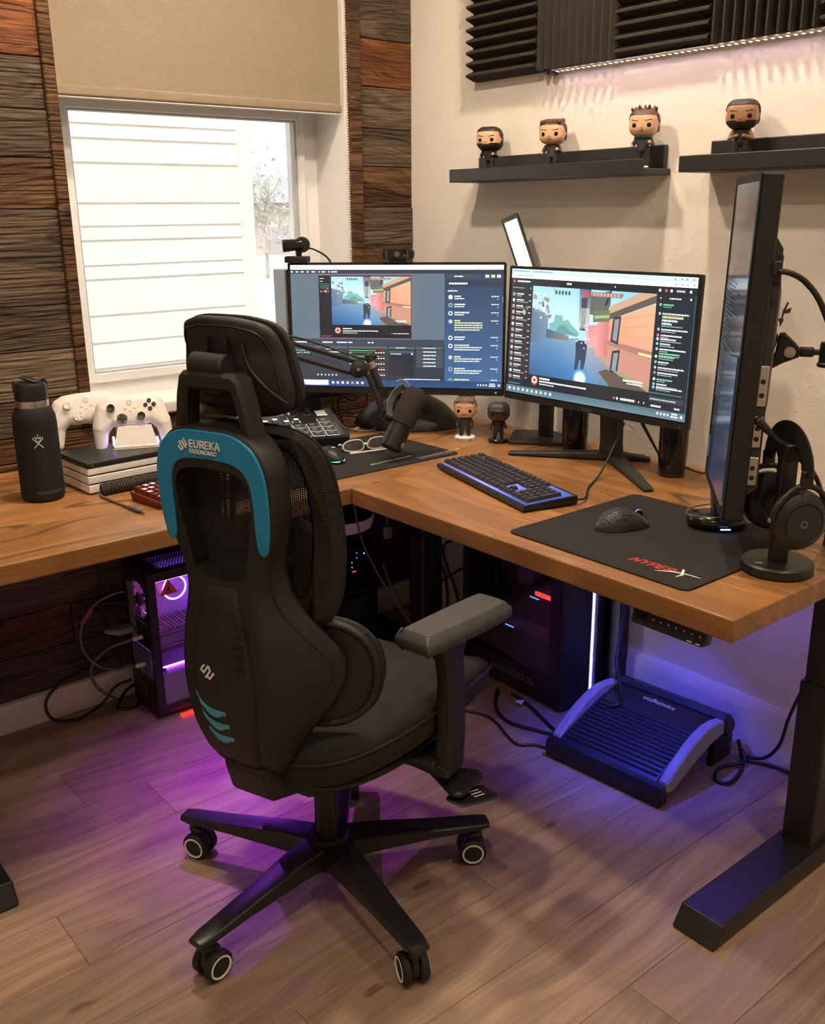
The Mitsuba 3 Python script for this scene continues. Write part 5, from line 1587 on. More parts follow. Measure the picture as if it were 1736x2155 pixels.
for k, x in enumerate((-0.120, -0.075)):
    kn = part(mx, 'knob', P2(lathe([(0.009, 0), (0.0085, 0.012), (0.0075, 0.020), (0.0, 0.0205)], 20), x, Dm - 0.045), 'm_black')
    part(kn, 'knob_light', P2(lathe([(0.0098, 0), (0.0098, 0.002), (0.0112, 0.002), (0.0112, 0)], 20), x, Dm - 0.045), 'm_purple_plate', False)
for r in range(4):
    for c in range(3):
        x, y = -0.122 + 0.041 * c, 0.030 + 0.042 * r
        if r == 3 and c < 2:
            continue
        pd = part(mx, 'pad', P2(rbox(-0.017, 0.017, -0.017, 0.017, 0, 0.0035, 0.002), x, y), 'm_keycap')
        fr_ = ext(Polygon(rrect(0.036, 0.037, 0.003), [rrect(0.0335, 0.0345, 0.002)]), 0.0012)
        col = [(0.75, 0.72, 0.45), (0.70, 0.72, 0.62), (0.65, 0.75, 0.70)][c] if r < 2 else [(0.5, 0.75, 0.55), (0.62, 0.35, 0.85), (0.70, 0.70, 0.40)][c]
        LIT.append((part(pd, 'pad_light', P2(fr_, x, y), 'm_keywhite', False), col, 0.30))
        part(pd, 'pad_print', P2(merge(bx(-0.009, 0.007, 0.004, 0.006, 0.0035, 0.0039), bx(-0.009, 0.002, -0.006, -0.0045, 0.0035, 0.0039)), x, y), 'm_light_print', False)
LIT.append((part(mx, 'green_display', P2(bx(-0.012, 0.012, -0.008, 0.008, 0, 0.0012), -0.122, 0.158), 'm_keywhite', False, 'small green display'), (0.10, 0.85, 0.14), 0.7))
for c in range(3):
    LIT.append((part(mx, 'strip_light', P2(bx(-0.016, 0.016, -0.006, 0.006, 0, 0.0012), -0.032, Dm - 0.022 - 0.019 * c), 'm_keywhite', False), ((0.25, 0.62, 0.72), (0.75, 0.72, 0.25), (0.75, 0.70, 0.32))[c], 0.30))
for k, col, g in LIT:
    scene[k]['emitter'] = glow(col, 2.2 * g, 0.02)


def mouse_mesh(L, W, H, dip=0.0):
    secs = []
    for u in np.linspace(-1, 1, 21):
        x = u * L / 2
        e = max(1 - abs(u) ** 2.6, 0.0) ** 0.5
        w = W / 2 * (0.90 + 0.08 * math.cos(u * 2.2 + 0.7) - dip * math.exp(-((u - 0.15) / 0.35) ** 2)) * max(e, 0.12)
        h = H * max(1 - abs((u + 0.28) / 1.30) ** 2.0, 0.02) ** 0.62 * max(e, 0.25)
        secs.append(np.array([(x, w * math.copysign(abs(math.cos(a)) ** 0.75, math.cos(a)), h * abs(math.sin(a)) ** 0.8) if math.sin(a) > 1e-6 else (x, w * math.cos(a) * 0.95, 0.0) for a in np.linspace(0, PI, 15)]))
    return loft(secs)


mL = DT + 0.003
m1 = thing('gaming_mouse', 'black mouse with a glowing teal outline on the cloth mat', 'mouse')
Mm = frame((1.452, 2.140, mL), (-0.10, 0.99, 0), (0, 0, 1)) @ frame((0, 0, 0.001))
part(m1, 'shell', mouse_mesh(0.122, 0.066, 0.042), 'm_black', 60, M=Mm)
so_ = [(0.060 * math.cos(a) * 0.98, 0.0335 * math.copysign(abs(math.sin(a)) ** 0.8, math.sin(a)) * (0.93 + 0.05 * math.cos(a)), 0.0105 + 0.004 * math.cos(a + 0.4)) for a in np.linspace(0, 2 * PI, 28, endpoint=False)]
key = part(m1, 'light_line', tube(so_, 0.0016, 6, 3, closed=True), 'm_turquoise_pale', True, 'glowing teal line round the shell', M=Mm)
scene[key]['emitter'] = glow((0.08, 0.62, 0.66), 4.0, 0.3)
part(m1, 'emblem', mv(lathe([(0.003, 0.0), (0.003, 0.0012), (0.0052, 0.0012), (0.0052, 0)], 18), Mm @ frame((-0.026, 0, 0.0400), (1, 0, 0.1), (-0.12, 0, 1))), 'm_light_print', False)
part(m1, 'wheel', mv(cyl(0.010, -0.004, 0.004, 18, 0.001), Mm @ frame((0.036, 0, 0.0245), (1, 0, 0), (0, 1, 0))), 'm_rubber')
part(m1, 'cord', mv(tube([(0.058, 0, 0.012), (0.085, 0.01, 0.004), (0.13, 0.05, 0.003), (0.22, 0.07, 0.003), (0.33, 0.05, 0.0025)], 0.0019, 7), Mm), 'm_wire', True)

sg = thing('sunglasses', 'white-framed sunglasses with grey lenses folded on the cloth mat', 'sunglasses')
Mg = frame((1.602, 2.158, mL), (0.985, -0.17, 0), (0, 0, 1))
for s in (-1, 1):
    lens = pillow(smoothpoly([(-0.030 * 1, 0.004), (-0.022, 0.021), (0.0, 0.026), (0.024, 0.022), (0.034, 0.010), (0.028, -0.002), (0.0, -0.006), (-0.022, -0.004)], 4) * A(s, 1), 0.0012, 0.0012, lambda y, z: 6.0 * y * y, 4, 4)
    Mlens = Mg @ np.array([[0, 1, 0, s * 0.036], [1, 0, 0.15, 0.004 * 1], [0, 0.0, 1, 0.009], [0, 0, 0, 1.0]])
    part(sg, 'lens', flipfix(mv(lens, Mlens)), 'm_lens', True)
    rim = smoothpoly([(-0.030, 0.004), (-0.022, 0.021), (0.0, 0.026), (0.024, 0.022), (0.034, 0.010), (0.028, -0.002), (0.0, -0.006), (-0.022, -0.004)], 4) * A(s, 1)
    part(sg, 'rim', flipfix(mv(tube(np.column_stack([6.0 * rim[:, 0] ** 2, rim]), 0.0024, 6, 1, smooth=False, closed=True), Mlens)), 'm_white', True)
    part(sg, 'temple', mv(tube([(s * 0.070, 0.026, 0.022), (s * 0.072, 0.034, 0.018), (s * 0.035, 0.048 - 0.004 * s, 0.010), (-s * 0.03, 0.052 - 0.004 * s, 0.007), (-s * 0.060, 0.050 - 0.004 * s, 0.005)], 0.0030, 7), Mg), 'm_white', True)
part(sg, 'temple_front', mv(tube([(-0.062, -0.014, 0.003), (0.0, -0.020, 0.0034), (0.055, -0.016, 0.0038), (0.074, 0.0, 0.010)], 0.0034, 7), Mg), 'm_white', True)

# ------------------------------------------------------------------ microphone on its arm
am = thing('microphone_boom', 'black spring microphone boom clamped behind the chair', 'boom arm')
base, low, elbow, joint = A(1.245, 2.520, DT), A(1.238, 2.470, 0.868), A(1.335, 2.345, 1.085), A(1.555, 2.125, 0.996)
part(am, 'clamp', merge(rbox(base[0] - 0.02, base[0] + 0.02, base[1] - 0.045, base[1] + 0.02, DT, DT + 0.016, 0.004), cyl(0.012, 0, 0.05, 16).apply_translation(base + A(0, -0.02, 0.01)), hull(ball(base + A(0, -0.025, 0.055), 0.019, sub=2).vertices, ball(low, 0.024, sub=2).vertices)), 'm_black')
for p, q in ((low, elbow), (elbow, joint)):
    d = unit(q - p)
    side = unit(np.cross(d, (0, 0, 1)))
    up = np.cross(side, d)
    for s in (-1, 1):
        part(am, 'arm_bar', bar(p + up * s * 0.017, q + up * s * 0.017, 0.013, 0.011, up=up, r=0.002), 'm_black')
    part(am, 'spring', tube([p + (q - p) * tt + up * 0.004 * math.cos(tt * 160) + side * 0.004 * math.sin(tt * 160) for tt in np.linspace(0.15, 0.85, 160)], 0.0011, 5, smooth=False), 'm_midgrey', True)
fwd = unit(A(-0.633, -0.774, 0.1))
for q, r in ((elbow, 0.026), (joint, 0.024)):
    k = part(am, 'joint', mv(lathe([(r * 0.8, -0.016), (r, -0.012), (r, 0.010), (r * 0.9, 0.015), (r * 0.5, 0.018), (0, 0.0185)], 26), frame(q, (0, 0, 1), fwd)), 'm_black')
    part(k, 'bolt', mv(cyl(0.0045, 0.018, 0.021, 12), frame(q, (0, 0, 1), fwd)), 'm_steel')
sw = A(1.582, 2.100, 1.004)
part(am, 'swivel', merge(rod(joint + A(0.01, -0.01, 0.0), sw, 0.006, 12), mv(rbox(-0.008, 0.008, -0.006, 0.006, -0.016, 0.016, 0.003), frame(joint + A(0.018, -0.018, 0.003), (1, -1, 0)))), 'm_brass', label='brassy swivel hinge')
ydir = unit(A(0.048, -0.030, -0.155))
t0 = sw - ydir * 0.035
part(am, 'tube', rod(t0, t0 + ydir * 0.10, 0.0095, 16, bev=0.002), 'm_dark')
part(am, 'collar', rod(sw - ydir * 0.012, sw + ydir * 0.006, 0.0115, 18, bev=0.001), 'm_steel', label='bright metal collar')
part(am, 'tube', rod(sw + ydir * 0.015 + A(-0.016, 0.008, -0.004), sw + ydir * 0.125 + A(-0.016, 0.008, -0.004), 0.0085, 16, bev=0.002), 'm_dark')
part(am, 'cable', tube([low + A(0.004, 0, -0.02), low + A(0.03, 0.03, -0.06), A(1.35, 2.50, DT + 0.004), A(1.5, 2.56, DT + 0.004)], 0.003, 7), 'm_wire', True)
part(am, 'cable', tube([elbow + A(0.02, 0, 0.014), (elbow + joint) / 2 + A(0.01, 0.01, 0.035), joint + A(0.01, 0, 0.028), sw + A(0.015, 0.0, 0.022), t0 + A(0, 0, -0.002)], 0.0030, 7), 'm_wire', True)

mc = thing('microphone', 'black broadcast microphone with a foam windscreen hanging from the boom arm', 'microphone')
pb, pt = A(1.5765, 2.018, 0.790), A(1.6575, 2.008, 0.928)
dm = unit(pt - pb)
Mmic = frame(pb, np.cross(dm, fwd), dm)
part(mc, 'body', lathe([(0.024, -0.004), (0.029, 0.0), (0.0305, 0.006), (0.0305, 0.07), (0.032, 0.078), (0.032, 0.085)], 36), 'm_black', 40, M=Mmic)
part(mc, 'windscreen', lathe([(0.0325, 0.076), (0.0345, 0.082), (0.0350, 0.11), (0.0340, 0.145), (0.0300, 0.166), (0.020, 0.178), (0.0, 0.182)], 36), 'm_foam', 60, M=Mmic, label='black foam windscreen')
part(mc, 'ring', lathe([(0.0345, 0.074), (0.0355, 0.0745), (0.0355, 0.0775), (0.0345, 0.078)], 36), 'm_dark', M=Mmic)
lat = Mmic[:3, 0]
if np.dot(lat, _r) > 0:
    lat = -lat
cm = pb + dm * 0.078
yk = [cm + lat * 0.036, cm + lat * 0.050 + dm * 0.02, cm + lat * 0.054 + dm * 0.055, cm + lat * 0.042 + dm * 0.085, sw + ydir * 0.128 + A(-0.012, 0.006, -0.004)]
part(mc, 'yoke', tube(yk, 1.0, 8, 6, sect=[(0.003, 0.009), (-0.003, 0.009), (-0.003, -0.009), (0.003, -0.009)]), 'm_midgrey', 40)
part(mc, 'yoke_ring', tube([yk[-2] + 0.02 * (math.cos(a) * unit(-lat) + math.sin(a) * dm) for a in np.linspace(0.3, 2.9, 9)], 0.0022, 7), 'm_steel', True)
part(mc, 'knob', mv(cyl(0.0115, 0.0, 0.018, 20, 0.002), frame(cm + lat * 0.032, dm, lat)), 'm_dark')
part(mc, 'badge', mv(cyl(0.008, 0.0, 0.002, 14), frame(pb + dm * 0.022 - lat * 0.026 + fwd * 0.0165, dm, -lat * 0.85 + fwd * 0.53)), 'm_grey')
part(mc, 'cable', tube([cm + lat * 0.030 - dm * 0.01, cm + lat * 0.06 - dm * 0.012, cm + lat * 0.058 + dm * 0.06, yk[-1] + A(-0.012, 0.01, 0.02)], 0.0022, 7), 'm_wire', True)

# ------------------------------------------------------------------ webcams
w1 = thing('webcam', 'swivelling webcam turned aside on the left end of the corner monitor', 'webcam')
Mwc = facing(A(1.598, 2.478, 1.267), math.radians(221), 0)
part(w1, 'base', rbox(-0.034, 0.034, -0.002, 0.016, -0.03, 0.012, 0.003), 'm_black', M=Mwc)
part(w1, 'hinge', hull(ball((0.006, 0.018, -0.006), 0.008, sub=1).vertices, ball((0.006, 0.034, -0.006), 0.011, sub=1).vertices), 'm_black', M=Mwc)
bdir = unit(A(-0.94, -0.06, 0.33))
part(w1, 'body', mv(loft([np.array([(a, bq, z) for a, bq in rrect(0.034 * s, 0.050 * s, 0.012 * s, 4)]) for z, s in ((-0.030, 0.72), (-0.026, 0.9), (0.0, 0.96), (0.026, 1.04), (0.030, 1.0))]), Mwc @ frame((-0.010, 0.048, 0.002), (0, 1, 0), bdir)), 'm_black_gloss', 40)
part(w1, 'cheek', mv(cyl(0.0225, -0.006, 0.006, 22, 0.003), Mwc @ frame((0.018, 0.049, -0.004), (0, 1, 0), (0.25, 0.0, 1))), 'm_black')
part(w1, 'cable', mv(tube([(0.026, 0.040, -0.008), (0.050, 0.034, -0.02), (0.085, 0.010, -0.035), (0.10, -0.03, -0.05)], 0.0026, 7), Mwc), 'm_wire', True)
w2 = thing('webcam', 'wide webcam clipped on top of the corner monitor in the middle', 'webcam')
Mw2 = facing(A(1.797, 2.250, 1.288), math.radians(221), math.radians(2))
part(w2, 'body', mv(loft([np.array([(a, bq, z) for a, bq in rrect(0.096 * s, 0.030 * s, 0.012 * s, 4)]) for z, s in ((-0.014, 0.86), (-0.006, 1.0), (0.008, 1.0), (0.013, 0.94))]), Mw2), 'm_black_gloss', 40)
for sx in (-1, 1):
    part(w2, 'grille_edge', rbox(sx * 0.031 - 0.0012, sx * 0.031 + 0.0012, -0.013, 0.013, 0.011, 0.0138, 0.0008, 1), 'm_midgrey', M=Mw2)
part(w2, 'lens', mv(lathe([(0.008, 0.012), (0.008, 0.0145), (0.0065, 0.0150), (0.0, 0.0142)], 20), Mw2), 'm_lens')
part(w2, 'clip', merge(rbox(-0.026, 0.026, -0.024, -0.012, -0.012, 0.006, 0.003), rbox(-0.022, 0.022, -0.07, -0.016, -0.024, -0.019, 0.002)), 'm_black', M=Mw2)
key = part(w2, 'status_light', bx(0.021, 0.0245, -0.0055, -0.0035, 0.013, 0.0142), 'm_red_print', False, 'tiny red light', M=Mw2)
scene[key]['emitter'] = glow((0.9, 0.25, 0.2), 0.8, 0.02)

# ------------------------------------------------------------------ behind the monitors
sp = thing('loudspeaker', 'tall grey loudspeaker cabinet beside the window behind the corner monitor', 'speaker')
part(sp, 'cabinet', rbox(1.590, 1.70, 2.536, 2.600, DT, 1.243, 0.003), 'm_speaker_grey')
part(sp, 'front_baffle', rbox(1.592, 1.70, 2.528, 2.537, DT + 0.002, 1.242, 0.002), 'm_dark', label='dark front baffle')
part(sp, 'screw', mv(cyl(0.0025, 0, 0.002, 8), frame((1.598, 2.528, 1.13), (1, 0, 0), (0, -1, 0))), 'm_light_print', False)
ls = thing('desk_lamp', 'slim bar desk lamp with a lit face rising behind the middle monitor', 'lamp')
part(ls, 'base', mv(hull(*[np.column_stack([np.array(rrect(0.165 - 2 * i, 0.165 - 2 * i, 0.012)), np.full(24, z)]) for i, z in ((0.002, 0.0), (0.0, 0.002), (0.0, 0.008), (0.002, 0.010))]), rotz(38, (2.082, 1.945, DT))), 'm_dark', 30)
part(ls, 'pole', merge(rbox(2.085, 2.105, 1.905, 1.950, DT + 0.008, 1.16, 0.003)), 'm_black')
hp0, hp1 = A(2.082, 1.965, 1.15), A(2.078, 2.082, 1.390)
dh = unit(hp1 - hp0)
nh = A(-0.80, -0.60, 0.0)
nh = unit(nh - dh * np.dot(nh, dh))
lx = np.cross(dh, nh)
hd = part(ls, 'head', bar(hp0 - nh * 0.006, hp1 - nh * 0.006, 0.052, 0.018, up=nh, r=0.004), 'm_dark')
key = part(ls, 'light_panel', mv(rbox(-0.019, 0.019, -0.001, 0.001, 0.02, np.linalg.norm(hp1 - hp0) - 0.016, 0.0008, 1), frame(hp0 + nh * 0.0042, np.cross(nh, dh), dh)), 'm_white', False, 'warm white lit panel')
scene[key]['emitter'] = glow((1.0, 0.86, 0.62), 5.0, 2.0)
for n, (x, y, lb) in enumerate(((2.053, 1.778, 'black cylindrical desk speaker left of the middle monitor stand'), (2.036, 1.434, 'black cylindrical desk speaker right of the middle monitor stand'))):
    s_ = thing('desk_speaker', lb, 'speaker', 'cylindrical speakers')
    Msp = frame((x, y, DT))
    part(s_, 'body', lathe([(0.026, 0.0), (0.031, 0.004), (0.034, 0.02), (0.0365, 0.06), (0.0365, 0.215), (0.034, 0.222), (0.0, 0.224)], 36), 'm_black_gloss', 40, M=Msp)
    part(s_, 'base_ring', lathe([(0.030, 0.0), (0.033, 0.002), (0.033, 0.006), (0.030, 0.008)], 36), 'm_black', M=Msp)
    part(s_, 'mark', mv(bx(-0.004, 0.004, -0.0012, 0.0012, 0, 0.0008), Msp @ frame((-0.0315, -0.0115, 0.030), (0.35, -0.94, 0), (-0.94, -0.35, 0))), 'm_light_print', False)
part(s_, 'cable', tube([(2.06, 1.41, DT + 0.02), (2.09, 1.385, DT + 0.006), (2.12, 1.355, DT + 0.004), (2.125, 1.33, DT - 0.0 + 0.004)], 0.0026, 7), 'm_wire', True)

# loose cables behind the monitors
for k, pts in enumerate(([(2.06, 1.60, 0.93), (2.09, 1.53, 0.80), (2.10, 1.50, DT + 0.004), (2.12, 1.44, DT + 0.004)], [(2.07, 1.62, 0.93), (2.11, 1.56, 0.81), (2.12, 1.515, DT + 0.004), (2.14, 1.47, DT + 0.004)], [(2.08, 1.72, 0.90), (2.10, 1.70, 0.80), (2.12, 1.66, DT + 0.004), (2.14, 1.60, DT + 0.004)])):
    solo('power_cable', ('thin black cable hanging behind the middle monitor stand', 'black cable looping down beside the right desk speaker', 'black cable by the left desk speaker')[k], 'cable', tube(pts, 0.0028, 7), 'm_wire', True)
for k, pts in enumerate(([(1.72, 2.44, 0.95), (1.70, 2.47, 0.84), (1.745, 2.47, DT + 0.005), (1.80, 2.44, DT + 0.01), (1.86, 2.50, DT + 0.02)], [(1.76, 2.45, 0.93), (1.745, 2.50, 0.83), (1.72, 2.45, DT + 0.006), (1.66, 2.52, DT + 0.006)], [(1.66, 2.53, 0.84), (1.72, 2.50, 0.865), (1.78, 2.46, 0.835), (1.80, 2.48, 0.88)])):
    solo('monitor_cable', ('black cable dropping behind the corner monitor to the desk', 'black cable bending behind the audio mixer', 'black cable arching below the corner monitor')[k], 'cable', tube(pts, 0.0032, 7), 'm_wire', True)
pl = thing('cable_ring', 'pale grey flat cable loop lying behind the audio mixer', 'cable')
part(pl, 'loop', tube([(1.76 + 0.055 * math.cos(a), 2.43 + 0.075 * math.sin(a), DT + 0.006 + 0.012 * (1 + math.sin(a))) for a in np.arange(14) * PI / 7], 0.0035, 7, 4, closed=True), 'm_wire_grey', True)
part(pl, 'tag', mv(rbox(-0.014, 0.014, -0.007, 0.007, 0, 0.004, 0.0015), rotz(30, (1.745, 2.405, DT + 0.006))), 'm_white')

# ------------------------------------------------------------------ right desk: keyboard, mat, mouse, headphones
kb = thing('keyboard', 'full-size black keyboard with violet and blue backlight on the right desk', 'keyboard')
kd = unit(A(1.51 - 1.622, 1.455 - 1.876, 0))
Mk = frame((1.624, 1.880, DT), kd, (0, 0, 1))          # x to the typist's right, y away from the typist
KW, KD = 0.444, 0.146
part(kb, 'case', hull([(x, y, z) for x, y, z in ((0.002, 0.002, 0.003), (KW - 0.002, 0.002, 0.003), (KW - 0.002, KD - 0.002, 0.003), (0.002, KD - 0.002, 0.003), (0, 0, 0.006), (KW, 0, 0.006), (KW, KD, 0.006), (0, KD, 0.006), (0, 0, 0.015), (KW, 0, 0.015), (0, KD, 0.023), (KW, KD, 0.023))]), 'm_black', 20, M=Mk)
for x in (0.03, KW - 0.03):
    part(kb, 'foot', merge(rbox(x - 0.01, x + 0.01, 0.01, 0.02, 0, 0.004, 0.001, 1)), 'm_rubber', M=Mk)
    part(kb, 'foot', rbox(x - 0.01, x + 0.01, KD - 0.02, KD - 0.01, 0, 0.006, 0.001, 1), 'm_rubber', M=Mk)
Mkp = Mk @ frame((0, 0, 0.0152), (1, 0, 0), (0, -0.0548, 1))
# lit plate between the keys: violet at the left, blue towards the right
nx, ny = 46, 2
vv = np.array([(0.006 + (KW - 0.012) * i / nx, 0.010 + (KD - 0.018) * j / ny, 0.0004) for j in range(ny + 1) for i in range(nx + 1)])
ff = [(j * (nx + 1) + i, j * (nx + 1) + i + 1, (j + 1) * (nx + 1) + i + 1, (j + 1) * (nx + 1) + i) for j in range(ny) for i in range(nx)]
tt = vv[:, 0] / KW
cc_ = np.outer(1 - tt, (0.50, 0.36, 0.95)) + np.outer(tt, (0.14, 0.24, 1.0))
cc_ *= (0.55 + 0.9 * np.exp(-((tt - 0.55) / 0.22) ** 2))[:, None]
m = mk(vv, np.vstack([np.array(ff)[:, [0, 1, 2]], np.array(ff)[:, [0, 2, 3]]]))
key = part(kb, 'backlight', mv(m, Mkp), 'm_screen', False, 'glowing violet to blue plate', color=cc_ * 0.9)
scene[key]['emitter'] = {'type': 'area', 'radiance': {'type': 'mesh_attribute', 'name': 'vertex_color'}, 'sampling_weight': 0.6}
U = 0.0189
rows = [[(0, 1)] + [(2 + i, 1) for i in range(4)] + [(6.5 + i, 1) for i in range(4)] + [(11 + i, 1) for i in range(4)] + [(15.25 + i, 1) for i in range(3)],
        [(i, 1) for i in range(13)] + [(13, 2)] + [(15.25 + i, 1) for i in range(3)] + [(18.5 + i, 1) for i in range(4)],
        [(0, 1.5)] + [(1.5 + i, 1) for i in range(12)] + [(13.5, 1.5)] + [(15.25 + i, 1) for i in range(3)] + [(18.5 + i, 1) for i in range(3)],
        [(0, 1.75)] + [(1.75 + i, 1) for i in range(11)] + [(12.75, 2.25)] + [(18.5 + i, 1) for i in range(3)],
        [(0, 2.25)] + [(2.25 + i, 1) for i in range(10)] + [(12.25, 2.75)] + [(16.25, 1)] + [(18.5 + i, 1) for i in range(3)],
        [(0, 1.25), (1.25, 1.25), (2.5, 1.25), (3.75, 6.25), (10, 1.25), (11.25, 1.25), (12.5, 1.25), (13.75, 1.25)] + [(15.25 + i, 1) for i in range(3)] + [(18.5, 2), (20.5, 1)]]
tall = {2: [(21.5, 1)], 4: [(21.5, 1)]}
y0s = [0.113, 0.0905, 0.0716, 0.0527, 0.0338, 0.0149]


def keycap(x, w, y, d=1.0):
    cx, cy, a, bq = 0.0105 + (x + w / 2) * U, y + d * U / 2, w * U / 2 - 0.0008, d * U / 2 - 0.0008
    part(kb, 'keycap', hull([(cx + sx * (a - i), cy + sy * (bq - i) + dy, z) for sx in (-1, 1) for sy in (-1, 1) for i, z, dy in ((0, 0.0035, 0), (0.0025, 0.0118, 0.0008), (0.0040, 0.0124, 0.0008))]), 'm_keycap', False, M=Mkp)
    return cx, cy


LEG = []
for r, row in enumerate(rows):
    for x, w in row:
        cx, cy = keycap(x, w, y0s[r])
        if w < 3:
            LEG.append(bx(cx - 0.0022, cx + 0.0012, cy + 0.0008, cy + 0.0028, 0.0124, 0.0126))
for r, row in tall.items():
    for x, w in row:
        keycap(x, w, y0s[r] - U, 2.0)
k1 = part(kb, 'key_print', mv(merge(*LEG), Mkp), 'm_midgrey', False)
stuffpart(k1)
part(kb, 'cord', tube([Mk[:3, 3] + Mk[:3, :3] @ A(KW - 0.008, KD - 0.012, 0.014), (1.69, 1.425, DT + 0.007), (1.78, 1.49, DT + 0.0045), (1.87, 1.53, DT + 0.014), (1.955, 1.548, DT + 0.09), (2.0, 1.565, 0.87)], 0.0024, 7), 'm_wire', True)

rm = thing('mouse_mat', 'large black cloth mouse mat with a red and white logo at its front corner', 'mat')
part(rm, 'cloth', mv(ext(Polygon(rrect(0.432, 0.452, 0.018)), 0.0035, 0.001), (1.604, 1.153, DT)), 'm_mat', 30)
part(rm, 'stitching', tube([(x + 1.604, y + 1.153, DT + 0.0028) for x, y in rrect(0.430, 0.450, 0.018)], 0.0011, 5, 1, smooth=False, closed=True), 'm_black_matte', True)
Mh = frame((1.440, 1.102, DT + 0.0035), (0.02, -1, 0), (0, 0, 1)) @ np.array([[1, 0.35, 0, 0], [0, 1, 0, 0], [0, 0, 1, 0], [0, 0, 0, 1.0]])
part(rm, 'lettering', mv(text('HYPER', 0.0215, 0.0004, True), Mh), 'm_red_print', False, label='red slanted lettering')
xs1 = Polygon(np.vstack([spline([(0.078, -0.012, 0), (0.100, 0.004, 0), (0.124, 0.012, 0), (0.150, 0.014, 0)], 6)[:, :2], spline([(0.150, 0.0145, 0), (0.124, 0.0145, 0), (0.098, 0.008, 0), (0.078, -0.012, 0)], 6)[:, :2]])).buffer(0.0007)
xs2 = Polygon([(0.096, 0.030), (0.100, 0.030), (0.123, 0.004), (0.124, -0.012), (0.119, 0.004)]).buffer(0.0006)
part(rm, 'lettering', mv(ext(xs1.union(xs2), 0.0005), Mh), 'm_light_print', False, label='white brushed cross stroke')

m2 = thing('gaming_mouse', 'black honeycomb-shelled mouse on the large mouse mat', 'mouse')
mR = DT + 0.0035
Mo = frame((1.588, 1.232, mR), unit(A(0.105, -0.045, 0)), (0, 0, 1)) @ frame((0, 0, 0.001))
sh2 = mouse_mesh(0.128, 0.066, 0.044, 0.10)
part(m2, 'shell', sh2, 'm_mouse', 60, M=Mo)
cells = []
step = 0.0062
rt = trimesh.ray.ray_triangle.RayMeshIntersector(sh2)
cand = [((i + 0.5 * (j % 2)) * step, j * step * 0.866) for j in range(-5, 6) for i in range(-11, 5)]
cand = [(x, y) for x, y in cand if x < 0.012 + 0.012 * math.cos(y * 80) and x > -0.056]
loc, idx, tri = rt.intersects_location(np.array([(x, y, 0.2) for x, y in cand]), np.tile([[0, 0, -1.0]], (len(cand), 1)), multiple_hits=False)
for q, t_ in zip(loc, tri):
    n_ = sh2.face_normals[t_]
    if n_[2] < 0.25:
        continue
    cells.append(mv(cyl(0.00235, -0.001, 0.00025, 6), frame(q, (0, 1, 0) if abs(n_[1]) < 0.9 else (1, 0, 0), n_)))
k1 = part(m2, 'shell_hole', merge(*cells), 'm_black_matte', False, M=Mo)
stuffpart(k1)
key = part(m2, 'wheel', mv(lathe([(0.0085, -0.0045), (0.0095, -0.0038), (0.0095, 0.0038), (0.0085, 0.0045)], 22), Mo @ frame((0.036, 0, 0.0265), (1, 0, 0), (0, 1, 0))), 'm_rubber')
key = part(m2, 'wheel_light', mv(lathe([(0.0096, -0.001), (0.0099, -0.001), (0.0099, 0.001), (0.0096, 0.001)], 22), Mo @ frame((0.036, 0, 0.0265), (1, 0, 0), (0, 1, 0))), 'm_screen', False, 'small violet light ring')
scene[key]['emitter'] = glow((0.5, 0.4, 1.0), 2.0, 0.03)
part(m2, 'button_seam', mv(tube([(0.0, 0.0, 0.0395), (0.03, 0, 0.0345), (0.058, 0, 0.0185)], 0.0007, 5), Mo), 'm_black_matte', False)

hs_ = thing('headphone_stand', 'black round-based headphone stand at the end of the right desk', 'stand')
HX, HY = 1.610, 0.885
part(hs_, 'base', lathe([(0.060, 0.0), (0.0655, 0.003), (0.0655, 0.018), (0.062, 0.0215), (0.0, 0.022)], 56), 'm_black', 40, M=frame((HX, HY, DT)))
dH = A(math.cos(math.radians(235)), math.sin(math.radians(235)), 0)
Mhs = frame((HX, HY, DT), dH, (0, 0, 1))
part(hs_, 'post', merge(rbox(-0.011, 0.011, -0.016, 0.016, 0.018, 0.235, 0.004), hull(rbox(-0.011, 0.011, -0.015, 0.015, 0.21, 0.23, 0.003, 1).vertices, rbox(-0.030, 0.030, -0.017, 0.017, 0.241, 0.249, 0.003, 1).vertices)), 'm_black', 35, M=Mhs)
part(hs_, 'print', mv(bx(-0.006, 0.006, -0.0012, 0.0012, 0, 0.0005), frame((HX - 0.043, HY + 0.012, DT + 0.0219), (0.6, -0.8, 0))), 'm_light_print', False)
hp = thing('headphones', 'black over-ear headphones hanging on the round-based stand', 'headphones')
zc_ = 0.120
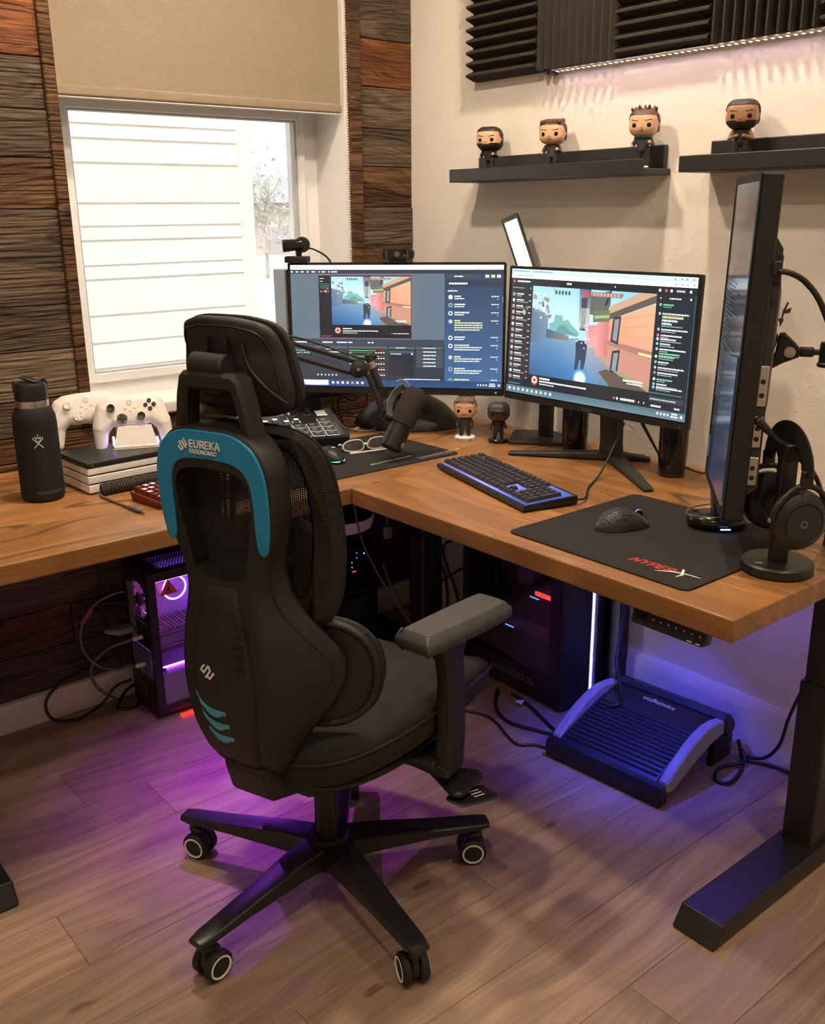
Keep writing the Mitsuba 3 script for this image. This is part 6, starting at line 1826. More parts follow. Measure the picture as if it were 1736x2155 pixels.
for s in (-1, 1):
    tilt = 0.10
    Mc = Mhs @ frame((s * 0.062, 0.0, zc_), (0, 1, 0), (s, 0, -tilt))
    cup = part(hp, 'ear_cup', lathe([(0.050, -0.004), (0.0515, 0.0), (0.0515, 0.012), (0.042, 0.021), (0.036, 0.024), (0.0345, 0.0225), (0.0, 0.0225)], 40, 0.96, 1.06), 'm_black', 40, M=Mc)
    part(cup, 'ear_pad', lathe([(0.020, -0.006), (0.024, -0.020), (0.034, -0.025), (0.047, -0.020), (0.0515, -0.009), (0.047, -0.002), (0.03, -0.002)], 36, 0.96, 1.06), 'm_black_matte', 60, M=Mc)
    part(cup, 'ear_mesh', cyl(0.022, -0.008, -0.006, 24), 'm_black_matte', M=Mc)
    part(cup, 'cap_disc', lathe([(0.034, 0.0215), (0.0335, 0.0240), (0.0, 0.0243)], 36, 0.96, 1.06), 'm_dark', 40, M=Mc)
    part(cup, 'emblem', mv(lathe([(0.004, 0), (0.004, 0.0005), (0.0075, 0.0005), (0.0075, 0)], 18), Mc @ frame((0, 0, 0.0243))), 'm_midgrey', False)
    part(cup, 'yoke', tube([Mhs[:3, 3] + Mhs[:3, :3] @ A(s * q, yv, zc_ + zv) for q, yv, zv in ((0.074, -0.055, 0.004), (0.077, -0.048, 0.030), (0.076, -0.024, 0.058), (0.075, 0.0, 0.066), (0.076, 0.024, 0.058), (0.077, 0.048, 0.030), (0.074, 0.055, 0.004))], 0.0052, 8), 'm_black', 60)
    part(cup, 'pivot_bolt', mv(cyl(0.0045, 0, 0.003, 14), Mhs @ frame((s * 0.073, -0.058, zc_ + 0.004), (1, 0, 0), (0, -1, 0))), 'm_steel')
    part(hp, 'slider', mv(hull(*[rbox(-0.005, 0.005, -0.011, 0.011, z, z + 0.004, 0.002, 1).vertices + A(x, 0, 0) for x, z in ((s * 0.076, zc_ + 0.060), (s * 0.079, zc_ + 0.090))]), Mhs), 'm_black')
arc = [(0.0800 * math.cos(a), 0.0, zc_ + 0.082 + (0.066 if True else 0) * math.sin(a) ** 0.9) for a in np.linspace(0.0, PI, 17)]
arc = [(x, y, z) for x, y, z in arc]
part(hp, 'headband', mv(tube(arc, 1.0, 8, 3, sect=[(0.0022 * a, 0.0175 * bq) for a, bq in ((1, 0.9), (0.5, 1), (-0.5, 1), (-1, 0.9), (-1, -0.9), (-0.5, -1), (0.5, -1), (1, -0.9))]), Mhs), 'm_black', 40)
arc2 = [(0.067 * math.cos(a), 0.0, zc_ + 0.086 + 0.050 * math.sin(a)) for a in np.linspace(0.1, PI - 0.1, 15)]
part(hp, 'suspension_strap', mv(tube(arc2, 1.0, 8, 3, sect=[(0.0012 * a, 0.013 * bq) for a, bq in ((1, 0.9), (0.5, 1), (-0.5, 1), (-1, 0.9), (-1, -0.9), (-0.5, -1), (0.5, -1), (1, -0.9))]), Mhs), 'm_black_gloss', 40)

# clamp and camera head behind the tall monitor, its cables
cl = thing('clamp_mount', 'black spring clamp with a ball-head knob behind the portrait monitor', 'clamp')
q0 = A(1.80, 1.012, 1.130)
lx_ = unit(A(0.55, -0.83, 0))            # to the right as the camera sees it
Mq = frame(q0, lx_, unit(A(-0.83, -0.55, 0.0)))
if np.dot(Mq[:3, 1], (0, 0, 1)) < 0:
    Mq = Mq @ np.diag([1, -1, -1, 1.0])
part(cl, 'jaw', mv(ext(Polygon([(-0.021, 0.036), (-0.012, 0.038), (0.012, 0.016), (0.022, 0.004), (0.018, -0.010), (-0.010, -0.022), (-0.030, -0.034), (-0.036, -0.030), (-0.026, 0.0)]), 0.018, 0.003, -0.009), Mq), 'm_black', 30)
part(cl, 'jaw', mv(ext(Polygon([(-0.026, 0.036), (-0.022, 0.030), (-0.040, -0.034), (-0.045, -0.030)]), 0.030, 0.001, -0.015), Mq), 'm_black', 30)
part(cl, 'bolt', mv(lathe([(0.0112, 0.008), (0.0112, 0.0115), (0.0095, 0.012), (0.0, 0.012)], 24), Mq), 'm_steel')
part(cl, 'arm', merge(mv(rbox(0.018, 0.046, -0.009, 0.010, -0.008, 0.008, 0.004), Mq), mv(rbox(0.040, 0.058, -0.005, 0.006, -0.006, 0.006, 0.003), Mq)), 'm_black')
part(cl, 'ball_head', lathe([(0.0165, -0.028), (0.019, -0.026), (0.019, -0.021), (0.0165, -0.019), (0.0165, 0.017), (0.015, 0.0205), (0.0, 0.0205)], 30), 'm_black', 40, M=frame(q0 + lx_ * 0.072))
part(cl, 'thumb_screw', merge(mv(ext(Polygon([(-0.024, 0.088), (-0.018, 0.080), (-0.004, 0.086), (-0.006, 0.076), (-0.016, 0.074)]), 0.006, 0.001, -0.003), Mq), rod(q0 + Mq[:3, :3] @ A(-0.022, 0.05, 0), q0 + Mq[:3, :3] @ A(-0.018, 0.078, 0), 0.0018, 8), rod(q0 + Mq[:3, :3] @ A(-0.018, 0.078, 0), q0 + Mq[:3, :3] @ A(-0.011, 0.096, 0), 0.002, 8), mv(ext(Polygon([(-0.028, 0.066), (-0.016, 0.064), (-0.018, 0.056), (-0.024, 0.056)]), 0.006, 0.001, -0.003), Mq)), 'm_thumb', 30, 'brown wing screw')
part(cl, 'rail', mv(rbox(-0.050, -0.044, -0.050, 0.060, -0.006, 0.006, 0.001, 1), Mq @ frame((0, 0, 0), (1, -0.16, 0))), 'm_midgrey')
pw = MV[:3, 3] + MV[:3, :3] @ A(0.190, 0.148, back - 0.006)
solo('power_cable', 'thick black power cable arching from the portrait monitor plug', 'cable', tube([pw, pw + A(0.012, -0.016, -0.003), (1.600, 0.882, 1.280), (1.622, 0.860, 1.240), (1.655, 0.845, 1.16), (1.72, 0.838, 0.98), (1.84, 0.85, 0.80), (1.96, 0.90, DT + 0.006), (2.08, 1.02, DT + 0.006)], 0.0052, 10), 'm_wire', True)
pv = MV[:3, 3] + MV[:3, :3] @ A(0.172, -0.118, back - 0.008)
vc = thing('video_cable', 'black video cable plugged in above the headphones', 'cable')
part(vc, 'plug', hull(ball(pv, 0.009, sub=1).vertices, ball(pv + A(0.012, -0.02, -0.022), 0.006, sub=1).vertices), 'm_black')
part(vc, 'cord', tube([pv + A(0.010, -0.016, -0.018), pv + A(0.03, -0.05, -0.052), pv + A(0.06, -0.09, -0.10), pv + A(0.10, -0.10, -0.20), pv + A(0.18, -0.06, -0.262), pv + A(0.32, 0.0, -0.274)], 0.0042, 8), 'm_wire', True)

# control panel under the desk edge
cpn = thing('desk_controller', 'black button panel fixed under the front edge of the standing desk', 'controller')
Mcp = frame((1.362, 1.022, 0.689), (0, -1, 0), unit(A(-1, 0, 0.28)))
part(cpn, 'body', ext(Polygon([(0.004, -0.017), (0.0, -0.012), (0.0, 0.014), (0.004, 0.018), (0.156, 0.018), (0.160, 0.012), (0.160, -0.008), (0.150, -0.017)]), 0.018, 0.002, -0.016), 'm_black', 30, M=Mcp)
part(cpn, 'mount', bx(1.364, 1.384, 0.872, 1.016, 0.69, DB), 'm_black')
part(cpn, 'display', bx(0.008, 0.036, -0.008, 0.010, 0.0018, 0.0024), 'm_screen', False, M=Mcp)
for k in range(7):
    x = 0.049 + 0.0165 * k
    bk = part(cpn, 'button', mv(lathe([(0.0065, 0.001), (0.0065, 0.0035), (0.0055, 0.0042), (0.0, 0.0042)], 16, 1, 1.25), (x, 0.001 - (0.003 if k > 4 else 0), 0)), 'm_rubber', M=Mcp)
    part(bk, 'mark', mv(bx(-0.0011, 0.0011, -0.0011, 0.0011, 0.0042, 0.0046), (x, 0.001, 0)), 'm_light_print', False, M=Mcp)
for k in range(2):
    part(cpn, 'print', bx(0.123 + 0.018 * k, 0.134 + 0.016 * k, -0.0145, -0.0125, 0.0018, 0.0023), 'm_light_print', False, M=Mcp)

# ------------------------------------------------------------------ shelves, toys, foam, LED strip on the white wall


def shelf(y0, y1, label):
    t = thing('wall_shelf', label, 'shelf', 'black picture ledges')
    part(t, 'back_rail', rbox(XW - 0.018, XW - 0.0005, y0 + 0.012, y1 - 0.012, 1.490, 1.560, 0.002, 1), 'm_shelf', 30)
    part(t, 'board', rbox(2.042, XW - 0.001, y0 + 0.001, y1 - 0.001, 1.487, 1.502, 0.002, 1), 'm_shelf', 30)
    part(t, 'front_lip', rbox(2.038, 2.052, y0 + 0.0, y1 - 0.0, 1.487, 1.524, 0.002, 1), 'm_shelf', 30)
    return t


shelf(1.590, 2.300, 'left black wall ledge with three figurines on it')
shelf(0.780, 1.478, 'right black wall ledge with a single bearded figurine on it')


def figurine(x, y, z, yaw, s, label, skin, hair, cloth, style, base=None, tall=None, legs='m_dark'):
    """A big-headed vinyl toy figure; s: head width."""
    t = thing('figurine', label, 'figurine', 'vinyl toy figures')
    M = frame((x, y, z), (math.cos(yaw), math.sin(yaw), 0), (0, 0, 1)) @ np.diag([s, s, s, 1.0])     # local x: where it looks
    zb = 0.0
    if base:
        part(t, 'base', lathe([(0.46, 0.0), (0.48, 0.03), (0.48, 0.15), (0.44, 0.20), (0.0, 0.20)], 36), base, 35, M=M)
        zb = 0.20
    L = 0.42 if base else 0.66
    for sy in (-1, 1):
        lg = part(t, 'leg', hull(ball((0, sy * 0.13, zb + L), 0.12, sub=2).vertices, ball((0.0, sy * 0.16, zb + 0.10), 0.09, sub=2).vertices), legs, 60, M=M)
        part(lg, 'shoe', hull(ball((0.08, sy * 0.17, zb + 0.05), 0.085, 1.2, 1, 0.6, sub=2).vertices, ball((-0.03, sy * 0.165, zb + 0.05), 0.08, 1, 1, 0.6, sub=2).vertices), 'm_white' if style == 'scarf' else 'm_black', 60, M=M)
    part(t, 'torso', hull(ball((0, 0, zb + L + 0.02), 0.20, 0.8, 1.05, 0.8, sub=2).vertices, ball((0, 0, zb + L + 0.34), 0.20, 0.75, 1.25, 0.7, sub=2).vertices), cloth, 60, M=M)
    for sy in (-1, 1):
        hand = (0.27, sy * 0.34, zb + L + 0.10) if (sy < 0 or style == 'still') else (0.34, 0.30, zb + L + 0.22)
        if style == 'still':
            hand = (0.14, sy * 0.33, zb + L + 0.0)
        if style == 'folded':
            hand = (0.25, sy * 0.12, zb + L + 0.20)
        am_ = part(t, 'arm', merge(hull(ball((0, sy * 0.25, zb + L + 0.34), 0.085, sub=1).vertices, ball((0.04, sy * 0.36, zb + L + 0.14), 0.07, sub=1).vertices), hull(ball((0.04, sy * 0.36, zb + L + 0.14), 0.07, sub=1).vertices, ball(hand, 0.055, sub=1).vertices)), cloth if style != 'folded' else skin, 60, M=M)
        part(am_, 'hand', ball(hand, 0.072, 1.1, 0.9, 0.9, sub=2), skin if style in ('beard', 'scarf', 'folded', 'plain') else 'm_black', 60, M=M)
    zh = zb + L + 0.86
    head = lambda k, c, zz=0.90: pillow(np.array(rrect(1.0 * k, 0.86 * k * zz / 0.90, 0.30 * k, 6)), 0.46 * k, 0.42 * k, None, 8, 3.2)
    hd_ = part(t, 'head', mv(head(1.0, 0), (0, 0, zh)), skin, 60, M=M)
    for sy in (-1, 1):
        part(hd_, 'ear', ball((-0.02, sy * 0.50, zh - 0.06), 0.09, 0.6, 0.5, 1, sub=2), skin, 60, M=M)
        part(hd_, 'eye', ball((0.375, sy * 0.24, zh - 0.07), 0.098, 0.45, 1, 1, sub=2), 'm_eye', 60, M=M)
        part(hd_, 'eyebrow', hull(ball((0.405, sy * 0.14, zh + 0.07), 0.022, sub=1).vertices, ball((0.375, sy * 0.33, zh + 0.10), 0.022, sub=1).vertices), hair, 60, M=M)
    part(hd_, 'nose', ball((0.425, 0, zh - 0.14), 0.035, sub=1), skin, 60, M=M)
    part(hd_, 'mouth', hull(ball((0.405, -0.07, zh - 0.25), 0.014, sub=1).vertices, ball((0.405, 0.07, zh - 0.25), 0.014, sub=1).vertices), 'm_hair_dark', M=M)
    hm = head(1.07, 0)
    hv = solid(mv(hm, (-0.02, 0, zh + 0.01)))
    cut = [(0.0, -2.0), (2, -2)]
    front = 0.30 if style not in ('helmet',) else 0.20
    keep = unsolid(hv - solid(rbox(0.10, 1.0, -1, 1, zh - 1.0, zh + front - 0.02, 0.02, 1)) - solid(rbox(-0.10, 0.2, -1, 1, zh - 1.0, zh + 0.12, 0.02, 1)) - solid(rbox(-1, 0.0, -1, 1, zh - 1.0, zh - 0.28, 0.02, 1)))
    part(hd_, 'hair' if style != 'helmet' else 'cap', keep, hair, 50, M=M)
    if style == 'plain' or style == 'still':
        for k in range(5):
            part(hd_, 'hair_lock', hull(ball((0.30, -0.34 + 0.17 * k, zh + 0.36), 0.10, sub=1).vertices, ball((-0.25, -0.26 + 0.15 * k, zh + 0.46), 0.09, sub=1).vertices), hair, 60, M=M)
    if style == 'scarf':
        for k in range(7):
            a = -1.1 + 0.37 * k
            part(hd_, 'hair_lock', hull(ball((-0.02, 0.36 * math.sin(a), zh + 0.36), 0.12, sub=1).vertices, ball((0.10 - 0.16 * (k % 2), 0.5 * math.sin(a), zh + 0.50 + 0.10 * math.cos(a * 1.4)), 0.035, sub=1).vertices), hair, 60, M=M)
        part(t, 'scarf', mv(lathe([(0.20, -0.07), (0.30, -0.03), (0.30, 0.04), (0.20, 0.08)], 24, 0.85, 1.1), (0, 0, zb + L + 0.42)), 'm_cloth_green', 60, M=M)
    if style in ('beard', 'folded'):
        bd = unsolid(solid(mv(head(1.035, 0), (0.0, 0, zh - 0.005))) ^ solid(rbox(-0.02, 1.0, -1, 1, zh - 0.6, zh - 0.20, 0.02, 1)))
        part(hd_, 'beard', unsolid(solid(bd) - solid(rbox(0.2, 1.0, -0.16, 0.16, zh - 0.24, zh - 0.12, 0.02, 1))), hair, 50, M=M)
    if style == 'beard':
        part(hd_, 'long_hair', unsolid(solid(mv(head(1.10, 0), (-0.04, 0, zh - 0.04))) ^ solid(rbox(-1, -0.06, -1, 1, zh - 0.55, zh + 0.6, 0.02, 1))), hair, 50, M=M)
    if style == 'helmet':
        part(hd_, 'cap_brim', mv(lathe([(0.46, 0.0), (0.57, -0.02), (0.59, 0.0), (0.57, 0.03), (0.46, 0.05)], 32, 1.0, 0.96), (-0.01, 0, zh + 0.13)), hair, 50, M=M)
    return t


Lk = math.radians(217)
figurine(2.098, 2.190, 1.5022, math.radians(205), 0.069, 'toy figure with long dark hair and beard, leftmost on the left ledge', 'm_skin', 'm_hair_dark', 'm_black', 'beard')
figurine(2.098, 1.940, 1.5022, math.radians(205), 0.069, 'toy figure with short brown hair in the middle of the left ledge', 'm_skin', 'm_hair', 'm_cloth_grey', 'plain')
figurine(2.098, 1.632, 1.5022, math.radians(205), 0.070, 'toy figure with tousled hair and green scarf, rightmost on the left ledge', 'm_skin', 'm_hair', 'm_cloth_grey', 'scarf')
figurine(2.098, 1.354, 1.5022, math.radians(205), 0.070, 'toy figure with cropped hair and folded arms on the right ledge', 'm_skin_tan', 'm_hair_dark', 'm_dark', 'folded')
figurine(1.916, 2.089, DT, math.radians(222), 0.065, 'toy figure with fair hair on a white disc below the corner monitor', 'm_skin', 'm_hair_fair', 'm_cloth_grey', 'still', 'm_white')
figurine(1.968, 2.000, DT, math.radians(222), 0.061, 'toy figure with a dark round cap on a black disc by the lamp base', 'm_skin_dark', 'm_cloth_grey', 'm_dark', 'helmet', 'm_black_gloss')
part('figurine_004', 'base_print', oncyl(text('AR GCSR CISM', 0.0052, 0.0006, True, center=True), 0.0312, math.radians(222), 0.0055), 'm_dim_print', False, M=frame((1.916, 2.089, DT)))

FZ0, FZ1, FW = 1.774, 2.08, 0.2785


def foam_panel(yr, upright, k):
    """A square of wedge foam whose right edge is at y = yr."""
    h = FZ1 - FZ0
    n = 10
    prof_ = [(0.0, 0.0)]
    for i in range(n):
        prof_ += [((i + 0.06) * h / n, 0.018), ((i + 0.40) * h / n, 0.048), ((i + 0.58) * h / n, 0.048), ((i + 0.94) * h / n, 0.018)]
    prof_ += [(h, 0.0)]
    prof_ = [(a * (FW / h if upright else 1), d) for a, d in prof_]
    m = ext(Polygon(prof_), FW - 0.001 if not upright else h, 0)
    M = np.eye(4)
    if upright:       # ridges run up: profile along y, extruded along z
        M[:3, 0], M[:3, 1], M[:3, 2], M[:3, 3] = (0, 1, 0), (-1, 0, 0), (0, 0, 1), (XW - 0.0005, yr, FZ0)
    else:             # ridges run along y: profile along z
        M[:3, 0], M[:3, 1], M[:3, 2], M[:3, 3] = (0, 0, 1), (-1, 0, 0), (0, 1, 0), (XW - 0.0005, yr, FZ0)
    m = flipfix(mv(m, M))
    solo('foam_panel', ('leftmost black wedge foam panel on the white wall, ridges level', 'black wedge foam panel with upright ridges, second from the left', 'black wedge foam panel with level ridges over the left ledge end', 'black wedge foam panel with upright ridges above the right ledge', 'black wedge foam panel at the top right picture corner')[k], 'acoustic panel', m, 'm_foam', False, 'acoustic foam panels')


for k in range(5):
    foam_panel(2.315 - FW * (k + 1), k % 2 == 1, k)
le = thing('led_strip', 'pinkish white LED strip under the foam panels', 'light strip')
part(le, 'tape', bx(XW - 0.030, XW - 0.0005, 0.92, 1.992, 1.7705, 1.7735), 'm_white', False)
part(le, 'end_clip', rbox(XW - 0.032, XW - 0.0005, 1.985, 2.006, 1.762, 1.774, 0.002, 1), 'm_black')
for y in np.arange(0.935, 1.98, 0.0185):
    key = part(le, 'led', mk([(XW - 0.026, y - 0.003, 1.7680), (XW - 0.026, y + 0.003, 1.7680), (XW - 0.018, y + 0.003, 1.7668), (XW - 0.018, y - 0.003, 1.7668)], [(0, 1, 2), (0, 2, 3)]), 'm_white', False)
    scene[key]['emitter'] = glow((1.0, 0.62, 0.95), 48.0, 0.10)

# ------------------------------------------------------------------ under the desks: violet-lit tower
PURPLE, BLUE = (0.46, 0.07, 1.0), (0.20, 0.13, 1.0)
t1 = thing('computer_tower', 'small black computer tower glowing violet behind a glass side, under the left desk', 'computer')
X1, X2, Y1, Y2, H1 = 1.010, 1.400, 2.400, 2.565, 0.450
for x in (X1 + 0.04, X2 - 0.04):
    for y in (Y1 + 0.03, Y2 - 0.03):
        part(t1, 'foot', mv(cyl(0.014, 0, 0.016, 14, 0.002), (x, y, 0)), 'm_rubber')
w_ = 0.004
part(t1, 'frame', merge(bx(X1, X2, Y1, Y2, 0.015, 0.03), bx(X1, X2, Y2 - w_, Y2, 0.03, H1), bx(X2 - 0.01, X2, Y1, Y2, 0.03, H1),
     bx(X1, X1 + 0.024, Y1, Y1 + 0.014, 0.03, H1), bx(X2 - 0.03, X2, Y1, Y1 + 0.014, 0.03, H1), bx(X1, X2, Y1, Y1 + 0.014, H1 - 0.026, H1), bx(X1, X2, Y1, Y1 + 0.010, 0.015, 0.036),
     bx(X1, X1 + 0.05, Y1, Y2, H1 - 0.008, H1), bx(X2 - 0.05, X2, Y1, Y2, H1 - 0.008, H1), bx(X1, X2, Y1, Y1 + 0.03, H1 - 0.008, H1), bx(X1, X2, Y2 - 0.025, Y2, H1 - 0.008, H1)), 'm_black', False)
part(t1, 'rear_panel', merge(bx(X1, X1 + w_, Y1, Y1 + 0.018, 0.03, H1), bx(X1, X1 + w_, Y2 - 0.020, Y2, 0.03, H1), bx(X1, X1 + w_, Y1, Y2, H1 - 0.03, H1), bx(X1, X1 + w_, Y1, Y2, 0.215, 0.285), bx(X1, X1 + w_, Y1, Y2, 0.03, 0.115)), 'm_black', False)
part(t1, 'glass_side', mk([(X1 + 0.022, Y1 + 0.003, 0.034), (X2 - 0.028, Y1 + 0.003, 0.034), (X2 - 0.028, Y1 + 0.003, H1 - 0.024), (X1 + 0.022, Y1 + 0.003, H1 - 0.024)], [(0, 1, 2), (0, 2, 3)]), 'm_pane', False)
inn = part(t1, 'motherboard', bx(X1 + 0.01, X2 - 0.08, Y2 - 0.014, Y2 - w_, 0.15, H1 - 0.03), 'm_pc_board', False)
part(t1, 'power_supply_shroud', rbox(X1 + 0.006, X2 - 0.012, Y1 + 0.016, Y2 - 0.006, 0.032, 0.132, 0.004), 'm_pc_shroud')
part(t1, 'thumb_screw', mv(cyl(0.006, 0, 0.006, 14), (X1 + 0.045, Y1 + 0.04, 0.131)), 'm_dark')
gp = part(t1, 'graphics_card', rbox(X1 + 0.008, X2 - 0.12, Y1 + 0.035, Y2 - 0.014, 0.205, 0.248, 0.004), 'm_dark', label='graphics card with a bright speckled top')
part(gp, 'card_edge', bx(X1 + 0.008, X2 - 0.12, Y1 + 0.034, Y1 + 0.036, 0.215, 0.240), 'm_midgrey', False)
part(gp, 'heat_fins', merge(*[bx(X1 + 0.012 + 0.008 * k, X1 + 0.0150 + 0.008 * k, Y1 + 0.045, Y2 - 0.02, 0.248, 0.254 + 0.003 * (k % 3)) for k in range(30)]), 'm_midgrey', False)
cool = part(t1, 'cooler', mv(lathe([(0.030, 0.0), (0.040, 0.004), (0.040, 0.04), (0.036, 0.045), (0.0, 0.045)], 36), frame((1.138, Y2 - 0.014, 0.352), (1, 0, 0), (0, -1, 0))), 'm_pc_board', 40)
key = part(cool, 'light_ring', mv(lathe([(0.0325, 0.046), (0.0325, 0.0475), (0.0385, 0.0475), (0.0385, 0.046)], 36), frame((1.138, Y2 - 0.014, 0.352), (1, 0, 0), (0, -1, 0))), 'm_keywhite', False, 'pale blue light ring')
scene[key]['emitter'] = glow((0.55, 0.55, 1.0), 1.2, 0.1)
part(cool, 'badge', mv(text('corsair', 0.008, 0.0006, True, center=True), frame((1.138, Y2 - 0.0600, 0.350), (1, 0, 0), (0, -1, 0))), 'm_light_print', False)
key = part(t1, 'light_strip', merge(bx(X1 + 0.03, X2 - 0.02, Y1 + 0.018, Y1 + 0.026, H1 - 0.034, H1 - 0.030), bx(X2 - 0.016, X2 - 0.012, Y1 + 0.03, Y2 - 0.03, 0.14, H1 - 0.04), bx(X1 + 0.03, X2 - 0.02, Y1 + 0.05, Y1 + 0.056, 0.134, 0.137)), 'm_keywhite', False, 'violet light strip inside the case')
scene[key]['emitter'] = glow((0.36, 0.05, 1.0), 26.0, 2.0)
stk = part(t1, 'sticker', mv(ext(Polygon([(-0.026, -0.018), (0.026, -0.018), (0.0, 0.027)]), 0.0008), frame((1.073, Y1 + 0.0015, 0.398), (1, 0, 0), (0, -1, 0))), 'm_sticker', False, 'red triangular warning sticker')
part(stk, 'sticker_border', mv(ext(Polygon([(-0.026, -0.018), (0.026, -0.018), (0.0, 0.027)], [[(-0.0205, -0.0148), (0.0205, -0.0148), (0.0, 0.0205)]]), 0.0004), frame((1.073, Y1 + 0.0007, 0.398), (1, 0, 0), (0, -1, 0))), 'm_red_print', False)
part(stk, 'flame_mark', mv(ext(Polygon([(-0.006, -0.004), (-0.004, -0.0095), (0.004, -0.0095), (0.006, -0.004), (0.002, 0.002), (0.001, 0.008), (-0.003, 0.002)]), 0.0004), frame((1.073, Y1 + 0.0007, 0.398), (1, 0, 0), (0, -1, 0))), 'm_maroon', False)
part(stk, 'print', mv(merge(bx(-0.012, 0.012, -0.0138, -0.0118, 0, 0.0004)), frame((1.073, Y1 + 0.0007, 0.398), (1, 0, 0), (0, -1, 0))), 'm_maroon', False)


def hexgrille(poly, step, w):
    """A sheet with hexagonal holes, as its web of short bars."""
    pg = Polygon(poly)
    x0, y0, x1, y1 = pg.bounds
    holes = []
    j = 0
    y = y0
    while y < y1:
        x = x0 + (step / 2 if j % 2 else 0)
        while x < x1:
            hx = Polygon([(x + (step - w) / 1.732 * math.sin(k * PI / 3), y + (step - w) / 1.732 * math.cos(k * PI / 3)) for k in range(6)])
            if pg.contains(hx):
                holes.append(list(hx.exterior.coords))
            x += step
        y += step * 0.866
        j += 1
    return ext(Polygon(poly, holes), 0.0015)


Mfan = frame((X1 + 0.0005, 2.4825, 0.353), (0, -1, 0), (-1, 0, 0))
k1 = part(t1, 'rear_grille', mv(hexgrille(rrect(0.128, 0.136, 0.004), 0.0088, 0.0022), Mfan), 'm_black', False)
fan = part(t1, 'fan', mv(ext(Polygon(rrect(0.122, 0.122, 0.01), [[(0.056 * math.cos(a), 0.056 * math.sin(a)) for a in np.arange(32) * PI / 16]]), 0.022), Mfan @ frame((0, 0, -0.026))), 'm_black', False)
part(fan, 'fan_hub', mv(cyl(0.021, -0.024, -0.004, 24), Mfan), 'm_black')
for k in range(7):
    a = k * 2 * PI / 7
    key = part(fan, 'blade', mv(hull([(r * math.cos(a + o), r * math.sin(a + o), z) for r in (0.02, 0.053) for o, z in ((0.0, -0.020), (0.42, -0.008))] + [(r * math.cos(a + o), r * math.sin(a + o), z + 0.0012) for r in (0.02, 0.053) for o, z in ((0.0, -0.020), (0.42, -0.008))]), Mfan), 'm_midgrey', False, 'magenta lit fan blade')
    scene[key]['emitter'] = glow((1.0, 0.16, 0.95), 1.1, 0.04)
key = part(fan, 'fan_light', mv(lathe([(0.050, -0.028), (0.050, -0.026), (0.0555, -0.026), (0.0555, -0.028)], 32), Mfan), 'm_keywhite', False, 'magenta light ring')
scene[key]['emitter'] = glow((1.0, 0.16, 0.85), 14.0, 0.6)
k1 = part(t1, 'top_grille', hexgrille([(X1 + 0.05, Y1 + 0.03), (X2 - 0.05, Y1 + 0.03), (X2 - 0.05, Y2 - 0.025), (X1 + 0.05, Y2 - 0.025)], 0.0090, 0.0030).apply_translation((0, 0, H1 - 0.002)), 'm_black', False)
key = part(t1, 'top_light', bx(X1 + 0.08, X2 - 0.08, Y1 + 0.045, Y2 - 0.04, H1 - 0.018, H1 - 0.016), 'm_keywhite', False, 'blue-violet glow under the top grille')
scene[key]['emitter'] = glow((0.20, 0.10, 1.0), 1.3, 0.4)
part(t1, 'port_shield', bx(X1 - 0.001, X1 + 0.002, Y2 - 0.062, Y2 - 0.022, 0.225, 0.40), 'm_grey', False)
for k in range(5):
    sl = part(t1, 'slot_cover', rbox(X1 - 0.002, X1 + 0.003, Y1 + 0.024, Y2 - 0.03, 0.120 + 0.0185 * k, 0.134 + 0.0185 * k, 0.001, 1), 'm_midgrey', False)
    part(sl, 'slot_screw', mv(cyl(0.0032, 0, 0.003, 10), frame((X1 - 0.001, Y1 + 0.016, 0.127 + 0.0185 * k), (0, 1, 0), (-1, 0, 0))), 'm_chrome', False)
part(t1, 'power_inlet', rbox(X1 - 0.003, X1 + 0.004, 2.47, 2.53, 0.045, 0.10, 0.002), 'm_dark')
key = part(t1, 'floor_light', bx(1.070, 1.125, 2.375, 2.392, 0.002, 0.006), 'm_red_print', False, 'red glowing bar at the bottom edge')
scene[key]['emitter'] = glow((1.0, 0.02, 0.01), 2.6, 0.1)

for n, (lb, pts, r, m, plug) in enumerate((
        ('pale cable with white plug looping from the slots of the violet tower', [(1.000, 2.455, 0.250), (0.97, 2.475, 0.240), (0.925, 2.53, 0.205), (0.895, 2.585, 0.14), (0.905, 2.59, 0.07), (0.955, 2.575, 0.02), (1.0, 2.57, 0.006)], 0.0042, 'm_wire_violet', 'm_white'),
        ('grey cable with white plug bowing out from the lower slots of the tower', [(1.000, 2.455, 0.165), (0.965, 2.475, 0.158), (0.91, 2.54, 0.150), (0.875, 2.575, 0.20), (0.88, 2.585, 0.27), (0.915, 2.565, 0.335), (0.965, 2.54, 0.365), (1.0, 2.535, 0.365)], 0.0035, 'm_wire_violet', 'm_white'),
        ('dark blue cable at the back of the tower under the desk edge', [(1.000, 2.54, 0.33), (0.95, 2.56, 0.335), (0.90, 2.59, 0.32), (0.88, 2.60, 0.26)], 0.0048, 'm_wire', 'm_red_print'))):
    t = thing('tower_cable', lb, 'cable')
    part(t, 'cord', tube(pts, r, 8), m, True)
    p = A(*pts[0])
    part(t, 'plug', rod(p + A(0.006, 0, 0.0), p + A(-0.022, 0.004, -0.002), 0.0065, 12, bev=0.0015), m if plug == 'm_red_print' else plug)
part('tower_cable_002', 'red_connector', rod((0.885, 2.598, 0.275), (0.915, 2.585, 0.318), 0.008, 10, bev=0.002), 'm_red_print', 32, 'red connector')
ad = thing('video_adapter', 'pale violet-lit display plug at the rear of the tower', 'adapter')
part(ad, 'shell', hull(rbox(0.955, 1.004, 2.505, 2.545, 0.247, 0.265, 0.004).vertices, rbox(0.930, 0.94, 2.535, 2.55, 0.250, 0.262, 0.004).vertices), 'm_speaker_grey')
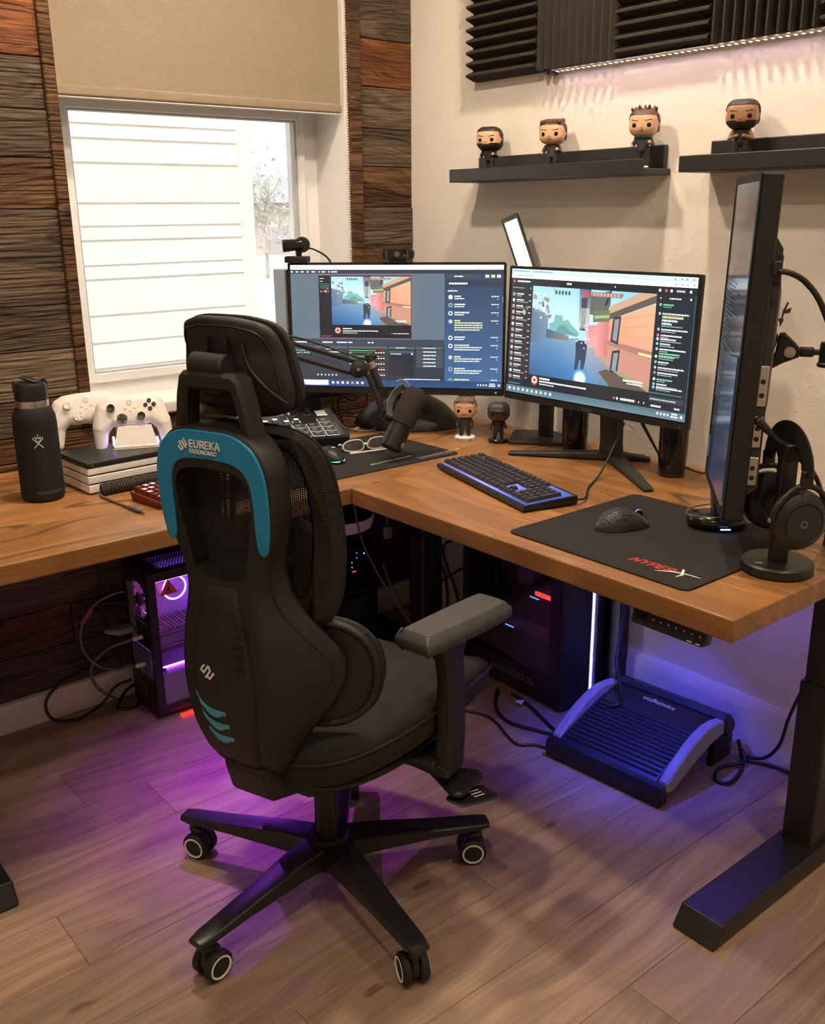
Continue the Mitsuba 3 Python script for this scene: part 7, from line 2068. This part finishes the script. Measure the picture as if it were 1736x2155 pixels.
solo('floor_cable', 'black cable leaning in a big loop against the wall left of the tower', 'cable', tube([(1.0, 2.56, 0.075), (0.955, 2.575, 0.06), (0.91, 2.575, 0.02), (0.83, 2.560, 0.005), (0.765, 2.575, 0.02), (0.757, 2.60, 0.065), (0.80, 2.606, 0.105), (0.87, 2.608, 0.125), (0.95, 2.606, 0.14)], 0.0045, 8), 'm_wire', True)
solo('floor_cable', 'black cable coiled on the floor behind the violet tower', 'cable', tube([(1.04, 2.585, 0.05), (0.985, 2.575, 0.035), (0.945, 2.545, 0.006), (0.99, 2.52, 0.005), (1.03, 2.585, 0.006)], 0.0045, 8), 'm_wire', True)
solo('hanging_cable', 'thin black cable hanging from the left desk down the barn wood', 'cable', tube([(0.978, 2.60, 0.704), (0.972, 2.604, 0.55), (0.958, 2.604, 0.42), (0.945, 2.604, 0.33), (0.965, 2.60, 0.22), (0.99, 2.60, 0.12)], 0.003, 7), 'm_wire', True)

# ------------------------------------------------------------------ dark tower under the right desk
t2 = thing('computer_tower', 'tall dark glass-sided computer tower with a vertical white light strip, under the right desk', 'computer')
A1, A2, B1, B2, HT = 1.917, 2.098, 1.675, 2.095, 0.462
for x in (A1 + 0.03, A2 - 0.03):
    for y in (B1 + 0.04, B2 - 0.04):
        part(t2, 'foot', rbox(x - 0.015, x + 0.015, y - 0.025, y + 0.025, 0, 0.014, 0.003), 'm_rubber')
part(t2, 'frame', merge(bx(A1, A2, B1 + 0.012, B2, 0.012, 0.03), bx(A2 - 0.004, A2, B1 + 0.012, B2, 0.03, HT), bx(A1, A2, B2 - 0.006, B2, 0.03, HT), bx(A1, A2, B1 + 0.012, B2, HT - 0.012, HT), bx(A1, A1 + 0.012, B1 + 0.012, B1 + 0.05, 0.03, HT), bx(A1, A1 + 0.010, B1 + 0.012, B2, 0.012, 0.095), bx(A1, A1 + 0.01, B2 - 0.02, B2, 0.03, HT)), 'm_black', False)
part(t2, 'front_panel', merge(rbox(A1 - 0.002, 2.040, B1 - 0.004, B1 + 0.014, 0.012, HT, 0.006), rbox(2.064, A2 + 0.002, B1 - 0.004, B1 + 0.014, 0.012, HT, 0.006), bx(2.03, 2.07, B1 + 0.004, B1 + 0.014, 0.012, HT)), 'm_black', 30)
key = part(t2, 'light_strip', rbox(2.0475, 2.0535, B1 + 0.000, B1 + 0.005, 0.036, HT - 0.004, 0.001, 1), 'm_keywhite', False, 'vertical blue-white light strip')
scene[key]['emitter'] = glow((0.55, 0.58, 1.0), 7.0, 0.6)
key = part(t2, 'strip_halo', merge(bx(2.0405, 2.0465, B1 + 0.0025, B1 + 0.0035, 0.036, HT), bx(2.0545, 2.0620, B1 + 0.0025, B1 + 0.0035, 0.036, HT)), 'm_keywhite', False, 'blue diffuser beside the strip')
scene[key]['emitter'] = glow((0.035, 0.03, 0.34), 1.0, 0.1)
part(t2, 'glass_side', mk([(A1 + 0.004, B1 + 0.045, 0.095), (A1 + 0.004, B2 - 0.018, 0.095), (A1 + 0.004, B2 - 0.018, HT - 0.012), (A1 + 0.004, B1 + 0.045, HT - 0.012)], [(0, 1, 2), (0, 2, 3)]), 'm_pane', False)
part(t2, 'motherboard', bx(A2 - 0.020, A2 - 0.006, B1 + 0.10, B2 - 0.01, 0.11, HT - 0.02), 'm_dark', False)
part(t2, 'graphics_card', rbox(A1 + 0.045, A2 - 0.02, B1 + 0.09, B2 - 0.01, 0.185, 0.225, 0.003), 'm_dark')
part(t2, 'cooler', mv(cyl(0.035, 0, 0.05, 28, 0.003), frame((A2 - 0.02, 1.93, 0.33), (0, 1, 0), (-1, 0, 0))), 'm_dark')
key = part(t2, 'memory_light', rbox(A1 + 0.012, A1 + 0.020, 1.732, 1.800, 0.332, 0.346, 0.003, 1), 'm_red_print', False, 'soft red light bar inside')
scene[key]['emitter'] = glow((1.0, 0.04, 0.03), 1.6, 0.1)
for k, (y, z) in enumerate(((1.80, 0.312), (1.955, 0.205), (1.90, 0.19))):
    key = part(t2, 'inner_light', bx(A1 + 0.03, A1 + 0.033, y, y + 0.035, z, z + 0.003), 'm_keywhite', False, 'small blue light inside')
    scene[key]['emitter'] = glow((0.10, 0.25, 1.0), 1.4, 0.03)
part(t2, 'lettering', mv(text('MAKEEROUS', 0.021, 0.0008, True), frame((A1 - 0.0004, 1.962, 0.050), (0, -1, 0), (-1, 0, 0))), 'm_dim_print', False)

# ------------------------------------------------------------------ corner rack with a round device
rk_ = thing('equipment_rack', 'dark equipment rack with small blue and red lights in the corner under the desks', 'rack')
part(rk_, 'cabinet', merge(bx(1.47, 1.485, 2.40, 2.60, 0.0, 0.41), bx(1.795, 1.81, 2.40, 2.60, 0.0, 0.41), bx(1.485, 1.795, 2.58, 2.60, 0.0, 0.41), bx(1.47, 1.81, 2.40, 2.60, 0.398, 0.412), bx(1.485, 1.795, 2.405, 2.58, 0.205, 0.218), bx(1.485, 1.795, 2.405, 2.58, 0.02, 0.035)), 'm_black', False)
am2 = part(rk_, 'amplifier', rbox(1.495, 1.79, 2.41, 2.57, 0.222, 0.37, 0.004), 'm_black_gloss')
for k, (x, z, c, g) in enumerate(((1.735, 0.345, (0.08, 0.10, 1.0), 2.2), (1.735, 0.328, (0.08, 0.10, 1.0), 1.6), (1.765, 0.337, (0.6, 0.7, 1.0), 1.6), (1.715, 0.315, (0.7, 0.8, 0.8), 0.4), (1.715, 0.300, (0.7, 0.8, 0.8), 0.4), (1.724, 0.283, (1.0, 0.06, 0.03), 0.9))):
    key = part(am2, 'indicator', bx(x - 0.002 - 0.006 * (k == 5), x + 0.002 + 0.004 * (k == 5), 2.4085, 2.4105, z - 0.002, z + 0.002), 'm_keywhite', False)
    scene[key]['emitter'] = glow(c, g, 0.02)
part(rk_, 'drawer_unit', rbox(1.495, 1.79, 2.41, 2.57, 0.037, 0.19, 0.004), 'm_black')
dv = thing('round_device', 'round black device with a pale rim on top of the corner rack', 'device')
part(dv, 'body', mv(lathe([(0.095, 0.0), (0.110, 0.010), (0.118, 0.040), (0.117, 0.052), (0.10, 0.062), (0.0, 0.066)], 48), (1.715, 2.485, 0.412)), 'm_black_gloss', 40)
part(dv, 'rim', mv(lathe([(0.113, 0.014), (0.1195, 0.036), (0.1205, 0.047), (0.1185, 0.052), (0.115, 0.052)], 48), (1.715, 2.485, 0.412)), 'm_white', 40, 'pale rim')
for n, (lb, pts, m) in enumerate((
        ('grey cable drooping in front of the corner rack', [(1.66, 2.34, 0.70), (1.69, 2.33, 0.45), (1.74, 2.30, 0.30), (1.80, 2.24, 0.16), (1.86, 2.15, 0.05), (1.93, 2.14, 0.02)], 'm_wire_grey'),
        ('thin cable slanting to the floor beside the left desk leg', [(1.78, 2.33, 0.32), (1.80, 2.30, 0.22), (1.815, 2.27, 0.17), (1.87, 2.15, 0.10), (1.895, 2.125, 0.02)], 'm_wire_grey'),
        ('black cable crossing the wall between the desk leg and the dark tower', [(2.13, 2.30, 0.36), (2.145, 2.40, 0.30), (2.145, 2.45, 0.25), (2.14, 2.38, 0.12), (2.13, 2.34, 0.06)], 'm_wire'),
        ('black cable rising from the floor behind the dark tower', [(2.14, 2.50, 0.10), (2.145, 2.43, 0.15), (2.145, 2.36, 0.20), (2.13, 2.28, 0.25)], 'm_wire'),
        ('second black cable dropping down the wall beside the desk leg', [(2.14, 2.50, 0.24), (2.145, 2.45, 0.18), (2.14, 2.42, 0.08), (2.12, 2.41, 0.01)], 'm_wire'))):
    solo('loose_cable', lb, 'cable', tube(pts, 0.0032 if n < 2 else 0.0042, 7), m, True)
ch_ = thing('hanging_charger', 'small pale charger hanging on a cord under the desk corner', 'charger')
part(ch_, 'cord', tube([(1.812, 2.36, 0.705), (1.814, 2.355, 0.58), (1.818, 2.35, 0.44)], 0.0035, 7), 'm_wire_grey', True)
part(ch_, 'brick', rbox(1.805, 1.832, 2.342, 2.360, 0.392, 0.432, 0.004), 'm_grey')

# ------------------------------------------------------------------ footrest
ft = thing('footrest', 'black ribbed footrest with silver curved cheeks on the floor by the white wall', 'footrest')
Mf = frame((1.765, 1.200, 0), unit(A(0.985, 0.085, 0)), (0, 0, 1))         # x away from the sitter, y to the left
FWD_ = 0.355
top = [(0.0, 0.046), (0.03, 0.058), (0.10, 0.082), (0.18, 0.104), (0.25, 0.117), (0.30, 0.122)]


def side(pts, y0, y1, m, name, bev=0.003, label=None):
    """A profile in (x, z) extruded over y."""
    mesh = ext(Polygon(pts), y1 - y0, bev)
    Q = np.eye(4)
    Q[:3, 0], Q[:3, 1], Q[:3, 2], Q[:3, 3] = (1, 0, 0), (0, 0, 1), (0, -1, 0), (0, y1, 0)
    return part(ft, name, flipfix(mv(mesh, Q)), m, 35, label, M=Mf)


side([(x, z) for x, z in top] + [(0.30, 0.095), (0.02, 0.022), (0.0, 0.03)], 0.028, FWD_ - 0.028, 'm_black', 'platform')
side([(-0.012, 0.0), (-0.014, 0.040), (-0.004, 0.052), (0.012, 0.054), (0.020, 0.036), (0.022, 0.0)], 0.0, FWD_, 'm_black', 'front_bar', 0.005)
side([(0.285, 0.094), (0.285, 0.124), (0.30, 0.132), (0.325, 0.126), (0.345, 0.10), (0.345, 0.078), (0.32, 0.068), (0.30, 0.072)], -0.004, FWD_ + 0.004, 'm_black', 'rear_bar', 0.006)
for y0, y1 in ((0.0, 0.028), (FWD_ - 0.028, FWD_)):
    side([(0.012, 0.030), (0.02, 0.056), (0.06, 0.082), (0.12, 0.112), (0.17, 0.128), (0.21, 0.134), (0.25, 0.131), (0.29, 0.122), (0.295, 0.085), (0.22, 0.078), (0.12, 0.05), (0.05, 0.022)], y0, y1, 'm_silver', 'side_cheek', 0.004, 'silver curved side cheek')
    side([(0.25, 0.0), (0.26, 0.09), (0.33, 0.09), (0.35, 0.06), (0.345, 0.0)], y0 + 0.004, y1 - 0.004, 'm_black', 'rear_leg', 0.003)
tx_, tz_ = np.array(top).T
for k in range(12):
    x = 0.030 + 0.0145 * k
    z = float(np.interp(x, tx_, tz_))
    part(ft, 'rib', rbox(x - 0.0035, x + 0.0035, 0.036, FWD_ - 0.036, z - 0.004, z + 0.0035, 0.002, 1), 'm_black', 30, M=Mf)
part(ft, 'lettering', mv(text('Kensington', 0.0135, 0.0008, True, center=True), Mf @ frame((0.256, 0.178, 0.1195), (0, 1, 0), (-0.16, 0, 0.98))), 'm_light_print', False)

# ------------------------------------------------------------------ cables on the floor and wall at the right
for lb, pts, r in (('black cable wandering over the floor to the footrest front', [(1.70, 1.90, 0.004), (1.745, 1.79, 0.004), (1.70, 1.645, 0.004), (1.735, 1.60, 0.004), (1.752, 1.55, 0.004)], 0.0040),
                   ('black cable bent in a hairpin on the floor before the dark tower', [(1.885, 1.90, 0.005), (1.80, 1.82, 0.005), (1.768, 1.74, 0.005), (1.79, 1.66, 0.005), (1.822, 1.60, 0.005), (1.845, 1.655, 0.005), (1.885, 1.78, 0.006), (1.895, 1.85, 0.006)], 0.0048),
                   ('black cable dropping beside the dark tower onto the footrest', [(2.12, 1.63, 0.40), (2.05, 1.57, 0.30), (1.96, 1.515, 0.225), (1.935, 1.478, 0.160), (1.93, 1.468, 0.118), (1.905, 1.50, 0.100), (1.87, 1.585, 0.03), (1.86, 1.62, 0.006)], 0.0045),
                   ('black cable sweeping down the wall to the right of the footrest', [(2.10, 0.90, 0.700), (2.135, 0.925, 0.55), (2.13, 1.00, 0.38), (2.125, 1.052, 0.285), (2.122, 1.088, 0.17), (2.12, 1.105, 0.08), (2.12, 1.145, 0.022), (2.115, 1.20, 0.006)], 0.0045),
                   ('black cable tied in a small loop at the footrest corner', [(2.11, 1.215, 0.05), (2.10, 1.195, 0.008), (2.055, 1.166, 0.006), (1.975, 1.150, 0.006), (1.965, 1.185, 0.006), (2.02, 1.205, 0.007), (2.08, 1.175, 0.014), (2.105, 1.20, 0.03)], 0.0050),
                   ('black cable lying on the floor along the white baseboard', [(2.10, 1.19, 0.005), (2.135, 1.10, 0.005), (2.11, 1.02, 0.005), (2.04, 0.935, 0.005)], 0.0045)):
    solo('floor_cable', lb, 'cable', tube(pts, r, 8), 'm_wire', True)
solo('cable_tag', 'small white paper tag on the cables before the dark tower', 'tag', hull([(1.86, 1.775, 0.011), (1.885, 1.79, 0.0125), (1.875, 1.80, 0.012), (1.855, 1.797, 0.016), (1.862, 1.78, 0.0125), (1.885, 1.785, 0.0135)]), 'm_white', False)

# ------------------------------------------------------------------ light strips and a puck light stuck under the desktops
t = thing('under_desk_light', 'blue LED strip stuck under the standing desktop', 'light strip')
x0, x1, y0, y1 = 2.035, 2.045, 1.00, 1.46
part(t, 'tape', bx(x0 - 0.002, x1 + 0.002, y0 - 0.002, y1 + 0.002, DB - 0.002, DB), 'm_white', False)
key = part(t, 'led_line', bx(x0, x1, y0, y1, DB - 0.0045, DB - 0.002), 'm_keywhite', False)
scene[key]['emitter'] = glow(BLUE, 62.0, 3.0)
for n, (lb, p, q, col, g, cut) in enumerate((('violet puck light under the left desktop, aimed at the floor behind the chair', (0.98, 2.02, 0.700), (1.03, 1.93, 0.0), PURPLE, 2.3, 44.0),
                                      ('blue puck light under the standing desktop, aimed at the footrest', (1.80, 1.40, 0.700), (1.90, 1.40, 0.0), (0.06, 0.07, 1.0), 3.6, 32.0),
                                      ('violet puck light under the front edge of the standing desktop', (1.42, 1.16, 0.700), (1.44, 1.20, 0.0), (0.30, 0.20, 1.0), 0.10, 34.0))):
    t = thing('puck_light', lb, 'light', 'puck lights under the desktops')
    part(t, 'housing', mv(lathe([(0.022, 0.0), (0.028, -0.002), (0.028, -0.007), (0.024, -0.007), (0.024, -0.004), (0.0, -0.004)], 24), (p[0], p[1], DB)), 'm_black')
    scene[f'{t}__beam'] = {'type': 'spot', 'to_world': mi.ScalarTransform4f().look_at(origin=[p[0], p[1], DB - 0.009], target=list(q), up=[0, 1, 0]), 'intensity': {'type': 'rgb', 'value': [c * g for c in col]}, 'cutoff_angle': cut, 'beam_width': 8.0, 'sampling_weight': 2.0}
